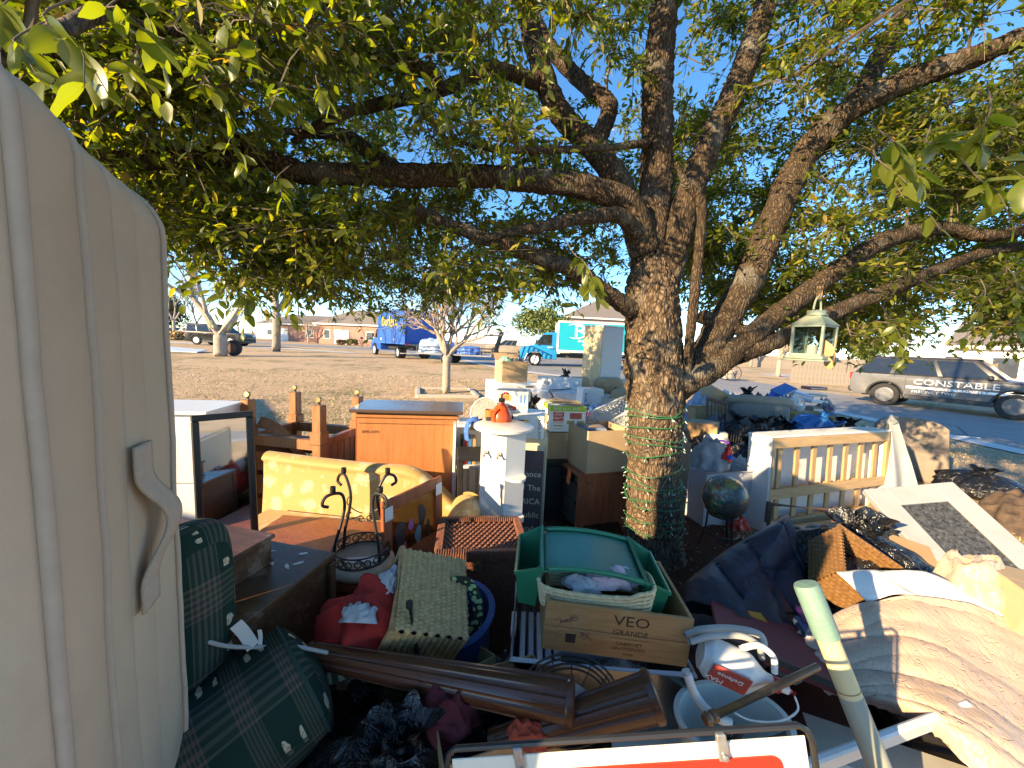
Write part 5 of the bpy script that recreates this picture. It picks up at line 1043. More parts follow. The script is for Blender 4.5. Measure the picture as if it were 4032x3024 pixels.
def ribbon_strip(name, label, cat, pts, w_, mat, side=Vector((.15, 1, .2)), th=.002, mat2=None):
    P = smooth_path(pts, 8); b = MB(); n = len(P)-1
    def fn(s, q):
        i = min(int(s*n), n-1); p = P[i].lerp(P[i+1], s*n-i); d = (P[i+1]-P[i]).normalized(); sd = d.cross(side).normalized(); return p+sd*(q-.5)*w_
    b.sheet(fn, n*2, 2, th); return b.build(name, mat, None, True, label, cat)
def m_strap():
    n = N('printed_strap'); vo = n.n('TexVoronoi'); vo.inputs['Scale'].default_value = 42; n.l(n.coord(), vo.inputs['Vector']); n.set(Base_Color=n.mix(n.math('GREATER_THAN', vo.outputs['Distance'], .42), (.34, .50, .24), (.02, .03, .02)), Roughness=.8); return n.m
ribbon_strip('printed_strap', 'pale green strap with dark print arching over the blue tub', 'strap', SP, .042, m_strap())
# open carton and poles
def carton(label, loc, rz, dims, mat=None, rot=None, flaps=(), top=True, name='cardboard_box', group=None, tape=False):
    t = T(name, label, 'box', loc, rz, group, rot); W, D, H = dims; m = mat or CARD; k = .004
    bx('panel', m, (0, -D/2, H/2), (W, k, H), t, 0); bx('panel', m, (0, D/2, H/2), (W, k, H), t, 0); bx('panel', m, (-W/2, 0, H/2), (k, D-k, H-.001), t, 0); bx('panel', m, (W/2, 0, H/2), (k, D-k, H-.001), t, 0); bx('base', m, (0, 0, k), (W-k, D-k, k), t, 0)
    if top: 
        bx('lid_flap', m, (0, -D/4, H), (W, D/2-.002, k), t, 0); bx('lid_flap', m, (0, D/4, H), (W, D/2-.002, k), t, 0)
        if tape: bx('tape', plain('parcel_tape', (.52, .38, .2), .25), (0, 0, H+.003), (W*.98, .05, .001), t, 0); bx('tape', plain('parcel_tape', (.52, .38, .2), .25), (0, -D/2-.0028, H-.04), (.05, .001, .08), t, 0)
    for e, ang_ in flaps:
        L_ = D*.45 if e in 'lr' else min(W, D)*.45
        if e == 'f': o = bx('flap', CARD_IN, (0, -L_/2, 0), (W, L_, k), t, 0); o.location = (0, -D/2, H); o.rotation_euler = (R(-ang_), 0, 0)
        if e == 'b': o = bx('flap', CARD_IN, (0, L_/2, 0), (W, L_, k), t, 0); o.location = (0, D/2, H); o.rotation_euler = (R(ang_), 0, 0)
        if e == 'l': o = bx('flap', CARD_IN, (-L_/2, 0, 0), (L_, D, k), t, 0); o.location = (-W/2, 0, H); o.rotation_euler = (0, R(ang_), 0)
        if e == 'r': o = bx('flap', CARD_IN, (L_/2, 0, 0), (L_, D, k), t, 0); o.location = (W/2, 0, H); o.rotation_euler = (0, R(-ang_), 0)
    return t
c = at(1790, 2640, 1.28); carton('small open cardboard box behind the fluted posts', (c.x, c.y, c.z-.20), R(28), (.24, .24, .22), CARD2, (R(-14), R(4), R(40)), (), False)
MB().tube([at(1612, 2372, 1.2), at(1640, 2550, 1.2), at(1680, 2990, 1.17)], .0085, 10).lathe([(.001, 0), (.012, .001), (.012, .02)], 10, at(1612, 2375, 1.2)-Vector((0, 0, .015))).build('metal_rod', BLACKP, None, True, 'thin black metal rod standing upright before the seagrass basket', 'rod')
c = at(1985, 2570, 1.22); MB().tube(smooth_path([at(1990, 2560, 1.2), at(1985, 2590, 1.2), at(1960, 2620, 1.22), at(1900, 2650, 1.25)], 4), .006, 8).build('hook_rod', BLACKP, None, True, 'black hooked rod end above the fluted post', 'rod')
def fluted(label, a, c, r0, r1, cap):
    ax = c-a; L = ax.length; t = TM('fluted_post', label, 'post', a, ax, (0, 0, 1))
    def fn(s, q):
        an = 2*math.pi*s; r = (r0+(r1-r0)*q)*(1-.09*max(0, math.cos(an*9))**.5); return (q*L, r*math.cos(an), r*math.sin(an))
    b = MB(); b.sheet(fn, 108, 12, wrap=True); b.build('shaft', MAHOG, t, smooth=30)
    MB().lathe([(.001, 0), (r1*1.02, 0), (r1*1.05, .006), (r1*1.05, .02), (r1*.9, .026), (.001, .026)], 36, (L-.005, 0, 0), 'X').build('end_cap', MAHOG, t, smooth=40)
    MB().lathe([(.001, 0), (r0, 0), (r0*1.02, .01), (r0, .02)], 36, (-.012, 0, 0), 'X').build('end_cap', MAHOG, t, smooth=40); return t
fluted('long fluted mahogany bed post lying across the pile', at(1230, 2575, 1.16), at(2235, 2765, 1.0), .036, .062, 0)
fluted('second fluted mahogany bed post with rounded end by the clear tote', at(1950, 2925, .98), at(2560, 2745, .98), .036, .062, 0)
c = at(2195, 2800, .99); 
# ------------------------------------------------------------------ added house, out of view, sized to shade the near half of the pile
per = Vector((SUN_H.y, -SUN_H.x, 0)); q0 = SUN_H*9.4+per*6.1
house('unseen low brick house added beyond the mattress to shade the lawn', (q0.x, q0.y, 0), math.atan2(SUN_H.y, SUN_H.x)+math.pi/2, 8.6, 5, 2.34, .45, BRICK, .1, [('window', -3, .9, 1.2, 1.2), ('door', 0, 0, .9, 2.1), ('window', 3, .9, 1.2, 1.2)])
shade_mattress = TM('mattress', 'added cream mattress out of view beside the first, blocking the sun', 'mattress', (-.92, -.17, 0), (-.93, -.37, 0), (0, 0, 1)); bx('border', TICK, (.68, -.12, .88), (1.36, .24, 1.76), shade_mattress, .06)  # unseen sun blocker, added to shade the crate and sprayer
for yy in (-.004, -.236): MB().tube([(.02, yy, .05), (.02, yy, 1.72), (.05, yy, 1.75), (1.3, yy, 1.75)], .009, 6).build('piping', _pl['piping_cord'], shade_mattress, True)
# ------------------------------------------------------------------ trash bags
def bag(label, loc, r, h, seed, rz=0., mat=None, sq=1.0, knot=True, group='black bin bags in the pile', name='bin_bag', ears=2, rot=None):
    t = T(name, label, 'bag', loc, rz, group, rot); o_ = Vector((seed*5.1, seed*2.7, seed)); b = MB()
    prof = [(0, .55, 0), (.12, .92, .02), (.30, 1.02, .18), (.5, 1.0, .42), (.68, .86, .66), (.82, .55, .86), (.91, .22, .97), (.955, .10, 1.03), (1, .26, 1.16)]
    def P(q):
        for (a, r1, z1), (c, r2, z2) in zip(prof, prof[1:]):
            if q <= c: k = (q-a)/(c-a); return r1+(r2-r1)*k, z1+(z2-z1)*k
        return prof[-1][1:]
    def fn(s, q):
        rr, z = P(q); a = 2*math.pi*s; cs, sn = math.cos(a), math.sin(a); up = sst((q-.35)/.5)
        pl_ = 1+up*(.10*math.sin(13*a+seed+3*mn.noise(Vector((cs, sn, q))+o_))+.06*math.sin(29*a+seed*2)) if q < .93 else 1+.45*math.sin(2*a+seed)+.28*math.sin(5*a+seed*2)
        v = Vector((cs*1.3, sn*1.3, z*1.5)); lump = 1+.18*mn.noise(v*1.1+o_)+.06*mn.noise(v*2.6+o_)+.07*(1-2*abs(mn.noise(v*2.6+o_)))
        if q > .88: lump = 1
        return (cs*rr*r*pl_*lump, sn*rr*r*sq*pl_*lump, z*h*(1+.10*mn.noise(v*1.3+o_)*(q < .9))+(.08*h*math.sin(2*a+seed*3)*math.sin(3*a) if q > .97 else 0))
    b.sheet(fn, 84, 46, wrap=True); b.add([fn(i/84, 0) for i in range(84)], [tuple(range(84))]); b.build('sack', mat or BAG, t, smooth='all', fix=False)
    if knot:
        k = MB(); k.tube([(.10*r*math.cos(a), .10*r*math.sin(a), h*1.02+.005*math.sin(3*a)) for a in [6.283*i/16 for i in range(16)]], .013*max(1, r*3), 6, closed=True)
        for e in range(ears):
            a = seed+e*2.6; d = Vector((math.cos(a), math.sin(a), .45)); w_ = Vector((-d.y, d.x, .1))
            k.sheet(lambda s, q: Vector((0, 0, h*1.02))+d*(.30*r*s)+w_*((q-.5)*.24*r*(s+.2))+Vector((0, 0, .12*r*math.sin(3*s)*math.cos(5*q))), 6, 5, .002)
        k.build('tie', mat or BAG, t, smooth=True)
    return t
p = at(1560, 2930, .93); bag('black bin bag filling the gap between plaid cushion and sign', (p.x, p.y, p.z-.36), .30, .36, 2, .6)
# ------------------------------------------------------------------ clear totes, wine crate, green tray, straw basket
CLEAR = glass('clear_tote', (.80, .82, .85), .18, .62); CLEARL = plain('frosted_lid', (.62, .63, .66), .3, .06, 6)
def tote(label, loc, rz, dims, mat, rim, rot=None, fill=None, lid=None, name='plastic_tote', group=None):
    t = T(name, label, 'tote', loc, rz, group, rot); W, D, H = dims; k = .90
    def sh(o): return [(-W/2*k+o, -D/2*k+o, 0), (W/2*k-o, -D/2*k+o, 0), (W/2*k-o, D/2*k-o, 0), (-W/2*k+o, D/2*k-o, 0), (-W/2+o, -D/2+o, H), (W/2-o, -D/2+o, H), (W/2-o, D/2-o, H), (-W/2+o, D/2-o, H)]
    b = MB(); b.add(sh(0), [(0, 1, 5, 4), (1, 2, 6, 5), (2, 3, 7, 6), (3, 0, 4, 7), (3, 2, 1, 0)]); b.add([Vector(p)+Vector((0, 0, .004 if i < 4 else 0)) for i, p in enumerate(sh(.004))], [(4, 5, 1, 0), (5, 6, 2, 1), (6, 7, 3, 2), (7, 4, 0, 3), (0, 1, 2, 3)]); b.build('shell', mat, t, fix=False)
    MB().tube([(-W/2, -D/2, H), (W/2, -D/2, H), (W/2, D/2, H), (-W/2, D/2, H)], .010, 8, closed=True).build('rim', rim, t, True)
    for s in (-1, 1): MB().box((s*W/2, 0, H-.03), (.02, .12, .03), bev=.006).build('handle', rim, t)
    if lid: bx('lid', lid, (0, 0, H+.014), (W+.02, D+.02, .022), t, .008)
    return t
cz = .54; cr = T('wine_crate', 'shallow pine wine crate with burnt black lettering set on clear totes', 'crate', (.40, 1.385, cz), R(-2.5), rot=(0, R(3.2), R(-2.5))); CW, CD, CH = .50, .34, .18
CRW = wood('crate_pine', (.34, .165, .06), (.50, .275, .11), (2, 22, 26), .6, bump=.12, wear=.15)
for k in range(2): bx('plank', CRW, (0, -CD/2, CH*(.25+.5*k)), (CW, .012, CH/2-.002), cr, .002)
for k in range(2): bx('plank', CRW, (0, CD/2, CH*(.25+.5*k)), (CW, .012, CH/2-.002), cr, .002)
for s in (-1, 1): bx('end_board', CRW, (s*(CW/2-.007), 0, CH/2), (.014, CD-.014, CH-.002), cr, .002)
for k in range(3): bx('base_board', CRW, (0, -CD/3+k*CD/3, .006), (CW-.03, CD/3-.006, .010), cr, 0)
INK = plain('burnt_ink', (.045, .028, .016), .85, .2, 60); PUR = plain('purple_crayon', (.16, .035, .055), .8); yF = -CD/2-.0065
text('VEO', .052, INK, cr, (.045, yF, CH*.77), FRONT, .0004, sx=1.25); text('GRANDE', .026, INK, cr, (.045, yF, CH*.54), FRONT, .0004, sx=1.15); text('CABERNET', .017, INK, cr, (.045, yF, CH*.32), FRONT, .0004, sx=1.1); text('SAUVIGNON', .017, INK, cr, (.045, yF, CH*.22), FRONT, .0004, sx=1.15); text('CHILE', .011, INK, cr, (.045, yF, CH*.11), FRONT, .0004, sx=1.2)
bx('rule', INK, (.045, yF, CH*.425), (.13, .0006, .0012), cr, 0); bx('knothole', BLACKP, (-.155, yF, CH*.30), (.034, .002, .032), cr, .0)
g = random.Random(2)
for cx, cz_, n in ((-.165, CH*.70, 16), (-.12, CH*.36, 12)):
    b = MB(); b.tube([(cx+g.uniform(-.035, .035)+.01*i % .01, yF, cz_+g.uniform(-.018, .018)) for i in range(n)], .0007, 4); b.build('scribble', PUR, cr)
b = MB(); b.tube([(-.215, yF, CH*.62), (-.20, yF, CH*.70), (-.19, yF, CH*.60), (-.20, yF, CH*.55)], .0007, 4); b.tube([(-.195, yF, CH*.42), (-.21, yF, CH*.36), (-.20, yF, CH*.28), (-.19, yF, CH*.36)], .0007, 4); b.build('scribble', PUR, cr)
def green_tray():
    t = T('green_lap_tray', 'green plastic lap tray with side pockets resting upside on the wine crate', 'tray', (.325, 1.435, .625), R(-3), rot=(R(2), R(3), R(-4))); W, D, H = .555, .30, .185
    def fn(s, q):                                        # arched top between the two pockets
        x = (s-.5)*W*.66; return (x, (q-.5)*D*.94, H-.005-.02*(2*s-1)**2)
    MB().sheet(fn, 20, 12, .006).build('tray_top', plain('tray_top_sheen', (.055, .25, .20), .3, .06, 8), t, smooth='all')  # top greyer than the pockets: reflected light put into its colour
    for s in (-1, 1): bm_ = MB().tube([((i/12-.5)*W*.70, s*D*.47, H+.002-.02*(2*i/12-1)**2) for i in range(13)], .009, 8); bm_.build('rim', GREENP, t, True)
    for s in (-1, 1):
        x0, x1 = s*W*.335, s*W*.5; A = [(x0, -D/2, H-.01), (x1, -D/2*.85, H-.055), (x1, D/2*.85, H-.055), (x0, D/2, H-.01)]; Bq = [(x0+s*.008, -D/2+.03, 0), (x1-s*.018, -D/2+.04, 0), (x1-s*.018, D/2-.04, 0), (x0+s*.008, D/2-.03, 0)]
        b = MB(); V = [Vector(p) for p in A+Bq]; c_ = sum(V, Vector())/8; inn = [p.lerp(Vector((c_.x, c_.y, p.z)), .09)+Vector((0, 0, .006 if i > 3 else 0)) for i, p in enumerate(V)]
        b.add(V, [(0, 1, 5, 4), (1, 2, 6, 5), (2, 3, 7, 6), (3, 0, 4, 7), (4, 5, 6, 7)]); b.add(inn, [(4, 5, 1, 0), (5, 6, 2, 1), (6, 7, 3, 2), (7, 4, 0, 3), (7, 6, 5, 4)]); b.add(V[:4]+inn[:4], [(0, 1, 5, 4), (1, 2, 6, 5), (2, 3, 7, 6), (3, 0, 4, 7)]); pk = b.build('pocket', GREENP, t, fix=False)
        MB().tube(A, .008, 8, closed=True).build('rim', GREENP, pk, True)
green_tray()
def straw():
    t = T('straw_basket', 'pale straw coil basket squeezed in the crate under the green tray', 'basket', (.335, 1.318, .668), R(-4)); W, D = .41, .15
    for k in range(6):
        b = MB(); zz = .012+k*.014; n = 60; P = []
        for i in range(n):
            a = 6.283*i/n; cs, sn = math.cos(a), math.sin(a); sq = (abs(cs)**5+abs(sn)**5)**(-.2); P.append((cs*sq*W/2*(.94+.012*k), sn*sq*D/2*(.94+.012*k), zz+.012*math.cos(a*2)*k/6+.014*(cs > .5)*k/6))
        b.tube(P, .0075, 6, closed=True)
        for i in range(0, n, 2):
            p = Vector(P[i]); b.box(p, (.009, .020, .017), (0, 0, 6.283*i/n), .003)
        b.build('coil', STRAW, t, True)
straw()
cloth('pink_garment', 'pale pink cloth folded inside the straw basket', 'clothes', at(2410, 2295, 1.33), .10, .05, .055, plain('pale_pink', (.60, .42, .45), .85, .1, 12, .3, 40), 14, (0, 0, .1), 5)
cloth('grey_garment', 'grey cloth beside the pink one inside the straw basket', 'clothes', at(2300, 2305, 1.33), .08, .05, .04, GREYCLOTH, 15, (0, 0, 0), 5)
tote('clear plastic tote directly under the wine crate', (.36, 1.40, .235), R(-3), (.62, .42, .285), CLEAR, CLEARL)
for k in range(5): bx('file_folder', plain('folder%d' % (k % 2), ((.58, .6, .64), (.42, .45, .55))[k % 2], .6), (0, 0, 0), (.02, .30, .20), None, .002, label='pale paper folder %s inside the clear tote' % ('nearest its side', 'second from its side', 'third from its side', 'fourth from its side', 'deepest of the row')[k], cat='folder', group='folders in the clear tote', loc=(.08+k*.03, 1.38, .36), rot=(0, R(4+2*k), R(-3)))
cloth('dotted_cloth', 'grey dotted cloth lying inside the clear tote', 'cloth', (.44, 1.28, .30), .14, .07, .14, plain('dotted_grey', (.40, .40, .41), .9, .4, 80), 31, (0, 0, 0), 6)
tote('lower clear plastic tote holding papers below the first', (.42, 1.22, -.0), R(4), (.62, .44, .23), CLEAR, CLEARL)
bx('paper_sheet', PAPER, (0, 0, 0), (.26, .19, .002), None, 0, label='white printed sheet lying on the lower tote', cat='paper', loc=(.52, 1.12, .255), rot=(R(3), R(-4), R(-12)))
def wire_basket():
    c = at(2235, 2745, 1.07); t = T('wire_basket', 'black wire basket between the fluted posts and clear tote', 'basket', c, 0, rot=(R(28), R(-10), 0)); r = .155
    for k in range(4):
        z = -.02*k; rr = r*(1-.06*k); MB().tube([(rr*math.cos(a), rr*math.sin(a)*.75, z) for a in [6.283*i/36 for i in range(36)]], .0035, 5, closed=True).build('hoop', IRON, t)
    for k in range(14):
        a = 6.283*k/14; MB().tube(smooth_path([(r*math.cos(a), r*.75*math.sin(a), 0), (r*.85*math.cos(a), r*.64*math.sin(a), -.06), (r*.5*math.cos(a), r*.38*math.sin(a), -.09)], 3), .002, 4).build('wire', IRON, t)
wire_basket()
c = at(2090, 2880, .93); carton('tan cardboard box edge under the crossing bed posts', (c.x-.10, c.y+.12, c.z-.30), R(20), (.36, .26, .26), CARD, None, (), False)
cloth('orange_fabric', 'orange red fabric scrap in the cardboard box under the posts', 'cloth', at(2090, 2900, .96), .06, .05, .04, plain('orange_cloth', (.55, .08, .04), .9, .2, 40, .4, 120), 17)
cloth('maroon_fabric', 'dark maroon cloth between bin bag and cardboard box', 'cloth', at(1760, 2850, 1.02), .09, .07, .10, plain('maroon_cloth', (.10, .012, .02), .9, .2, 30, .4, 80), 18)
bx('paper_card', plain('pale_card', (.42, .38, .36), .7), (0, 0, 0), (.09, .002, .06), None, 0, label='small white card stuck at the end of the long bed post', cat='card', loc=at(2262, 2742, 1.0), rot=(R(-20), R(40), R(20)))
# ------------------------------------------------------------------ white sprayer, tub with rod, hoses
def sprayer():
    a = at(2700, 2590, 1.16); t = T('sprayer_jug', 'white garden sprayer jug with red cap lying on its side', 'jug', at(2890, 2630, 1.13), 0, rot=(R(14), R(12), R(-18))); t.scale = (.86,)*3
    def fn(s, q):                                        # jug body lying along x
        an = 2*math.pi*s; cs, sn = math.cos(an), math.sin(an); n = 2.8; sq = (abs(cs)**n+abs(sn)**n)**(-1/n); x = (q-.5)*.24
        w_ = .062 if q < .62 else .062-.040*sst((q-.62)/.34); w_ *= (.72+.28*sst(q/.12)) if q < .12 else 1; return (x, cs*sq*w_*1.0, sn*sq*w_*1.12+.01*sst((q-.6)/.4))
    b = MB(); b.sheet(fn, 40, 36, wrap=True); b.add([fn(i/40, 0) for i in range(40)], [tuple(range(40))]); b.build('bottle', plain('sprayer_white', (.70, .69, .66), .35, .05, 8), t, smooth='all')
    MB().lathe([(.024, 0), (.026, .03), (.022, .034), (.001, .034)], 20, (.115, 0, .01), 'X').build('collar', plain('sprayer_red', (.52, .03, .03), .4), t, True)
    MB().lathe([(.017, 0), (.015, .03), (.001, .032)], 16, (.147, 0, .01), 'X').build('cap', WPLAST, t, True); MB().tube([(.178, 0, .01), (.20, -.004, .012)], [.011, .007], 10).build('nozzle', plain('sprayer_red', (.52, .03, .03), .4), t, True)
    MB().box((-.03, -.066, .012), (.13, .004, .085), bev=.002).build('label', plain('sprayer_label', (.46, .07, .05), .5), t)
    text('Defense', .026, LABW, t, (-.03, -.0695, .022), (math.pi/2, math.pi, 0), .0005); text('MAX', .03, LABW, t, (-.075, -.0695, -.012), (math.pi/2, math.pi, 0), .0005)
    MB().tube(smooth_path([(.0, .03, .07), (.05, .04, .11), (.10, .03, .10), (.12, .01, .05)], 6), .011, 8).build('grip', plain('sprayer_white', (.70, .69, .66), .35, .05, 8), t, True)
    MB().tube(smooth_path([(.195, -.004, .01), (.215, -.03, -.03), (.16, -.07, -.07), (.08, -.09, -.10), (.02, -.10, -.09)], 6), .0035, 6).build('tube', WPLAST, t, True)
sprayer()
c = at(2905, 2790, 1.05); wt = T('white_tub', 'oval white plastic tub holding tools beneath the sprayer', 'tub', (c.x+.01, c.y+.03, c.z-.245), R(8)); b = MB()
prof = [(.001, 0), (.80, 0), (.98, .20), (1.05, .205), (1.05, .215), (.95, .215), (.78, .012), (.001, .012)]
b.lathe(prof, 40); sh = b.build('shell', plain('tub_white', (.56, .60, .56), .45, .05, 8), wt, smooth=40); sh.scale = (.175, .13, .85)
for k, (a, l) in enumerate(((.4, .16), (1.2, .14), (2.6, .17), (-.3, .15))): MB().tube([(-.08+.04*k, -.05+.02*k, .08), (-.08+.04*k+l*math.cos(a)*.6, -.05+l*math.sin(a)*.3, .17+.01*k)], .010, 6).build('hand_tool', plain('tool%d' % k, ((.10, .05, .04), (.03, .12, .10), (.2, .15, .1), (.05, .05, .05))[k], .6), None, label=('brown', 'dark green', 'tan', 'black')[k]+' tool handle lying in the white tub', cat='tool', group='tools in the tub', loc=wt.location)
MB().tube(smooth_path([at(2690, 2500, 1.2), at(2760, 2480, 1.2), at(2880, 2475, 1.22), at(2990, 2500, 1.22), at(3010, 2560, 1.2)], 8), .012, 10).tube(smooth_path([at(2710, 2530, 1.16), at(2800, 2505, 1.15), at(2920, 2505, 1.15), at(2985, 2540, 1.15), at(3000, 2590, 1.16)], 8), .010, 10).build('grey_hose', plain('hose_grey', (.40, .39, .36), .5), None, True, 'grey corrugated hose curving over the sprayer jug', 'hose')
MB().tube(smooth_path([at(2700, 2640, 1.06), at(2740, 2740, 1.04), at(2800, 2810, 1.0), at(2880, 2850, .98)], 8), .013, 10).build('white_pipe', WPLAST, None, True, 'white plastic pipe bowing down beside the white tub', 'pipe')
a, c = at(2805, 2822, .98), at(3220, 2625, 1.12); rod = T('wooden_rod', 'brown wooden curtain rod with a knob end crossing the white tub', 'rod', a); d = c-a; MB().tube([Vector(), d*.5, d], .0115, 12).build('pole', wood('rod_wood', (.16, .07, .03), (.30, .15, .06), (8, 8, 8), .35, .3), rod, True)
b = MB(); b.m = d.to_track_quat('Z', 'Y').to_matrix().to_4x4(); b.lathe([(.001, -.03), (.014, -.028), (.018, -.015), (.012, -.004), (.016, 0), (.016, .012), (.011, .014)], 16); b.build('knob', wood('rod_wood', (0, 0, 0), (0, 0, 0)), rod, True)
# maroon box, game boxes
c = at(3035, 2510, 1.42); mb_ = T('maroon_board', 'flat maroon folding board lying below the navy quilt', 'board', c, 0, rot=(R(-8), R(7), R(-24))); bx('panel', plain('maroon_card', (.17, .022, .022), .7, .1, 8), (0, 0, 0), (.42, .34, .02), mb_, .003); bx('panel', plain('maroon_card', (.17, .022, .022), .7), (.10, .0, -.03), (.30, .30, .02), mb_, .003)
bx('trim', BLACKP, (0, -.171, .0), (.42, .004, .024), mb_, 0)
for k, (u, v, d, lb, c_) in enumerate([(3240, 2455, 1.52, 'purple game box beside the honey wicker basket', (.05, .015, .09)), (3230, 2490, 1.48, 'blue striped game box under the purple one', (.05, .075, .14)), (2990, 2455, 1.52, 'small orange box against the navy quilt', (.55, .22, .03))]):
    t = T('game_box', lb, 'box', at(u, v, d), 0, rot=(R(6), R(5), R(-20+8*k))); bx('lid', plain('game%d' % k, c_, .4), (0, 0, 0), ((.18, .16, .06)[k], .10, .03), t, .002); bx('band', LABW, (0, -.0515, .004), ((.17, .15, .05)[k], .002, .008), t, 0)
# ------------------------------------------------------------------ navy quilt
def quilt():
    t = T('navy_quilt', 'bulky dark navy quilted bedding heaped against the oak trunk', 'quilt', (0, 0, 0)); b = MB()
    C = at(2930, 2260, 1.95)
    O = [at(2700, 2290, 1.80), at(2850, 2170, 2.05), at(3090, 2030, 2.20), at(3165, 2240, 2.05), at(3130, 2420, 1.75), at(2880, 2430, 1.62), at(2700, 2370, 1.68)]
    def fn(s, q):
        i = s*len(O); k = int(i) % len(O); f = i-int(i); p = O[k].lerp(O[(k+1) % len(O)], sst(f)*.6+f*.4); r = 1-q; base = C.lerp(p, math.cos(q*math.pi/2)**.8 if q < 1 else 0)
        n = Vector((-.25, -.78, .55)); h = math.sin(q*math.pi/2)*.10
        x = base.x*9.5+base.z*3; y = base.z*10.5-base.x*3; pf = abs(math.sin(x*1.3)*math.sin(y*1.3))**.3; wr = mn.noise(base*9)*.018+mn.noise(base*22)*.008
        return base+n*(h+.085*pf*min(1, q*4)+wr*min(1, q*3))
    b.sheet(fn, 120, 60, wrap=True); b.build('top_layer', NAVYQ, t, smooth='all')
    def body(s, q):
        p = Vector(fn(s, 0)); k = q; return Vector((p.x, p.y, p.z)).lerp(Vector((C.x+(p.x-C.x)*1.05, C.y+(p.y-C.y)*.9+.05, max(0, p.z-.42))), k)+Vector((.03*math.sin(9*s*6.28+q*3), .02*math.sin(7*s*6.28), 0))*q
    MB().sheet(body, 90, 14, wrap=True).build('under_layer', NAVYQ, t, smooth='all')
quilt()
# ------------------------------------------------------------------ honey wicker basket on its side
def honey():
    t = TM('wicker_basket', 'large honey coloured wicker basket tipped over beside the navy quilt', 'basket', at(3350, 2335, 1.86), (.80, -.30, -.52), (.45, -.62, .60)); W, D, H = .46, .30, .20; hw, hd = W/2, D/2
    b = MB()
    for (O, X) in (((-hw, -hd), (W, 0)), ((hw, -hd), (0, D)), ((hw, hd), (-W, 0)), ((-hw, hd), (0, -D))): weave(b, (O[0], O[1], 0), (X[0], X[1], 0), (0, 0, H), 15 if X[0] else 10, 9, .011); weave(b, (O[0]*.97, O[1]*.97, 0), (X[0]*.97, X[1]*.97, 0), (0, 0, H), 15 if X[0] else 10, 9, -.011)
    b.build('woven_side', WICK_O, t, smooth='all', fix=False); bb = MB(); weave(bb, (-hw, -hd, .004), (W, 0, 0), (0, D, 0), 15, 10, .011); bb.build('woven_base', WICK_O, t, smooth='all', fix=False)
    rim = MB().tube([(-hw, -hd, H), (hw, -hd, H), (hw, hd, H), (-hw, hd, H)], .012, 8, closed=True); n = 70
    for i in range(n):
        per_ = i/n*2*(W+D)
        if per_ < W: p = (-hw+per_, -hd, H)
        elif per_ < W+D: p = (hw, -hd+per_-W, H)
        elif per_ < 2*W+D: p = (hw-(per_-W-D), hd, H)
        else: p = (-hw, hd-(per_-2*W-D), H)
        rim.box(p, (.012, .012, .030), (.5, .5, 0), .004)
    rim.build('rim', WICK_O, t, True)
    bx('divider', WICK_O, (.06, 0, H*.4), (.012, D-.02, H*.7), t, .003)
honey()
p = gnd(3480, 2330, 0); bag('shiny black bin bag slumped behind the honey wicker basket', (2.02, 2.10, .06), .42, .56, 4, 1.0)
# ------------------------------------------------------------------ globe and stand, grey tote with bear
def globe():
    c = at(2853, 1958, 3.02); t = T('mosaic_globe', 'mosaic gazing globe in a black iron stand beside the oak', 'globe', (c.x, c.y, 0), .4); r = .175
    n = N('mosaic'); vo = n.n('TexVoronoi'); vo.inputs['Scale'].default_value = 34; n.l(n.coord(), vo.inputs['Vector']); ed = n.n('TexVoronoi', feature='DISTANCE_TO_EDGE'); ed.inputs['Scale'].default_value = 34; n.l(n.coord(), ed.inputs['Vector'])
    sp = n.n('SeparateColor'); n.l(vo.outputs['Color'], sp.inputs[0]); pal = n.ramp(sp.outputs[0], [(0, (.04, .12, .06)), (.25, (.10, .22, .12)), (.45, (.55, .38, .05)), (.65, (.45, .09, .06)), (.82, (.20, .22, .18)), (1, (.55, .48, .32))])
    zone = n.ramp(n.noise(n.coord(), 3.2, 4), [(.46, (0, 0, 0)), (.56, (1, 1, 1))]); cc = n.mix(zone, n.mix(.85, pal, (.07, .075, .07)), pal); cc = n.mix(n.ramp(ed.outputs[0], [(0, (1, 1, 1)), (.05, (0, 0, 0))]), cc, (.10, .09, .08)); n.set(Base_Color=cc, Roughness=.25); n.bump(ed.outputs[0], .4, .01)
    MB().lathe([(max(.0001, r*math.sin(a)), c.z-r*math.cos(a)) for a in [math.pi*i/24 for i in range(25)]], 40).build('sphere', n.m, t, smooth='all')
    zr = c.z-r*.82; rr = r*.62
    MB().tube([(rr*math.cos(a), rr*math.sin(a), zr) for a in [6.283*i/30 for i in range(30)]], .007, 6, closed=True).build('ring', IRON, t, True); MB().tube([(rr*1.12*math.cos(a), rr*1.12*math.sin(a), .13) for a in [6.283*i/30 for i in range(30)]], .007, 6, closed=True).build('ring', IRON, t, True)
    for k in range(3):
        a = k*2.094+.3; MB().tube(smooth_path([(rr*math.cos(a), rr*math.sin(a), zr+.05), (rr*1.02*math.cos(a), rr*1.02*math.sin(a), .3), (rr*1.1*math.cos(a), rr*1.1*math.sin(a), .14), (rr*1.5*math.cos(a), rr*1.5*math.sin(a), 0)], 4), .008, 6).build('leg', IRON, t, True)
globe()
p = at(2790, 1900, 3.7); gt = tote('grey plastic tote with lid rim standing behind the mosaic globe', (2.03, 3.62, 0), R(12), (.56, .42, .52), plain('tote_grey', (.40, .42, .46), .5, .06, 6), plain('tote_grey', (.40, .42, .46), .5, .06, 6))
cloth('grey_plush', 'grey plush toy bundle poking out of the grey tote', 'toy', (1.92, 3.55, .52), .17, .15, .26, plain('grey_plush', (.30, .30, .32), .95, .2, 30, .5, 60), 22)
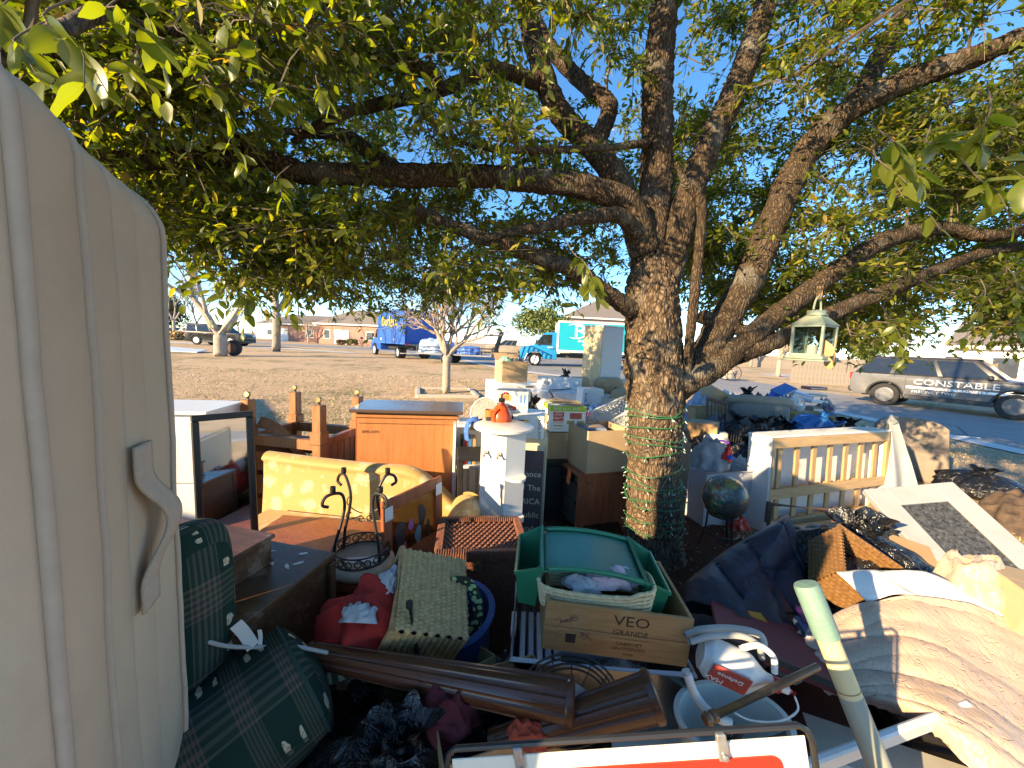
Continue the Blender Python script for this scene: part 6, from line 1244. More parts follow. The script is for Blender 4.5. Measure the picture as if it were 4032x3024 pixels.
cloth('red_knit', 'red and blue knit scrap on the grey plush bundle', 'cloth', (1.99, 3.42, .62), .05, .03, .13, plain('bright_red', (.55, .02, .02), .8), 23, (R(-20), R(25), 0)); cloth('blue_scrap', 'small blue pompom on the red knit scrap', 'cloth', (2.02, 3.39, .65), .025, .02, .035, plain('bright_blue', (.02, .10, .55), .8), 24)
# ------------------------------------------------------------------ box spring on its side
def boxspring():
    a = gnd(3010, 2095); c = gnd(3560, 2000); X = c-a; X.z = 0; W = 1.75; xn = X.normalized(); t = TM('box_spring', 'pale box spring standing on its side with bare pine slats showing', 'box spring', (a.x, a.y, 0), xn, (0, .05, 1)); H = .86; D = .20
    W = min(W, X.length)
    for z in (.045, H-.045, H*.40): bx('rail', PINE, (W/2, 0, z), (W-.02, .03, .09), t, .003)
    for x in (.02, W-.02): bx('post', PINEV, (x, .002, H/2), (.045, .03, H-.14), t, .003)
    for k in range(7): bx('slat', PINEV, (.17+k*(W-.32)/6, .035, H/2), (.06, .02, H-.12), t, .003)
    for k in range(7): bx('block', PINE, (.20+k*(W-.30)/7, .07, H*.42-.03), (.14, .11, .018), t, .003, rot=(R(18), 0, 0))
    for k in range(7): bx('block', PINE, (.20+k*(W-.30)/7, .07, .05), (.14, .11, .018), t, .003)
    FAB = plain('boxspring_cloth', (.76, .74, .70), .85, .06, 8, .2, 80)
    bx('cover_back', FAB, (W/2, D, H/2), (W+.02, .02, H+.01), t, .008); bx('cover_side', FAB, (-.012, D/2-.01, H/2), (.022, D+.03, H+.02), t, .010); bx('cover_side', FAB, (W+.004, D/2+.01, H/2), (.022, D-.03, H), t, .010); bx('cover_top', FAB, (W/2, D/2, H+.012), (W+.05, D+.03, .024), t, .010)
boxspring()
p = gnd(3590, 1960); st_ = T('draped_sheet', 'grey white sheet knotted over a pole behind the box spring', 'sheet', (0, 0, 0)); A_ = at(3490, 1655, 4.0)
def dr(s, q):
    w_ = .05+.26*q; x = A_.x+.04+(s-.2)*w_*1.5+.03*math.sin(9*s+3*q); y = A_.y-.12*q+.05*math.sin(11*s+2*q)*q; return (x, y, A_.z-.78*q)
MB().sheet(dr, 40, 30, .004).build('drape', plain('sheer_grey', (.36, .36, .36), .9, .1, 10), st_, smooth='all'); MB().sheet(lambda s, q: (A_.x+.04+.05*math.cos(6.283*s)*math.cos((q-.5)*3.1)*(1+.5*math.sin(9*s)), A_.y+.045*math.sin(6.283*s)*math.cos((q-.5)*3.1), A_.z+.01+.035*math.sin((q-.5)*3.1)+.02*math.sin(12*s)), 24, 10, wrap=True).build('knot', plain('sheer_grey', (.36, .36, .36), .9, .1, 10), st_, smooth='all')
MB().tube([Vector((A_.x+.04, A_.y+.03, 0)), A_+Vector((.04, .03, 0))], .018, 8).build('pole', WOODGREY, st_)
p = gnd(3640, 1930); fp = T('foam_pad', 'curved tan grey foam pad propped beside the draped sheet', 'pad', (p.x+.10, p.y+.30, 0), R(-26))
def pad(s, q): return ((s-.5)*.78*(1-.10*q), .16*math.sin(math.pi*s)+.10*q, .84*q-.10*(2*s-1)**4*q)
MB().sheet(pad, 24, 20, .05).build('pad', plain('foam_tan', (.24, .195, .16), .95, .2, 8, .4, 60), fp, smooth='all')
p = gnd(3855, 1952); bag('black bin bag lying alone on the shaded grass behind the picture frame', (p.x, p.y, 0), .40, .30, 7, 2.1, sq=.8)
bx('white_strip', WPLAST, (0, 0, 0), (1.5, .05, .02), None, .002, label='long white plastic strip lying on the grass near the road', cat='strip', loc=(*gnd(3690, 1715).xy, .03), rz=R(-14))
# ------------------------------------------------------------------ white framed window leaning
def pic():
    b_, c = at(3745, 1903, 2.5), at(4110, 2230, 2.02); X = (c-b_); Y = min(((at(3395, 1932, .9+.02*i)-b_) for i in range(120)), key=lambda y: abs(y.normalized().dot(X.normalized()))); t = T('window_frame', 'large white framed window pane leaning on the pile', 'window frame', (0, 0, 0)); xn = X.normalized(); n = X.cross(Y).normalized(); yn = n.cross(xn); 
    L = X.length*1.25; t.matrix_world = Matrix.Translation(b_) @ Matrix((xn, yn, n)).transposed().to_4x4(); f = .135; FR = plain('frame_white', (.34, .35, .365), .45, .06, 6, dirt=.25)
    Wd = Y.length
    bx('frame_rail', FR, (L/2, f/2, 0), (L, f, .04), t, .004); bx('frame_rail', FR, (L/2, Wd-f/2, 0), (L, f, .04), t, .004); bx('frame_stile', FR, (f/2, Wd/2, .001), (f, Wd-2*f, .04), t, .004); bx('frame_stile', FR, (L-f/2, Wd/2, .001), (f, Wd-2*f, .04), t, .004)
    m = N('dirty_glass'); v = m.coord(); k = m.noise(v, 55, 6, .7); m.set(Base_Color=m.ramp(k, [(.40, (.03, .032, .035)), (.60, (.09, .095, .10)), (.78, (.26, .28, .31))]), Roughness=m.math('MULTIPLY_ADD', k, .5, .05)); m.bump(k, .3, .01)
    bx('pane', m.m, (L/2, Wd/2, -.004), (L-2*f+.01, Wd-2*f+.01, .006), t, 0); bx('glazing_bead', plain('bead_cream', (.62, .60, .48), .5), (L/2, f+.008, .012), (L-2*f, .016, .022), t, .003); bx('glazing_bead', plain('bead_cream', (.62, .60, .48), .5), (L/2, Wd-f-.008, .012), (L-2*f, .016, .022), t, .003)
pic()
# ------------------------------------------------------------------ bedspread, rail, handle, bundles in the sunlit corner
def m_quilted():
    n = N('satin_bedspread'); v = n.coord((1, 1, 1)); wv = n.n('TexWave'); wv.inputs['Scale'].default_value = 9; wv.inputs['Distortion'].default_value = 14; wv.inputs['Detail'].default_value = 2; wv.inputs['Detail Scale'].default_value = 1.6; n.l(v, wv.inputs['Vector'])
    f = n.noise(v, 12, 4); k = n.ramp(wv.outputs['Fac'], [(0, (0, 0, 0)), (.06, (1, 1, 1))]); n.set(Base_Color=n.mix(n.math('MULTIPLY', f, .4), (.52, .365, .265), (.44, .29, .20)), Roughness=.34, Sheen_Weight=.25); n.bump(n.math('ADD', k, n.math('ADD', f, n.math('MULTIPLY', n.noise(n.coord((3, 1, 1)), 34, 5, .6), 1.2))), .55, .008); return n.m
BEDS = m_quilted()
def spread():
    t = T('bedspread', 'beige satin quilted bedspread with white hem sliding over the rail', 'bedspread', (0, 0, 0))
    G_ = [[(3180, 2480, 1.50), (3420, 2370, 1.52), (3700, 2360, 1.50), (4100, 2490, 1.45), (4400, 2600, 1.4)],
          [(3150, 2600, 1.36), (3400, 2520, 1.38), (3700, 2520, 1.36), (4100, 2650, 1.30), (4400, 2750, 1.25)],
          [(3200, 2690, 1.26), (3450, 2660, 1.25), (3720, 2700, 1.20), (4100, 2860, 1.12), (4400, 2950, 1.08)],
          [(3330, 2740, 1.24), (3560, 2770, 1.16), (3760, 2840, 1.08), (4050, 3020, 1.00), (4400, 3150, .95)],
          [(3420, 2750, 1.26), (3640, 2850, 1.14), (3780, 2990, 1.04), (3960, 3160, .96), (4350, 3350, .9)]]
    P = [[at(*q) for q in row] for row in G_]
    def ev(s, q):
        rows = [None]*5
        def cr(p, x):
            n = len(p)-1; i = min(int(x*n), n-1); f = x*n-i; a = p[max(0, i-1)]; b_ = p[i]; c = p[i+1]; d = p[min(n, i+2)]; return .5*((2*b_)+(c-a)*f+(2*a-5*b_+4*c-d)*f*f+(3*b_-a-3*c+d)*f**3)
        return cr([cr(r_, s) for r_ in P], q)
    def fn(s, q):
        p = ev(s, q); fold = .026*(abs(math.sin(15*q-2.5*s+1.3*mn.noise(p*2.5)))**.45-.7)*(1-s)**.55+.007*(abs(math.sin(31*q+3*s+2*mn.noise(p*4)))**.5-.6)*(1-s)**.6; return p+Vector((.0, -.35, .9))*(fold+.016*mn.noise(p*7)+.006*mn.noise(p*19))
    MB().sheet(fn, 90, 90, .01).build('satin_cover', BEDS, t, smooth='all')
    def hem(s, q): p = Vector(fn(s, 0)); return p+Vector((.02*(1-q), .055*q*1.6, .055*q+.012*math.sin(17*s+q)))
    MB().sheet(lambda s, q: Vector(fn(.25+.75*s, 0))+Vector((-.04*q, .12*q, .05*q+.012*math.sin(13*s+2*q))), 60, 8, .006).build('white_hem', WHITEC, t, smooth='all')
    def tail(s, q): p = ev(0, .02+.4*q); return p+Vector((-.10*s, -.02*s, -.015*s+.018*math.sin(16*q+5*s)))
    MB().sheet(tail, 10, 30, .006).build('gathered_end', WHITEC if False else BEDS, t, smooth='all')
spread()
a, c = at(3190, 3005, .98), at(3740, 2800, 1.12); d = c-a; br = TM('bed_rail', 'white painted bed side rail running under the bedspread', 'bed rail', a, d, (0, -.2, 1)); L = d.length
bx('board', plain('rail_white', (.62, .64, .64), .4, .05, 6, dirt=.15), (L*.4, 0, -.02), (L*1.5, .022, .066), br, .006); bx('lower_panel', plain('rail_grey', (.20, .20, .19), .6), (L*.4, .02, -.08), (L*1.5, .012, .07), br, .002)
c = at(3640, 2950, 1.06); db = T('dotted_box_cushion', 'cream dotted foam block boxed beneath the bed rail', 'cushion', (c.x+.03, c.y+.02, c.z-.31), R(-22)); bx('block', plain('cream_vinyl', (.50, .46, .38), .6, .1, 20), (0, 0, .1), (.62, .2, .22), db, .02)
for k in range(22): MB().lathe([(.001, -.004), (.006, -.003), (.008, 0)], 10, (-.28+.05*(k % 11), -.101, .15-.045*(k//11)), 'Y').build('button', plain('cream_button', (.42, .38, .30), .6), db)
def broom():
    a, c = at(3172, 2296, 1.06), at(3500, 3120, .90); d = c-a; L = d.length; t = TM('broom_handle', 'long pole with green grip, its shaft coloured as lit and shaded, leaning towards the camera', 'pole', a, d, (0, 0, 1))
    MB().lathe([(.001, 0), (.031, .002), (.034, .012), (.033, L*.275), (.030, L*.28)], 18, (0, 0, 0), 'X').build('grip', plain('grip_green', (.16, .27, .22), .6, .12, 20, .3, 90), t, smooth=35)
    MB().lathe([(.0285, L*.26), (.0285, L*.56)], 18, (0, 0, 0), 'X').build('shaft', plain('shaft_sunlit', (.60, .50, .28), .4, .06, 12), t, smooth=35); MB().lathe([(.0285, L*.56), (.0295, L*.565), (.0295, L*1.1)], 18, (0, 0, 0), 'X').build('lower_shaft', plain('shaft_shaded', (.28, .28, .22), .5, .1, 20), t, smooth=35); MB().lathe([(.0292, L*.53), (.0292, L*.536)], 18, (0, 0, 0), 'X').build('band', plain('band_brown', (.28, .18, .06), .5), t)  # sunlit length cream, shaded length grey: light put into the colour
broom()
cloth('satin_bundle', 'rolled beige satin cloth bundle beside the cardboard box corner', 'bedding', at(3830, 2330, 1.62), .17, .12, .15, BEDS, 41, (0, R(10), R(20)), 6); 
c = at(3985, 2420, 1.50); carton('plain tan cardboard box cut by the edge of the frame', (c.x+.10, c.y, c.z-.03), R(-12), (.34, .26, .16), CARD2, (R(6), R(10), R(-14)), ())
cloth('brown_blanket', 'brown patterned blanket heaped at the edge behind the window frame', 'blanket', (*gnd(4010, 2080).xy, .0), .34, .30, .34, plain('brown_pattern', (.075, .05, .036), .9, .7, 14, .4, 40), 43)
c = at(3640, 2200, 2.1); bx('torn_cardboard', CARD, (0, 0, 0), (.32, .20, .006), None, 0, label='torn flap of cardboard between black bag and window frame', cat='cardboard', loc=c, rot=(R(35), R(14), R(-10)))
c = at(3560, 2300, 1.9); MB().tube([at(3470, 2390, 1.75), at(3620, 2310, 1.75)], .008, 8).build('metal_tube', STEEL, None, True, 'short shiny metal tube sticking out under the satin bundle', 'tube')
# bed frame bits before the box spring
a = at(3035, 1985, 2.55); b_ = at(3290, 2010, 2.6); fr = T('angle_iron_bed', 'rusty angle iron bed frame before the pine box spring', 'bed frame', (0, 0, 0)); RUST = plain('rusty_iron', (.10, .055, .035), .8, .3, 20)
MB().tube([a, b_], .012, 6).build('cross_bar', RUST, fr); bx('post', RUST, (b_.x+.01, b_.y, b_.z-.06), (.035, .03, .17), fr, .003); bx('post', RUST, (a.x-.01, a.y, a.z-.06), (.03, .03, .15), fr, .003); MB().tube([(b_.x+.01, b_.y, b_.z-.13), (b_.x+.03, b_.y, 0)], .012, 6).build('leg', RUST, fr); MB().tube([(a.x, a.y, a.z-.12), (a.x-.02, a.y, 0)], .012, 6).build('leg', RUST, fr)
a, c = gnd(3120, 2110), gnd(3560, 2050); MB().box(((a.x+c.x)/2, (a.y+c.y)/2, .05), ((c-a).length, .05, .09), (0, 0, math.atan2(c.y-a.y, c.x-a.x)), .004).build('loose_plank', PINE, None, label='loose pine plank lying in front of the box spring', cat='plank')
# ------------------------------------------------------------------ middle of the pile
def shelf():
    c = at(1968, 2060, 2.42); t = T('corner_shelf', 'white corner shelf tower with round top and coat hooks', 'shelf', (c.x+.02, 2.46, 0), R(2)); H = at(1980, 1690, 2.4).z
    J, A_, C_ = Vector((-.005, -.12, 0)), Vector((-.165, -.045, 0)), Vector((.125, -.045, 0))
    def wall_(p, q, nm):
        d = q-p; o = MB().box((d.length/2, .008, (H-.012)/2), (d.length, .016, H-.012), bev=.002).build(nm, WMEL, t, loc=p); o.rotation_euler = (0, 0, math.atan2(d.y, d.x)); return o
    pa = wall_(A_, J, 'side_panel'); wall_(J, C_, 'back_panel'); wall_(C_, Vector((.02, .14, 0)), 'rear_panel'); wall_(Vector((-.02, .14, 0)), A_, 'rear_panel')
    MB().lathe([(.001, H-.011), (.195, H-.011), (.20, H-.006), (.20, H+.008), (.195, H+.012), (.001, H+.012)], 44, (-.02, .02, 0)).build('round_top', plain('worn_white_top', (.70, .66, .62), .45, .1, 9, dirt=.2), t, smooth=40)
    d = C_-J; nn = Vector((d.y, -d.x, 0)).normalized()
    for z in (.20, .47, .74):
        P = [(J.x, J.y)]+[tuple((J+d*f+nn*.085*math.sin(math.pi*f)**.6).xy) for f in [i/12 for i in range(1, 12)]]+[(C_.x, C_.y)]; MB().prism(P, z, z+.016, 'XY').build('shelf_board', WMEL, t)
    na = Vector((-(J-A_).y*-1, 0, 0)); dn = (J-A_).normalized(); on = Vector((dn.y, -dn.x, 0))
    for f in (.25, .78):
        p0 = A_.lerp(J, f)+on*.002+Vector((0, 0, H-.15)); hk = MB(); hk.tube([p0, p0+on*.012], .015, 12); hk.tube([p0+on*.008, p0+on*.03+Vector((0, 0, -.004)), p0+on*.05+Vector((.006, 0, -.016))], [.006, .006, .009], 8); hk.build('hook', plain('hook_metal', (.42, .38, .32), .4, metal=.5), t, True)
shelf()
SIGNM = plain('dark_board', (.07, .045, .05), .7, .3, 12); LET2 = plain('tan_lettering', (.62, .50, .36), .7)
a = at(2052, 1772, 2.58); t = T('pledge_board', 'tall dark painted board lettered with the pledge beside the white shelf', 'board', (a.x, a.y, 0), R(-4)); h = a.z
bx('board', SIGNM, (.05, 0, h/2), (.22, .02, h), t, .003)
for k, s in enumerate(['Allegiance', 'Of The', 'AMERICA', 'Republic', 'Stands,', 'Under God,', 'With Liberty', 'Justice For All.']): text(s, .058, LET2, t, (.148, -.0112, h-.165-.098*k), FRONT, .0004, 'RIGHT')
for s in (-1, 1): MB().tube(smooth_path([(.11, -.012, h-.10), (.11+s*.02, -.012, h-.115), (.11+s*.035, -.012, h-.10)], 4), .004, 5).build('ornament', plain('rust_ornament', (.22, .07, .04), .7), t)
p = at(2105, 1722, 2.82); ct = T('cream_cabinet', 'narrow cream metal cabinet behind the pledge board', 'cabinet', (p.x-.07, p.y+.16, 0), R(-4)); h = p.z
bx('carcass', CREAM, (0, 0, h/2), (.36, .32, h-.004), ct, .004); bx('door', CREAM, (0, -.167, h/2-.01), (.33, .016, h-.09), ct, .006); bx('door_seam', BRASS, (.166, -.17, h/2), (.003, .006, h-.1), ct, 0); bx('knob', DARKPL, (.12, -.178, h*.82), (.012, .01, .012), ct, .003)
hz = h
def printed(label, loc, rz, dims, faces, base, name='product_box', top=None, group=None, rot=None):
    t = T(name, label, 'box', loc, rz, group, rot); W, D, H = dims; bx('carton', base, (0, 0, H/2), dims, t, .002)
    for k, (f, x, z, w_, h_, m) in enumerate(faces):
        e = .0006*(1+k % 4)
        if f == 'f': bx('print', m, (x*W, -D/2-e, z*H), (w_*W, .0012, h_*H), t, 0)
        if f == 'l': bx('print', m, (-W/2-e, x*D, z*H), (.0012, w_*D, h_*H), t, 0)
        if f == 'r': bx('print', m, (W/2+e, x*D, z*H), (.0012, w_*D, h_*H), t, 0)
        if f == 't': bx('print', m, (x*W, z*D, H+e), (w_*W, h_*D, .0012), t, 0)
    return t
PB = plain('print_black', (.025, .025, .03), .4); PW = plain('print_white', (.72, .71, .68), .4); PR = plain('print_red', (.55, .045, .03), .4); PG = plain('print_green', (.30, .48, .03), .4); PBL = plain('print_blue', (.05, .18, .45), .4); PT = plain('print_tan', (.42, .28, .14), .5); PY = plain('print_yellow', (.70, .48, .06), .4); PPU = plain('print_purple', (.10, .06, .22), .4); PGY = plain('print_grey', (.40, .38, .36), .5)
cp_ = printed('black and white slow cooker box standing on the cream cabinet', (ct.location.x-.05, ct.location.y-.03, hz), R(-6), (.40, .32, .17), [('f', -.28, .5, .40, .96, PB), ('f', .20, .5, .54, .96, PW), ('f', .08, .55, .12, .5, PB), ('f', .17, .62, .08, .4, PY), ('f', -.02, .72, .10, .26, PR), ('f', -.38, .6, .12, .4, PW), ('t', 0, 0, .9, .9, PW)], PW)
text('CROCK-POT', .030, PB, cp_, (.165, -.165, .085), (math.pi/2, math.pi/2, 0), .0006); text('CROCK', .02, PW, cp_, (-.08, -.165, .11), (math.pi/2, math.pi/2, 0), .0006)
zc = hz+.17; xc, yc = cp_.location.x, cp_.location.y
m1 = printed('pale kitchen appliance box with a red picture on the slow cooker box', (xc-.06, yc+.02, zc+.002), R(-4), (.25, .18, .066), [('f', -.1, .5, .5, .5, PR), ('f', -.1, .4, .3, .3, plain('print_pink', (.6, .25, .2), .5)), ('f', .32, .6, .2, .4, PGY)], PW)
printed('taller white blender box with orange picture stacked on the pale box', (xc-.06, yc+.06, zc+.069), R(-8), (.27, .20, .09), [('l', 0, .5, .95, .95, PPU), ('f', -.15, .45, .34, .6, PT), ('f', -.15, .45, .2, .4, plain('print_orange', (.65, .18, .04), .4)), ('f', -.15, .85, .12, .16, PR), ('f', .35, .5, .22, .9, PGY), ('f', .30, .4, .05, .7, PBL), ('f', .40, .4, .05, .7, PBL), ('t', 0, 0, .8, .8, PGY)], PW)
# red jug, candle jar
c = at(1972, 1660, 2.62); jg = T('detergent_jug', 'orange red plastic jug with black pump standing behind the round shelf top', 'jug', (c.x, c.y, c.z-.015), .2); ORJ = plain('orange_jug', (.62, .075, .015), .3, .06, 8)
MB().lathe([(.001, 0), (.072, 0), (.078, .02), (.072, .07), (.045, .12), (.022, .145), (.022, .16), (.001, .16)], 28).build('body', ORJ, jg, smooth=50); MB().tube(smooth_path([(-.03, -.05, .11), (-.055, -.055, .09), (-.06, -.055, .04), (-.045, -.06, .02)], 5), .011, 8).build('handle', ORJ, jg, True); MB().lathe([(.024, .155), (.024, .18), (.007, .182), (.006, .21), (.001, .21)], 16).tube([(0, 0, .21), (.05, 0, .212)], .007, 8).build('pump', BLACKP, jg, True)
c = at(1928, 1652, 2.62); cj = T('candle_jar', 'small orange candle jar beside the red jug', 'jar', (c.x, c.y, c.z-.02), 0); MB().lathe([(.001, 0), (.034, 0), (.036, .09), (.032, .09), (.03, .05), (.001, .05)], 20).build('glass', plain('amber_jar', (.45, .16, .04), .3), cj, smooth=40); bx('label', PB, (0, -.036, .03), (.045, .003, .03), cj, 0)
bx('board_top', BLACKW, (0, 0, 0), (.34, .26, .02), None, .003, label='dark stool top carrying the red jug and candle jar', cat='stool', loc=(at(1950, 1670, 2.64).x, 2.66, at(1950, 1670, 2.62).z-.02))
c = at(1905, 1620, 2.75); pt = T('metal_pot', 'grey metal pot tipped towards us with dark inside', 'pot', c, 0, rot=(R(62), R(-16), R(-18))); MB().lathe([(.001, -.12), (.085, -.12), (.10, -.10), (.108, .0), (.112, .004), (.104, .004), (.096, -.09), (.001, -.1)], 32).build('body', plain('brushed_pot', (.52, .50, .48), .35, .08, 9, metal=.5), pt, smooth=40); MB().lathe([(.001, .001), (.10, .001), (.104, -.002)], 28).build('mesh_lid', plain('pot_mesh', (.20, .19, .18), .4, .5, 60), pt)
# black side table, white bookcase, blue scarf
p = at(1850, 1800, 2.55); bt_ = T('black_side_table', 'small black slatted side table beside the white shelf', 'table', (p.x+.03, p.y+.1, 0), R(10)); h = at(1850, 1795, 2.55).z
bx('top', BLACKW, (0, 0, h-.012), (.26, .30, .022), bt_, .003)
for sx in (-1, 1):
    for sy in (-1, 1): bx('leg', BLACKW, (sx*.11, sy*.13, (h-.024)/2), (.036, .036, h-.024), bt_, .003)
for k in range(3): bx('slat', BLACKW, (-.06+.06*k, -.13, (h-.1)/2+.05), (.022, .014, h-.16), bt_, .002)
bx('lower_shelf', BLACKW, (0, 0, .14), (.2, .25, .018), bt_, .002)
p = at(1850, 1672, 2.85); bc = T('white_bookcase', 'pale white bookcase standing behind the black side table', 'bookcase', (p.x+.04, p.y+.14, 0), R(8)); h = p.z
for x in (-.17, .17): bx('side', ENAMEL, (x, 0, h/2), (.02, .30, h), bc, .002)
for z in (.02, h*.33, h*.66, h-.01): bx('shelf_board', ENAMEL, (0, .0, z), (.318, .29, .018), bc, .002)
bx('back', ENAMEL, (0, .145, h/2), (.34, .01, h-.01), bc, 0)
for k in range(4): bx('book', (PB, PR, PBL, PT)[k], (0, 0, 0), (.025, .16, .20), None, .002, label=('black', 'red', 'blue', 'tan')[k]+' book on the white bookcase shelf', cat='book', group='books in the white bookcase', loc=(bc.location.x-.11+.032*k, bc.location.y-.03, h*.66+.11), rz=R(8))
ribbon_strip('blue_scarf', 'blue patterned scarf hanging over the bookcase corner', 'scarf', [at(1885, 1655, 2.7), at(1850, 1662, 2.68), at(1835, 1690, 2.66), at(1838, 1735, 2.66)], .06, plain('blue_print', (.04, .14, .50), .7, .6, 40), Vector((.8, .6, .1)))
# cherry nightstand with cartons
def nightstand():
    a, c = gnd(2264, 2118), gnd(2462, 2092); X = c-a; X.z = 0; W = X.length; xn = X.normalized(); t = TM('cherry_nightstand', 'cherry wood nightstand with black empty drawer side and curved feet', 'nightstand', (a.x, a.y, 0), xn, (0, 0, 1)); h = .56; D = .52
    MB().prism([(0, 0), (.03, 0), (.075, .10), (W-.075, .10), (W-.03, 0), (W, 0), (W, h-.03), (0, h-.03)], 0, .02).build('side_panel', CHERRY, t); MB().prism([(0, 0), (.03, 0), (.075, .10), (W-.075, .10), (W-.03, 0), (W, 0), (W, h-.03), (0, h-.03)], D-.02, D).build('side_panel', CHERRY, t)
    bx('end_panel', BLACKW, (.012, D/2, h/2+.03), (.016, D-.045, h-.12), t, .002); bx('end_panel', CHERRY, (W-.012, D/2, h/2+.03), (.016, D-.045, h-.12), t, .002); bx('top', CHERRY, (W/2, D/2, h-.014), (W+.03, D+.03, .028), t, .006)
    for k in range(3): bx('drawer_rail', BLACKW, (-.003, D/2, .13+k*.16), (.018, D-.06, .025), t, .002)
    b = MB(); b.sheet(lambda s, q: (-.02-.012*q, .10+.06*s, h-.0-.13*q), 3, 5, .001); b.build('orange_tag', plain('orange_tag', (.75, .13, .02), .6), t); text('6030', .03, plain('faint_stamp', (.12, .03, .02), .8), t, (.10, -.002, h-.09), FRONT, .0003)
    return t, h, xn
ns, nh, nx_ = nightstand()
p = at(2362, 1868, 3.02); bc1 = carton('large tan cardboard box with open top on the cherry nightstand', (ns.location.x+.19, ns.location.y+.24, nh+.001), math.atan2(nx_.y, nx_.x), (.41, .38, .36), CARD2, None, (), False)
printed('small blue grey box lying inside the open cardboard box', (bc1.location.x-.06, bc1.location.y+.02, nh+.26), R(4), (.22, .2, .09), [('t', 0, 0, .7, .6, PT)], plain('blue_grey', (.22, .26, .36), .6))
st2 = T('picture_stack', 'dark framed pictures stacked flat under the brown cardboard box', 'pictures', (ns.location.x-.14, ns.location.y+.45, 0), R(10))
for k in range(3): bx('picture_frame', BLACKW, (0, .0, nh-.02+.016*k), (.40-.03*k, .36, .013), st2, .003, rot=(0, 0, .1*k))
bx('stand', BLACKW, (0, .0, (nh-.04)/2), (.34, .30, nh-.04), st2, .004)
b1 = carton('brown cardboard box under the dog food box', (ns.location.x-.10, ns.location.y+.48, nh+.022), R(14), (.34, .30, .24), CARD, None, (), True, tape=True); text('UP', .03, PB, b1, (.12, -.1525, .13), FRONT, .0004)
d1 = printed('green topped dog food carton with red label beside the oak', (b1.location.x+.01, b1.location.y-.02, nh+.272), R(9), (.33, .26, .235), [('f', 0, .90, 1, .20, PG), ('l', 0, .90, 1, .20, PG), ('f', -.27, .60, .30, .36, PR), ('f', -.27, .24, .26, .05, PT), ('f', .22, .62, .34, .24, plain('meat_print', (.42, .10, .05), .5, .5, 60)), ('f', .08, .38, .22, .14, PT), ('f', .10, .66, .10, .12, plain('print_magenta', (.5, .05, .18), .5)), ('f', .36, .34, .2, .2, PT), ('f', -.27, .12, .2, .03, PGY), ('l', .1, .4, .4, .4, PT)], PW)
for s, z, x, sz, m in (('SAVE  up to  $5.00', .90, -.05, .033, PW), ('PURINA', .745, -.27, .019, PW), ('MOIST', .66, -.27, .026, PW), ('MEATY', .53, -.27, .032, PW), ('BURGER', .36, -.27, .024, PR), ('60', .235, -.36, .022, PG)): text(s, sz, m, d1, (x*.33, -.1335, z*.235), FRONT, .0005)
bx('flap', CARD_IN, (.0, -.06, .26), (.30, .14, .003), d1, 0, rot=(R(12), R(6), 0)); bx('flap', PG, (-.0, .10, .25), (.31, .10, .003), d1, 0, rot=(R(-10), 0, 0))
# ------------------------------------------------------------------ washer and dryer
def washer():
    c = gnd(1990, 1745); c = at(1990, 1497, 6.1); t = T('washing_machine', 'white front loading washer with round dark door and cardboard box above', 'washer', (c.x+.1, c.y+.3, 0), R(24)); W, D, H = .68, .70, .98
    bx('cabinet', ENAMEL, (0, 0, H/2), (W, D, H), t, .012); bx('control_panel', ENAMEL, (0, -D/2-.008, H-.085), (W-.02, .02, .14), t, .008)
    MB().lathe([(.17, -.012), (.22, -.03), (.235, -.012), (.235, 0)], 40, (0, -D/2, .50), 'Y').build('door_ring', CHROME, t, smooth=40); MB().lathe([(.001, -.05), (.10, -.04), (.17, -.012)], 36, (0, -D/2, .50), 'Y').build('door_glass', CARGLASS, t, smooth=60)
    MB().lathe([(.035, 0), (.033, -.03), (.001, -.032)], 20, (-.03, -D/2-.018, H-.085), 'Y').build('dial', CHROME, t, smooth=40)
    for k in range(5): bx('button', GREYP, (.09+.045*k, -D/2-.02, H-.085), (.022, .006, .012), t, .002)
    bx('display', BLACKP, (.16, -D/2-.0195, H-.055), (.14, .004, .02), t, 0); return t
ws = washer()
jb = carton('worn cardboard box of kitchen junk on top of the washer', (ws.location.x-.02, ws.location.y, .982), R(20), (.44, .40, .34), CARD2, None, (('b', 40),), False)
for k, (dx, dy, a, L_, m, lb) in enumerate([(.05, 0, .5, .30, PBL, 'blue handled rod sticking out of the washer top box'), (.12, .05, .8, .34, STEEL, 'steel utensil sticking out of the washer top box'), (-.05, .05, -.3, .22, BLACKP, 'black utensil handle sticking out of the washer top box')]): MB().tube([(0, 0, 0), (L_*math.sin(a)*.6, 0, L_)], .012, 6).build('utensil', m, None, label=lb, cat='utensil', loc=(jb.location.x+dx, jb.location.y+dy, 1.12))
cloth('crumpled_wrap', 'green and white crumpled packaging in the washer top box', 'packaging', (jb.location.x-.10, jb.location.y-.05, 1.27), .12, .10, .11, plain('green_white', (.20, .42, .32), .5, .7, 20), 51)
cloth('dark_pan_stack', 'black kitchen bundle beside the green packaging', 'kitchenware', (jb.location.x+.08, jb.location.y+.02, 1.26), .13, .12, .10, plain('black_mess', (.06, .06, .07), .4, .8, 20), 52)
c = at(2205, 1560, 5.7); dr_ = T('clothes_dryer', 'white top control dryer with sloped back panel and blank front', 'dryer', (c.x, c.y+.25, 0), R(-10)); W, D, H = .74, .70, .92
bx('cabinet', ENAMEL, (0, 0, H/2), (W, D, H), dr_, .012); MB().prism([(-D/2+.50, H-.01), (D/2-.02, H-.01), (D/2-.04, H+.17), (-D/2+.58, H+.19)], -W/2+.01, W/2-.01, 'YZ').build('control_panel', ENAMEL, dr_)
bx('front_door', ENAMEL, (.03, -D/2-.008, H*.5), (.50, .02, .52), dr_, .02); 
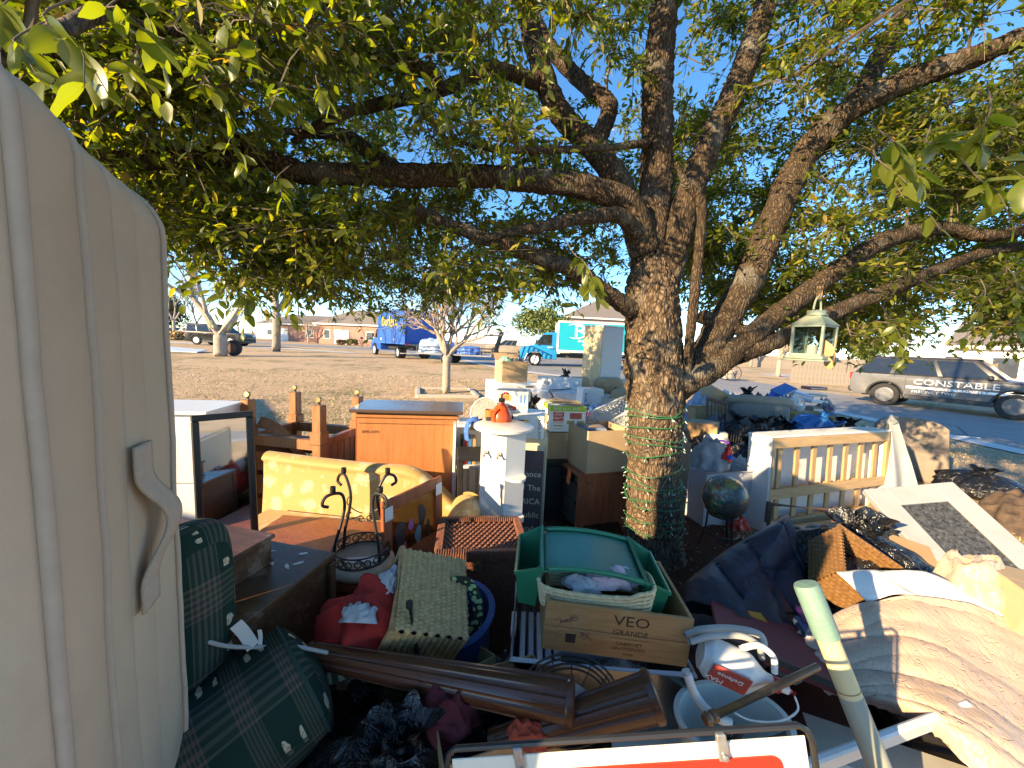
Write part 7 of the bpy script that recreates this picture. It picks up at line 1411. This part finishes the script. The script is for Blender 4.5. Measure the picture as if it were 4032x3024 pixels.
for x in (-.22, .28): b = MB(); b.lathe([(.035, 0), (.033, -.03), (.001, -.032)], 20, (x, -D/2+.525, H+.09), 'Y'); b.build('dial', CHROME, dr_, smooth=40)
MB().tube(smooth_path([(.2, .1, H+.02), (.05, -.05, H+.012), (-.1, -.2, H+.012), (-.12, -.33, H+.02), (-.05, -.37, H-.08), (-.1, -.37, H-.16)], 6), .009, 6).build('power_cord', DARKPL, dr_, True)
bag('black bin bag squeezed between the washer and stacked boxes', (at(2095, 1600, 4.3).x, 4.3, .30), .22, .62, 9, .4); bag('small tied black bag behind the dryer', (at(2225, 1520, 6.6).x, 6.6, .62), .20, .50, 11, 1.4)
# ------------------------------------------------------------------ tall white cabinet
c = at(2352, 1640, 7.0); tc = T('tall_cabinet', 'tall white wardrobe with bare plywood side standing before the teal truck', 'wardrobe', (c.x+.02, c.y, 0), R(38)); H = at(2352, 1288, 7.0).z; W, D = .58, .42
PLY = wood('raw_ply', (.62, .47, .26), (.76, .62, .38), (8, 8, 1), .6); bx('carcass', plain('wardrobe_white', (.55, .60, .68), .4, .03), (0, 0, H/2), (W, D, H), tc, .004)
for k in range(2): bx('side_board', PLY, (-W/2-.006, -D/4+D/2*k, H/2), (.010, D/2-.004, H-.01), tc, .001)
bx('top', WHITE, (0, 0, H+.01), (W+.03, D+.03, .02), tc, .003)
for k, (u, v, d, rx, h, lb) in enumerate([(2272, 1540, 6.4, .22, .26, 'tan plush cushion left of the plywood wardrobe'), (2395, 1545, 6.6, .28, .28, 'plump tan plush cushion right of the plywood wardrobe'), (2468, 1590, 5.8, .30, .26, 'tan plush cushion against the oak trunk')]):
    p = at(u, v, d); t = T('plush_cushion', lb, 'cushion', (p.x, p.y, p.z-.02), .3*k, 'tan plush cushions'); 
    def fn(s, q, rx=rx, h=h):
        a = 6.283*s; e = (q-.5)*math.pi; c_ = math.cos(e)**.45 if abs(q-.5) < .4999 else 0; return (rx*c_*math.cos(a), rx*.62*c_*math.sin(a), h*.5+h*.5*math.copysign(abs(math.sin(e))**.7, e)+.015*mn.noise(Vector((math.cos(a)*2, math.sin(a)*2, q*3))))
    MB().sheet(fn, 36, 20, wrap=True).build('cover', TANCLOTH, t, smooth='all'); MB().tube([fn(i/36, .5) for i in range(36)], .012, 6, closed=True).build('piping', TANCLOTH, t, True)
p = at(2395, 1610, 6.2); cloth('cushion_heap', 'shaded tan bedding heap under the plush cushions', 'bedding', (p.x+.02, p.y, 0), .75, .40, .62, TANCLOTH, 55)
c = at(2320, 1590, 5.2); mw = T('toaster_oven', 'small white countertop oven with dark handle on a white cart', 'oven', (c.x, c.y, c.z-.01), R(12)); bx('body', ENAMEL, (0, 0, .12), (.30, .26, .22), mw, .02); bx('door', plain('oven_door', (.55, .62, .70), .3), (.03, -.135, .12), (.22, .012, .18), mw, .01); MB().tube([(-.12, -.15, .06), (-.12, -.15, .18)], .008, 6).build('handle', BLACKP, mw)
kt = T('kitchen_cart', 'white wire kitchen cart under the countertop oven', 'cart', (c.x, c.y, 0), R(12))
for sx in (-1, 1):
    for sy in (-1, 1): MB().tube([(sx*.17, sy*.14, 0), (sx*.17, sy*.14, c.z-.02)], .012, 8).build('leg', WPLAST, kt)
for z in (.15, .45, c.z-.022): bx('shelf_board', WPLAST, (0, 0, z), (.38, .31, .018), kt, .003)
# pink cloth, water bottles, baskets
cloth('pink_fleece', 'bright pink fleece heaped behind the dog food carton', 'clothes', (at(2310, 1640, 4.2).x, 4.25, .42), .30, .22, .40, PINKC, 61, (0, 0, .2), 7)
cloth('white_laundry', 'white and black laundry under the pink fleece', 'clothes', (at(2300, 1690, 3.8).x, 3.85, .30), .24, .20, .36, plain('mixed_laundry', (.5, .5, .5), .8, .8, 9), 62, (0, 0, .6), 6); cloth('yellow_cloth', 'yellow cloth scrap beside the dog food carton', 'cloth', (at(2288, 1645, 3.7).x, 3.75, .66), .06, .05, .12, PY, 63)
WB = glass('water_bottle', (.55, .75, .95), .05, .70); wp = at(2375, 1625, 4.4)
for k in range(6):
    t = T('water_bottle', 'clear water bottle of the blue wrapped pack behind the white basket', 'bottle', (wp.x-.12+.07*(k % 3)*1.1, wp.y+.075*(k//3), wp.z-.10), 0, 'pack of water bottles'); MB().lathe([(.001, 0), (.031, 0), (.032, .13), (.026, .16), (.012, .185), (.012, .20)], 14).build('bottle', plain('bottle_blue', (.18, .42, .72), .12, .1, 10), t, smooth=40); MB().lathe([(.013, .2), (.013, .215), (.001, .215)], 10).build('cap', WPLAST, t)
def laundry_basket(label, c, rot, W, D, H, mat):
    t = T('laundry_basket', label, 'basket', c, 0, rot=rot); k = .85
    for (ax, s) in ((0, -1), (0, 1), (1, -1), (1, 1)):
        L_ = W if ax else D; n = 9; b = MB()
        for i in range(n+1):
            f = (i/n-.5)
            if ax: b.box((f*W*.93, s*D/2*.93, H/2), (.012, .006, H), (R(s*-4), 0, 0))
            else: b.box((s*W/2*.93, f*D*.93, H/2), (.006, .012, H), (0, R(s*4), 0))
        for z in (.02, H*.35, H*.65):
            kk = k+(1-k)*z/H
            if ax: b.box((0, s*D/2*kk, z), (W*kk, .005, .03))
            else: b.box((s*W/2*kk, 0, z), (.005, D*kk, .03))
        b.build('lattice_side', mat, t)
    MB().tube([(-W/2, -D/2, H), (W/2, -D/2, H), (W/2, D/2, H), (-W/2, D/2, H)], .014, 8, closed=True).build('rim', mat, t, True); bx('base', mat, (0, 0, .004), (W*k, D*k, .008), t, 0)
laundry_basket('translucent white lattice basket tipped over beside the oak trunk', at(2400, 1680, 3.75), (R(52), R(-18), R(28)), .46, .34, .20, plain('lattice_white', (.55, .57, .60), .35, .06, 8)); laundry_basket('white wire dish rack below the tipped lattice basket', at(2470, 1720, 3.6), (R(20), R(-30), R(10)), .40, .30, .14, WPLAST)
bx('clear_lid', plain('clear_lid', (.42, .45, .46), .2), (0, 0, 0), (.5, .34, .012), None, .004, label='grey tote lid leaning between bottles and oak trunk', cat='lid', loc=at(2450, 1625, 4.3), rot=(R(48), R(8), R(-6))); cloth('navy_bundle', 'dark navy cloth bundle between bottles and lattice basket', 'clothes', (at(2400, 1640, 4.1).x, 4.15, .50), .20, .16, .26, plain('navy_cloth', (.04, .05, .09), .8, .3, 10), 66)
for k in range(3): printed(('flat white box', 'blue and white box', 'grey carton')[k]+' in the shaded gap behind the nightstand', (2.0*.0+at(2500, 1700, 3.5).x-.10*k, 3.55+.15*k, 0), R(10*k), (.3, .26, .42+.06*k), [('f', 0, .5, .6, .3, (PBL, PW, PGY)[k])], (PW, PBL, PGY)[k])
# ------------------------------------------------------------------ string lights on the oak
def lights():
    t = T('string_lights', 'green wired string lights wound round the oak trunk', 'string lights', (1.06, 2.85, 0)); P = []; g = random.Random(6)
    def cen(z): 
        for i in range(len(tk)-1):
            if tk[i].z <= z <= tk[i+1].z: f = (z-tk[i].z)/(tk[i+1].z-tk[i].z); return tk[i].lerp(tk[i+1], f), [.235, .20, .19, .195, .21, .195, .17, .09][i]*(1-f)+[.235, .20, .19, .195, .21, .195, .17, .09][i+1]*f
        return tk[-1], .2
    turns = 13; n = turns*40; zs = [.22, .27, .33, .46, .50, .55, .60, .66, .80, .88, .93, 1.0, 1.09, 1.12, 1.14]
    for i in range(n+1):
        a = 2*math.pi*i/40; f = i/n*(len(zs)-1); k = min(int(f), len(zs)-2); z = zs[k]+(zs[k+1]-zs[k])*(f-k)+.022*math.sin(a+k*1.7)+.008*math.sin(3*a+k); c, r = cen(z); r += .016
        P.append(Vector((c.x+r*math.cos(a-1.2), c.y+r*math.sin(a-1.2), z)))
    ex = [P[-1], Vector((P[-1].x, P[-1].y, P[-1].z))]
    c, r = cen(1.36)
    GW = plain('green_wire', (.025, .14, .05), .5, .1, 20)
    for i in range(1, 16): a = 2*math.pi*n/40+i*.14; z = 1.15+.20*i/15; c, r = cen(z); P.append(Vector((c.x+(r+.018)*math.cos(a-1.2), c.y+(r+.018)*math.sin(a-1.2), z)))
    MB().tube(P, .004, 5).build('wire', GW, t, True)
    sock = MB().lathe([(.001, 0), (.0055, .001), (.006, .022), (.001, .022)], 8).mesh('bulb_socket', 40); bulb = MB().lathe([(.0045, .022), (.0045, .034), (.0015, .046), (.0005, .047)], 8).mesh('bulb', 40); WBU = plain('clear_bulb', (.45, .46, .44), .15, .05); cnt = 0
    for i in range(4, len(P)-2, 5):
        d = Vector((P[i].x-P[i-1].x, 0, 0)); out = (P[i]-Vector((cen(P[i].z)[0].x, cen(P[i].z)[0].y, P[i].z))).normalized(); tan = (P[i+1]-P[i]).normalized(); dv = (out*.55+tan*g.uniform(-.7, .7)+Vector((0, 0, g.uniform(-1, .1)))).normalized()
        o = link('bulb_socket', sock, GW, t, P[i], dv.to_track_quat('Z', 'Y').to_euler()); o.scale = (.85,)*3; link('bulb', bulb, WBU, o)
lights()
# ------------------------------------------------------------------ lantern and butterfly
def lantern():
    c = at(3225, 1160, 2.55); t = T('hanging_lantern', 'pale green rusty metal lantern hanging from an oak branch', 'lantern', c, R(28)); SAGE = plain('sage_metal', (.25, .32, .26), .55, .12, 14, dirt=.5); s = .135
    MB().tube([(0, 0, .055), (.006, 0, -.03)], .018, 8).build('hanger_stub', BARK, t, True)
    MB().tube([(.045*math.cos(a), 0, -.10+.085*math.sin(a)) for a in [math.pi*i/14 for i in range(15)]], .006, 6).build('handle', SAGE, t, True)
    MB().lathe([(.052, -.105), (.055, -.135), (.05, -.135)], 20).build('collar', SAGE, t, True); MB().lathe([(.05, -.13), (s*1.0, -.195), (s*1.0, -.20), (.05, -.14)], 4, a0=math.pi/4, a1=math.pi/4+2*math.pi).build('roof', SAGE, t)
    w_, z0, z1 = .085, -.40, -.20
    for sx in (-1, 1):
        for sy in (-1, 1): bx('post', SAGE, (sx*w_, sy*w_, (z0+z1)/2), (.016, .016, z1-z0), t, .002)
    for k in range(4):
        a = k*math.pi/2; o = bx('pane', glass('lantern_glass', (.85, .9, .9), .05, .8), (0, -w_, (z0+z1)/2), (2*w_-.02, .003, z1-z0-.01), t, 0); o.rotation_euler = (0, 0, a)
        for z in (z0+.006, z1-.006): o = bx('sash_rail', SAGE, (0, -w_, z), (2*w_, .012, .014), t, .001); o.rotation_euler = (0, 0, a)
    bx('base', SAGE, (0, 0, z0-.012), (2*w_+.05, 2*w_+.05, .022), t, .004); bx('base_skirt', SAGE, (0, 0, z0-.03), (2*w_+.08, 2*w_+.08, .012), t, .003); MB().lathe([(.001, z0), (.03, z0), (.03, z0+.07), (.001, z0+.07)], 16).build('candle', plain('wax', (.7, .66, .55), .5), t, True)
    c2 = at(3285, 1400, 2.42); u = T('butterfly_ornament', 'amber glass butterfly ornament hanging below the lantern', 'ornament', c2, R(10)); AMB = plain('amber_wing', (.36, .20, .05), .3, .3, 30)
    for sx, tilt in ((-1, R(-55)), (1, R(38))):
        for z, h, w2 in ((.02, .085, .075), (-.06, .06, .045)):
            P = [(0, -.02), (sx*w2*.5, -.03), (sx*w2, .0), (sx*w2*1.1, h*.8), (sx*w2*.8, h), (sx*w2*.25, h*.55), (0, .02)]
            o = MB().prism([(x, z+y) for x, y in P], -.0015, .0015).build('wing', AMB, u); o.rotation_euler = (0, 0, tilt)
    MB().tube([(0, 0, .035), (0, -.003, .0), (0, 0, -.06)], [.004, .008, .003], 8).build('body', plain('dark_body', (.10, .05, .02), .4), u, True); MB().tube([(0, 0, .03), (0, .0, at(3285, 1330, 2.42).z-c2.z)], .0008, 4).build('thread', BLACKP, u)
lantern()
# ------------------------------------------------------------------ the big pile by the road
PG_ = [(2900, 1640, 5.5, .34, 'deep in the pile behind the wire crate', 21), (2990, 1655, 5.2, .38, 'between wire crate and box spring top', 22), (3090, 1665, 5.4, .40, 'below the bright blue bag', 23), (3030, 1705, 4.8, .36, 'with splayed ears behind the box spring', 24), (3340, 1655, 6.2, .44, 'at the roadside end of the pile', 25), (3250, 1700, 5.5, .38, 'half covered by the blue bag', 26), (2945, 1535, 6.9, .36, 'tall behind the grey armchair', 27), (2850, 1760, 4.5, .34, 'large and smooth behind the grey tote', 28), (3060, 1640, 6.0, .36, 'under the grey armchair front', 29), (3410, 1690, 5.9, .32, 'smallest at the grass edge', 30), (3170, 1650, 6.3, .38, 'behind the blue bag beside the desk drawer', 31), (2945, 1730, 4.4, .32, 'right behind the box spring corner', 32), (3150, 1710, 4.9, .36, 'slumped low against the box spring back', 35)]
for u, v, d, r, lb, sd in PG_: p = at(u, v, d); h = min(.62, max(.3, p.z*.9)); bag('black bin bag '+lb, (p.x, p.y, max(0, p.z-h*1.1)), r, h, sd, sd*.7, sq=.85)
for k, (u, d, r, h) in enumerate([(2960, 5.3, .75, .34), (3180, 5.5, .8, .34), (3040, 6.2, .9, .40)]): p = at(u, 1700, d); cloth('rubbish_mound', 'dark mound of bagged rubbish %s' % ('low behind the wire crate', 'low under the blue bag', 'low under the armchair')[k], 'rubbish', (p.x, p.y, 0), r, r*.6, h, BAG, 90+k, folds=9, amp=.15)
p = at(3175, 1640, 5.5); bb = bag('bright blue tote bag lying on top of the black bags', (p.x, p.y-.1, p.z-.28), .33, .34, 33, .5, BLUEC, .7, False, None, 'blue_bag', rot=(R(18), R(14), R(20))); MB().tube(smooth_path([(-.28, -.18, .18), (-.1, -.27, .34), (.12, -.2, .40), (.25, 0, .30)], 6), .012, 6).build('strap', plain('dark_blue_strap', (.02, .05, .2), .6), bb, True)
p = at(3225, 1690, 6.6); bag('slumped grey blue cloth sack behind the blue bag', (p.x+.1, p.y, 0), .30, .68, 34, .5, plain('slate_cloth', (.17, .20, .28), .7, .15, 10, .3, 30), .8, True, None, 'cloth_sack')
def armchair():
    c = at(2975, 1690, 6.3); t = T('grey_armchair', 'dusty grey tub armchair turned with its back towards us', 'armchair', (c.x, c.y, .12), R(-18)); FA = plain('dusty_velour', (.26, .25, .24), .95, .15, 8, .3, 60)
    def sh(s, q): a = math.pi*(1.0+1.0*s); r = .44-.02*q; return (r*math.cos(a)*1.05, r*math.sin(a)*.8, .15+.60*q-.12*abs(2*s-1)**3*q)
    MB().sheet(sh, 40, 16, .10).build('back_shell', FA, t, smooth=50); MB().tube([Vector(sh(i/40, 1))+Vector((0, .05, .02)) for i in range(41)], .075, 12).build('rolled_top', TANCLOTH if False else plain('dusty_plush', (.34, .30, .25), .95, .15, 8, .4, 60), t, smooth='all'); bx('seat', FA, (0, .05, .25), (.72, .55, .22), t, .06)
    for sx in (-1, 1): bx('foot', BLACKW, (sx*.3, -.2, .05), (.05, .05, .12), t, .005)
armchair()
p = at(3000, 1800, 4.75); cg = T('wire_crate', 'black wire dog crate panel beside the brown cardboard carton', 'crate', (at(2880, 1700, 4.8).x, 4.85, .18), R(4)); 
for k in range(12): MB().tube([(k*.035, 0, 0), (k*.035, 0, .52)], .003, 4).build('wire', IRON, cg)
for k in range(6): MB().tube([(0, .003, k*.104), (.385, .003, k*.104)], .003, 4).build('wire', IRON, cg)
carton('brown cardboard carton with grey side beside the wire crate', (at(2790, 1700, 4.9).x, 5.05, .22), R(-32), (.36, .36, .46), CARD, None, (), True); bx('stool_box', GREYP, (0, 0, .26), (.24, .10, .44), None, .004, label='plain grey panel standing between brown carton and wire crate', cat='panel', loc=(at(2840, 1700, 4.8).x, 4.9, .1), rz=R(-8))
c = at(2790, 1540, 6.6); carton('opened yellow brown carton at the far side of the pile', (c.x, c.y, c.z-.30), R(30), (.44, .34, .36), CARD2, (R(8), R(22), R(20)), (('b', 30),), False)
c = at(2830, 1620, 5.6); chb = T('chair_back', 'brown wooden chair back with slats poking from the pile', 'chair', (c.x, c.y, c.z-.25), R(10), rot=(R(-22), R(10), R(8)))
for x in (-.16, .16): bx('upright', WALNUT, (x, 0, .22), (.035, .03, .46), chb, .003)
for k in range(4): bx('slat', WALNUT, (-.09+.06*k, 0, .22), (.022, .014, .36), chb, .002)
for z in (.06, .42): bx('cross_rail', WALNUT, (0, -.001, z), (.30, .025, .05), chb, .003)
for k, (u, v, d, dims, m, lb, rt) in enumerate([(3085, 1535, 7.3, (.34, .26, .05), PBL, 'bright blue folder tilted on top of the pile', (R(20), R(-24), R(10))), (3150, 1555, 7.3, (.36, .24, .10), plain('pale_blue_case', (.35, .48, .72), .4), 'pale blue plastic case on top of the pile', (R(8), R(14), R(-10))), (3205, 1528, 7.4, (.36, .22, .06), plain('brick_red_box', (.36, .07, .03), .5), 'brick red box topping the stack of papers', (0, 0, R(5))), (3205, 1555, 7.4, (.34, .22, .04), PGY, 'grey binder under the brick red box', (0, 0, R(-4))), (3205, 1580, 7.35, (.36, .24, .05), PW, 'white binder third under the brick red box', (0, 0, R(8))), (3215, 1610, 7.3, (.34, .24, .10), plain('khaki_box', (.30, .26, .18), .6), 'khaki box at the bottom of the binder stack', (0, 0, R(2))), (3060, 1570, 7.0, (.30, .2, .03), plain('cyan_folder', (.05, .38, .55), .5), 'cyan folder lying flat in front of the blue one', (R(6), 0, R(20))), (3120, 1600, 7.0, (.22, .2, .08), PR, 'dark red box beside the coiled white cable', (R(10), R(20), 0))]):
    p = at(u, v, d); t = T('storage_box', lb, 'box', p, 0, rot=rt); bx('body', m, (0, 0, 0), dims, t, .004); bx('edge_band', PW, (0, -dims[1]/2-.001, 0), (dims[0]*.9, .002, dims[2]*.3), t, 0)
c = at(3140, 1590, 6.9); cc_ = T('coiled_cable', 'coil of white cable hung on the pile', 'cable', c, 0, rot=(R(70), 0, R(10))); 
for k in range(4): MB().tube([((.16-.02*k)*math.cos(a), (.14-.02*k)*math.sin(a), .012*k) for a in [6.283*i/30 for i in range(30)]], .008, 6, closed=True).build('loop', WPLAST, cc_, True)
c = at(3180, 1640, 6.5); dw = T('drawer_unit', 'shallow yellowed wooden drawer lying on the roadside pile', 'drawer', (c.x, c.y, c.z-.06), R(-8)); YW = wood('yellow_drawer', (.40, .28, .08), (.55, .42, .16), (3, 18, 18), .6)
bx('base', YW, (0, 0, .005), (.62, .40, .01), dw, .002)
for s in (-1, 1): bx('side', YW, (s*.305, 0, .06), (.012, .40, .11), dw, .002); bx('end', YW, (0, s*.195, .06), (.60, .012, .11), dw, .002)
td = T('wooden_desk', 'reddish brown desk end buried under the yellow drawer', 'desk', (c.x-.1, c.y+.1, 0), R(-8)); bx('top', REDPINE, (0, 0, c.z-.09), (.85, .5, .035), td, .004); bx('panel', REDPINE, (-.38, 0, (c.z-.11)/2), (.03, .46, c.z-.11), td, .003); bx('panel', REDPINE, (.38, 0, (c.z-.11)/2), (.03, .46, c.z-.11), td, .003); bx('back', REDPINE, (0, .2, (c.z-.11)/2), (.72, .02, c.z-.13), td, .002)
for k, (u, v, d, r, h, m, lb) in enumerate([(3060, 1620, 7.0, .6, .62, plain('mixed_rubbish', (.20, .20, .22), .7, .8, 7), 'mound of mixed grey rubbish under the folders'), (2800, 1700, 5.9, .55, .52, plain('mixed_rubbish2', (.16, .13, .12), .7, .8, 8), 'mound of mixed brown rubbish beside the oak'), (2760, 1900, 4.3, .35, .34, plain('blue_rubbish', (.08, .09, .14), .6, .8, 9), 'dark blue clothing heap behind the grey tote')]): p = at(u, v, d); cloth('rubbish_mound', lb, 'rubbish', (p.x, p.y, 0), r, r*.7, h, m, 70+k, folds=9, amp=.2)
c = at(2815, 1760, 4.5); wb_ = T('white_bucket', 'white plastic bucket tipped among bags behind the grey tote', 'bucket', (c.x, c.y, c.z-.12), 0, rot=(R(-30), R(20), 0)); MB().lathe([(.001, 0), (.11, 0), (.135, .22), (.142, .22), (.142, .235), (.128, .235), (.105, .012), (.001, .012)], 26).build('body', WPLAST, wb_, smooth=40); MB().tube([(.14*math.cos(a), .14*math.sin(a)*.3, .235+.02*math.sin(a)) for a in [math.pi*i/14 for i in range(15)]], .004, 5).build('handle', STEEL, wb_)
MB().tube(smooth_path([at(2760, 1760, 4.2), at(2830, 1735, 4.3), at(2870, 1745, 4.3)], 6), .012, 8).build('purple_hanger', plain('purple_plastic', (.16, .04, .45), .4), None, True, 'purple plastic hanger arc on the bags behind the tote', 'hanger')
MB().box(at(2745, 1830, 3.9), (.03, .02, .75), (R(-6), R(-28), 0), .004).build('white_rail', WPLAST, None, label='slanting white rail beside the oak behind the grey tote', cat='rail')
bx('plank_board', wood('old_board', (.12, .07, .04), (.22, .14, .09), (18, 18, 2), .7), (0, 0, 0), (.10, .02, .75), None, .003, label='old brown board standing against the oak trunk', cat='board', loc=(at(2705, 1820, 3.3).x, 3.35, .42), rot=(R(-4), R(3), R(10)))
cloth('red_bag_scrap', 'red and white plastic scrap on the grass behind the navy quilt', 'bag', (*gnd(2910, 2080).xy, 0), .10, .06, .10, PR, 81)
tb2 = T('storage_bin', 'dark storage bin buried under the bedspread and rod', 'bin', (1.05, 1.32, 0), R(-18)); bx('body', plain('dark_bin', (.035, .03, .03), .6), (0, 0, .14), (.56, .36, .28), tb2, .02); bx('lid', plain('dark_red_lid', (.05, .012, .012), .6), (0, 0, .295), (.60, .40, .03), tb2, .01)
tb3 = T('storage_bin', 'black trunk under the sunlit end of the bedspread', 'trunk', (1.90, 1.40, 0), R(-10)); bx('body', BLACKW, (0, 0, .13), (.80, .50, .26), tb3, .02); bx('lid', BLACKW, (0, 0, .28), (.82, .52, .04), tb3, .01)
bag('flat black bin bag in the dark gap beside the desk', (-.42, 1.22, 0), .30, .30, 41, .3); bag('black bin bag in the gap under the fluted posts', (.02, 1.12, 0), .26, .34, 42, 1.1)
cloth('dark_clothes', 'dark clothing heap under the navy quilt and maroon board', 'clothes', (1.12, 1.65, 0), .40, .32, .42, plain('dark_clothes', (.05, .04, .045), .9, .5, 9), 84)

# more of the heap between the oak and the box spring, and behind the washer
HP = [(2760, 1560, 6.4, .26, 'pale blue shirt', (.30, .42, .62), 'at the far foot of the oak'), (2850, 1545, 7.2, .30, 'white sheet', (.66, .66, .66), 'behind the chair back'), (2990, 1560, 7.4, .30, 'navy coat', (.03, .04, .09), 'behind the armchair'), (3060, 1548, 7.5, .24, 'royal blue cloth', (.03, .12, .50), 'beside the blue folder'), (3110, 1570, 7.2, .22, 'white towel', (.70, .70, .70), 'beside the cable coil'), (3250, 1590, 7.4, .24, 'grey blanket', (.28, .28, .30), 'by the binder stack'), (2800, 1660, 5.4, .26, 'slate trousers', (.10, .12, .18), 'in front of the chair back'), (2760, 1740, 4.7, .24, 'black jumper', (.02, .02, .025), 'by the oak above the tote'), (2830, 1800, 4.2, .22, 'denim jeans', (.06, .10, .20), 'above the grey tote rim'), (2920, 1820, 4.1, .22, 'white pillowcase', (.68, .68, .70), 'beside the box spring corner'), (3280, 1680, 6.0, .26, 'dark green bag cloth', (.03, .06, .05), 'right of the blue bag'), (3360, 1700, 5.7, .24, 'charcoal cloth', (.04, .04, .05), 'near the draped sheet'),
      (2500, 1600, 5.0, .26, 'light blue towel', (.30, .45, .65), 'between dish rack and oak'), (2440, 1560, 5.8, .26, 'brown blanket roll', (.24, .16, .10), 'under the plush cushions'), (2330, 1620, 4.8, .24, 'white shirt pile', (.68, .69, .72), 'under the countertop oven'), (2420, 1660, 4.0, .20, 'sky blue plastic', (.18, .38, .62), 'beside the lattice basket')]
for k, (u, v, d, r, nm, c_, pl_) in enumerate(HP):
    p = at(u, v, d); h = max(.22, min(.5, p.z)); cloth('clothing_bundle', 'crumpled '+nm+' '+pl_, 'clothes', (p.x, p.y, max(0, p.z-h)), r, r*.8, h, plain('bundle%d' % k, c_, .7, .25, 10, .4, 25), 120+k, (0, 0, k*.7), 5+k % 5, .16, 'clothes dumped in the pile')
for k, (u, v, d, dm, c_, lb) in enumerate([(2770, 1600, 6.0, (.34, .26, .22), (.42, .30, .16), 'tan shoe carton between the oak and chair back'), (2880, 1580, 7.0, (.40, .30, .16), (.60, .60, .58), 'white storage drawer behind the chair back'), (2720, 1690, 5.2, (.30, .26, .30), (.36, .22, .11), 'brown moving carton close behind the oak'), (3270, 1640, 6.8, (.30, .20, .14), (.48, .46, .42), 'pale plastic case by the roadside sack'), (2490, 1655, 4.4, (.30, .24, .10), (.62, .64, .66), 'white plastic drawer against the oak'), (2260, 1590, 5.0, (.22, .2, .16), (.10, .22, .50), 'blue tin box before the dryer front')]):
    p = at(u, v, d); t = T('storage_box', lb, 'box', (p.x, p.y, p.z-dm[2]), 0, rot=(R(6*(k % 3)-6), R(8*(k % 2)-3), R(17*k))); bx('body', plain('crate%d' % k, c_, .6), (0, 0, dm[2]/2), dm, t, .006); bx('lid', plain('crate%d' % k, c_, .6), (0, 0, dm[2]+.008), (dm[0]+.02, dm[1]+.02, .016), t, .004)
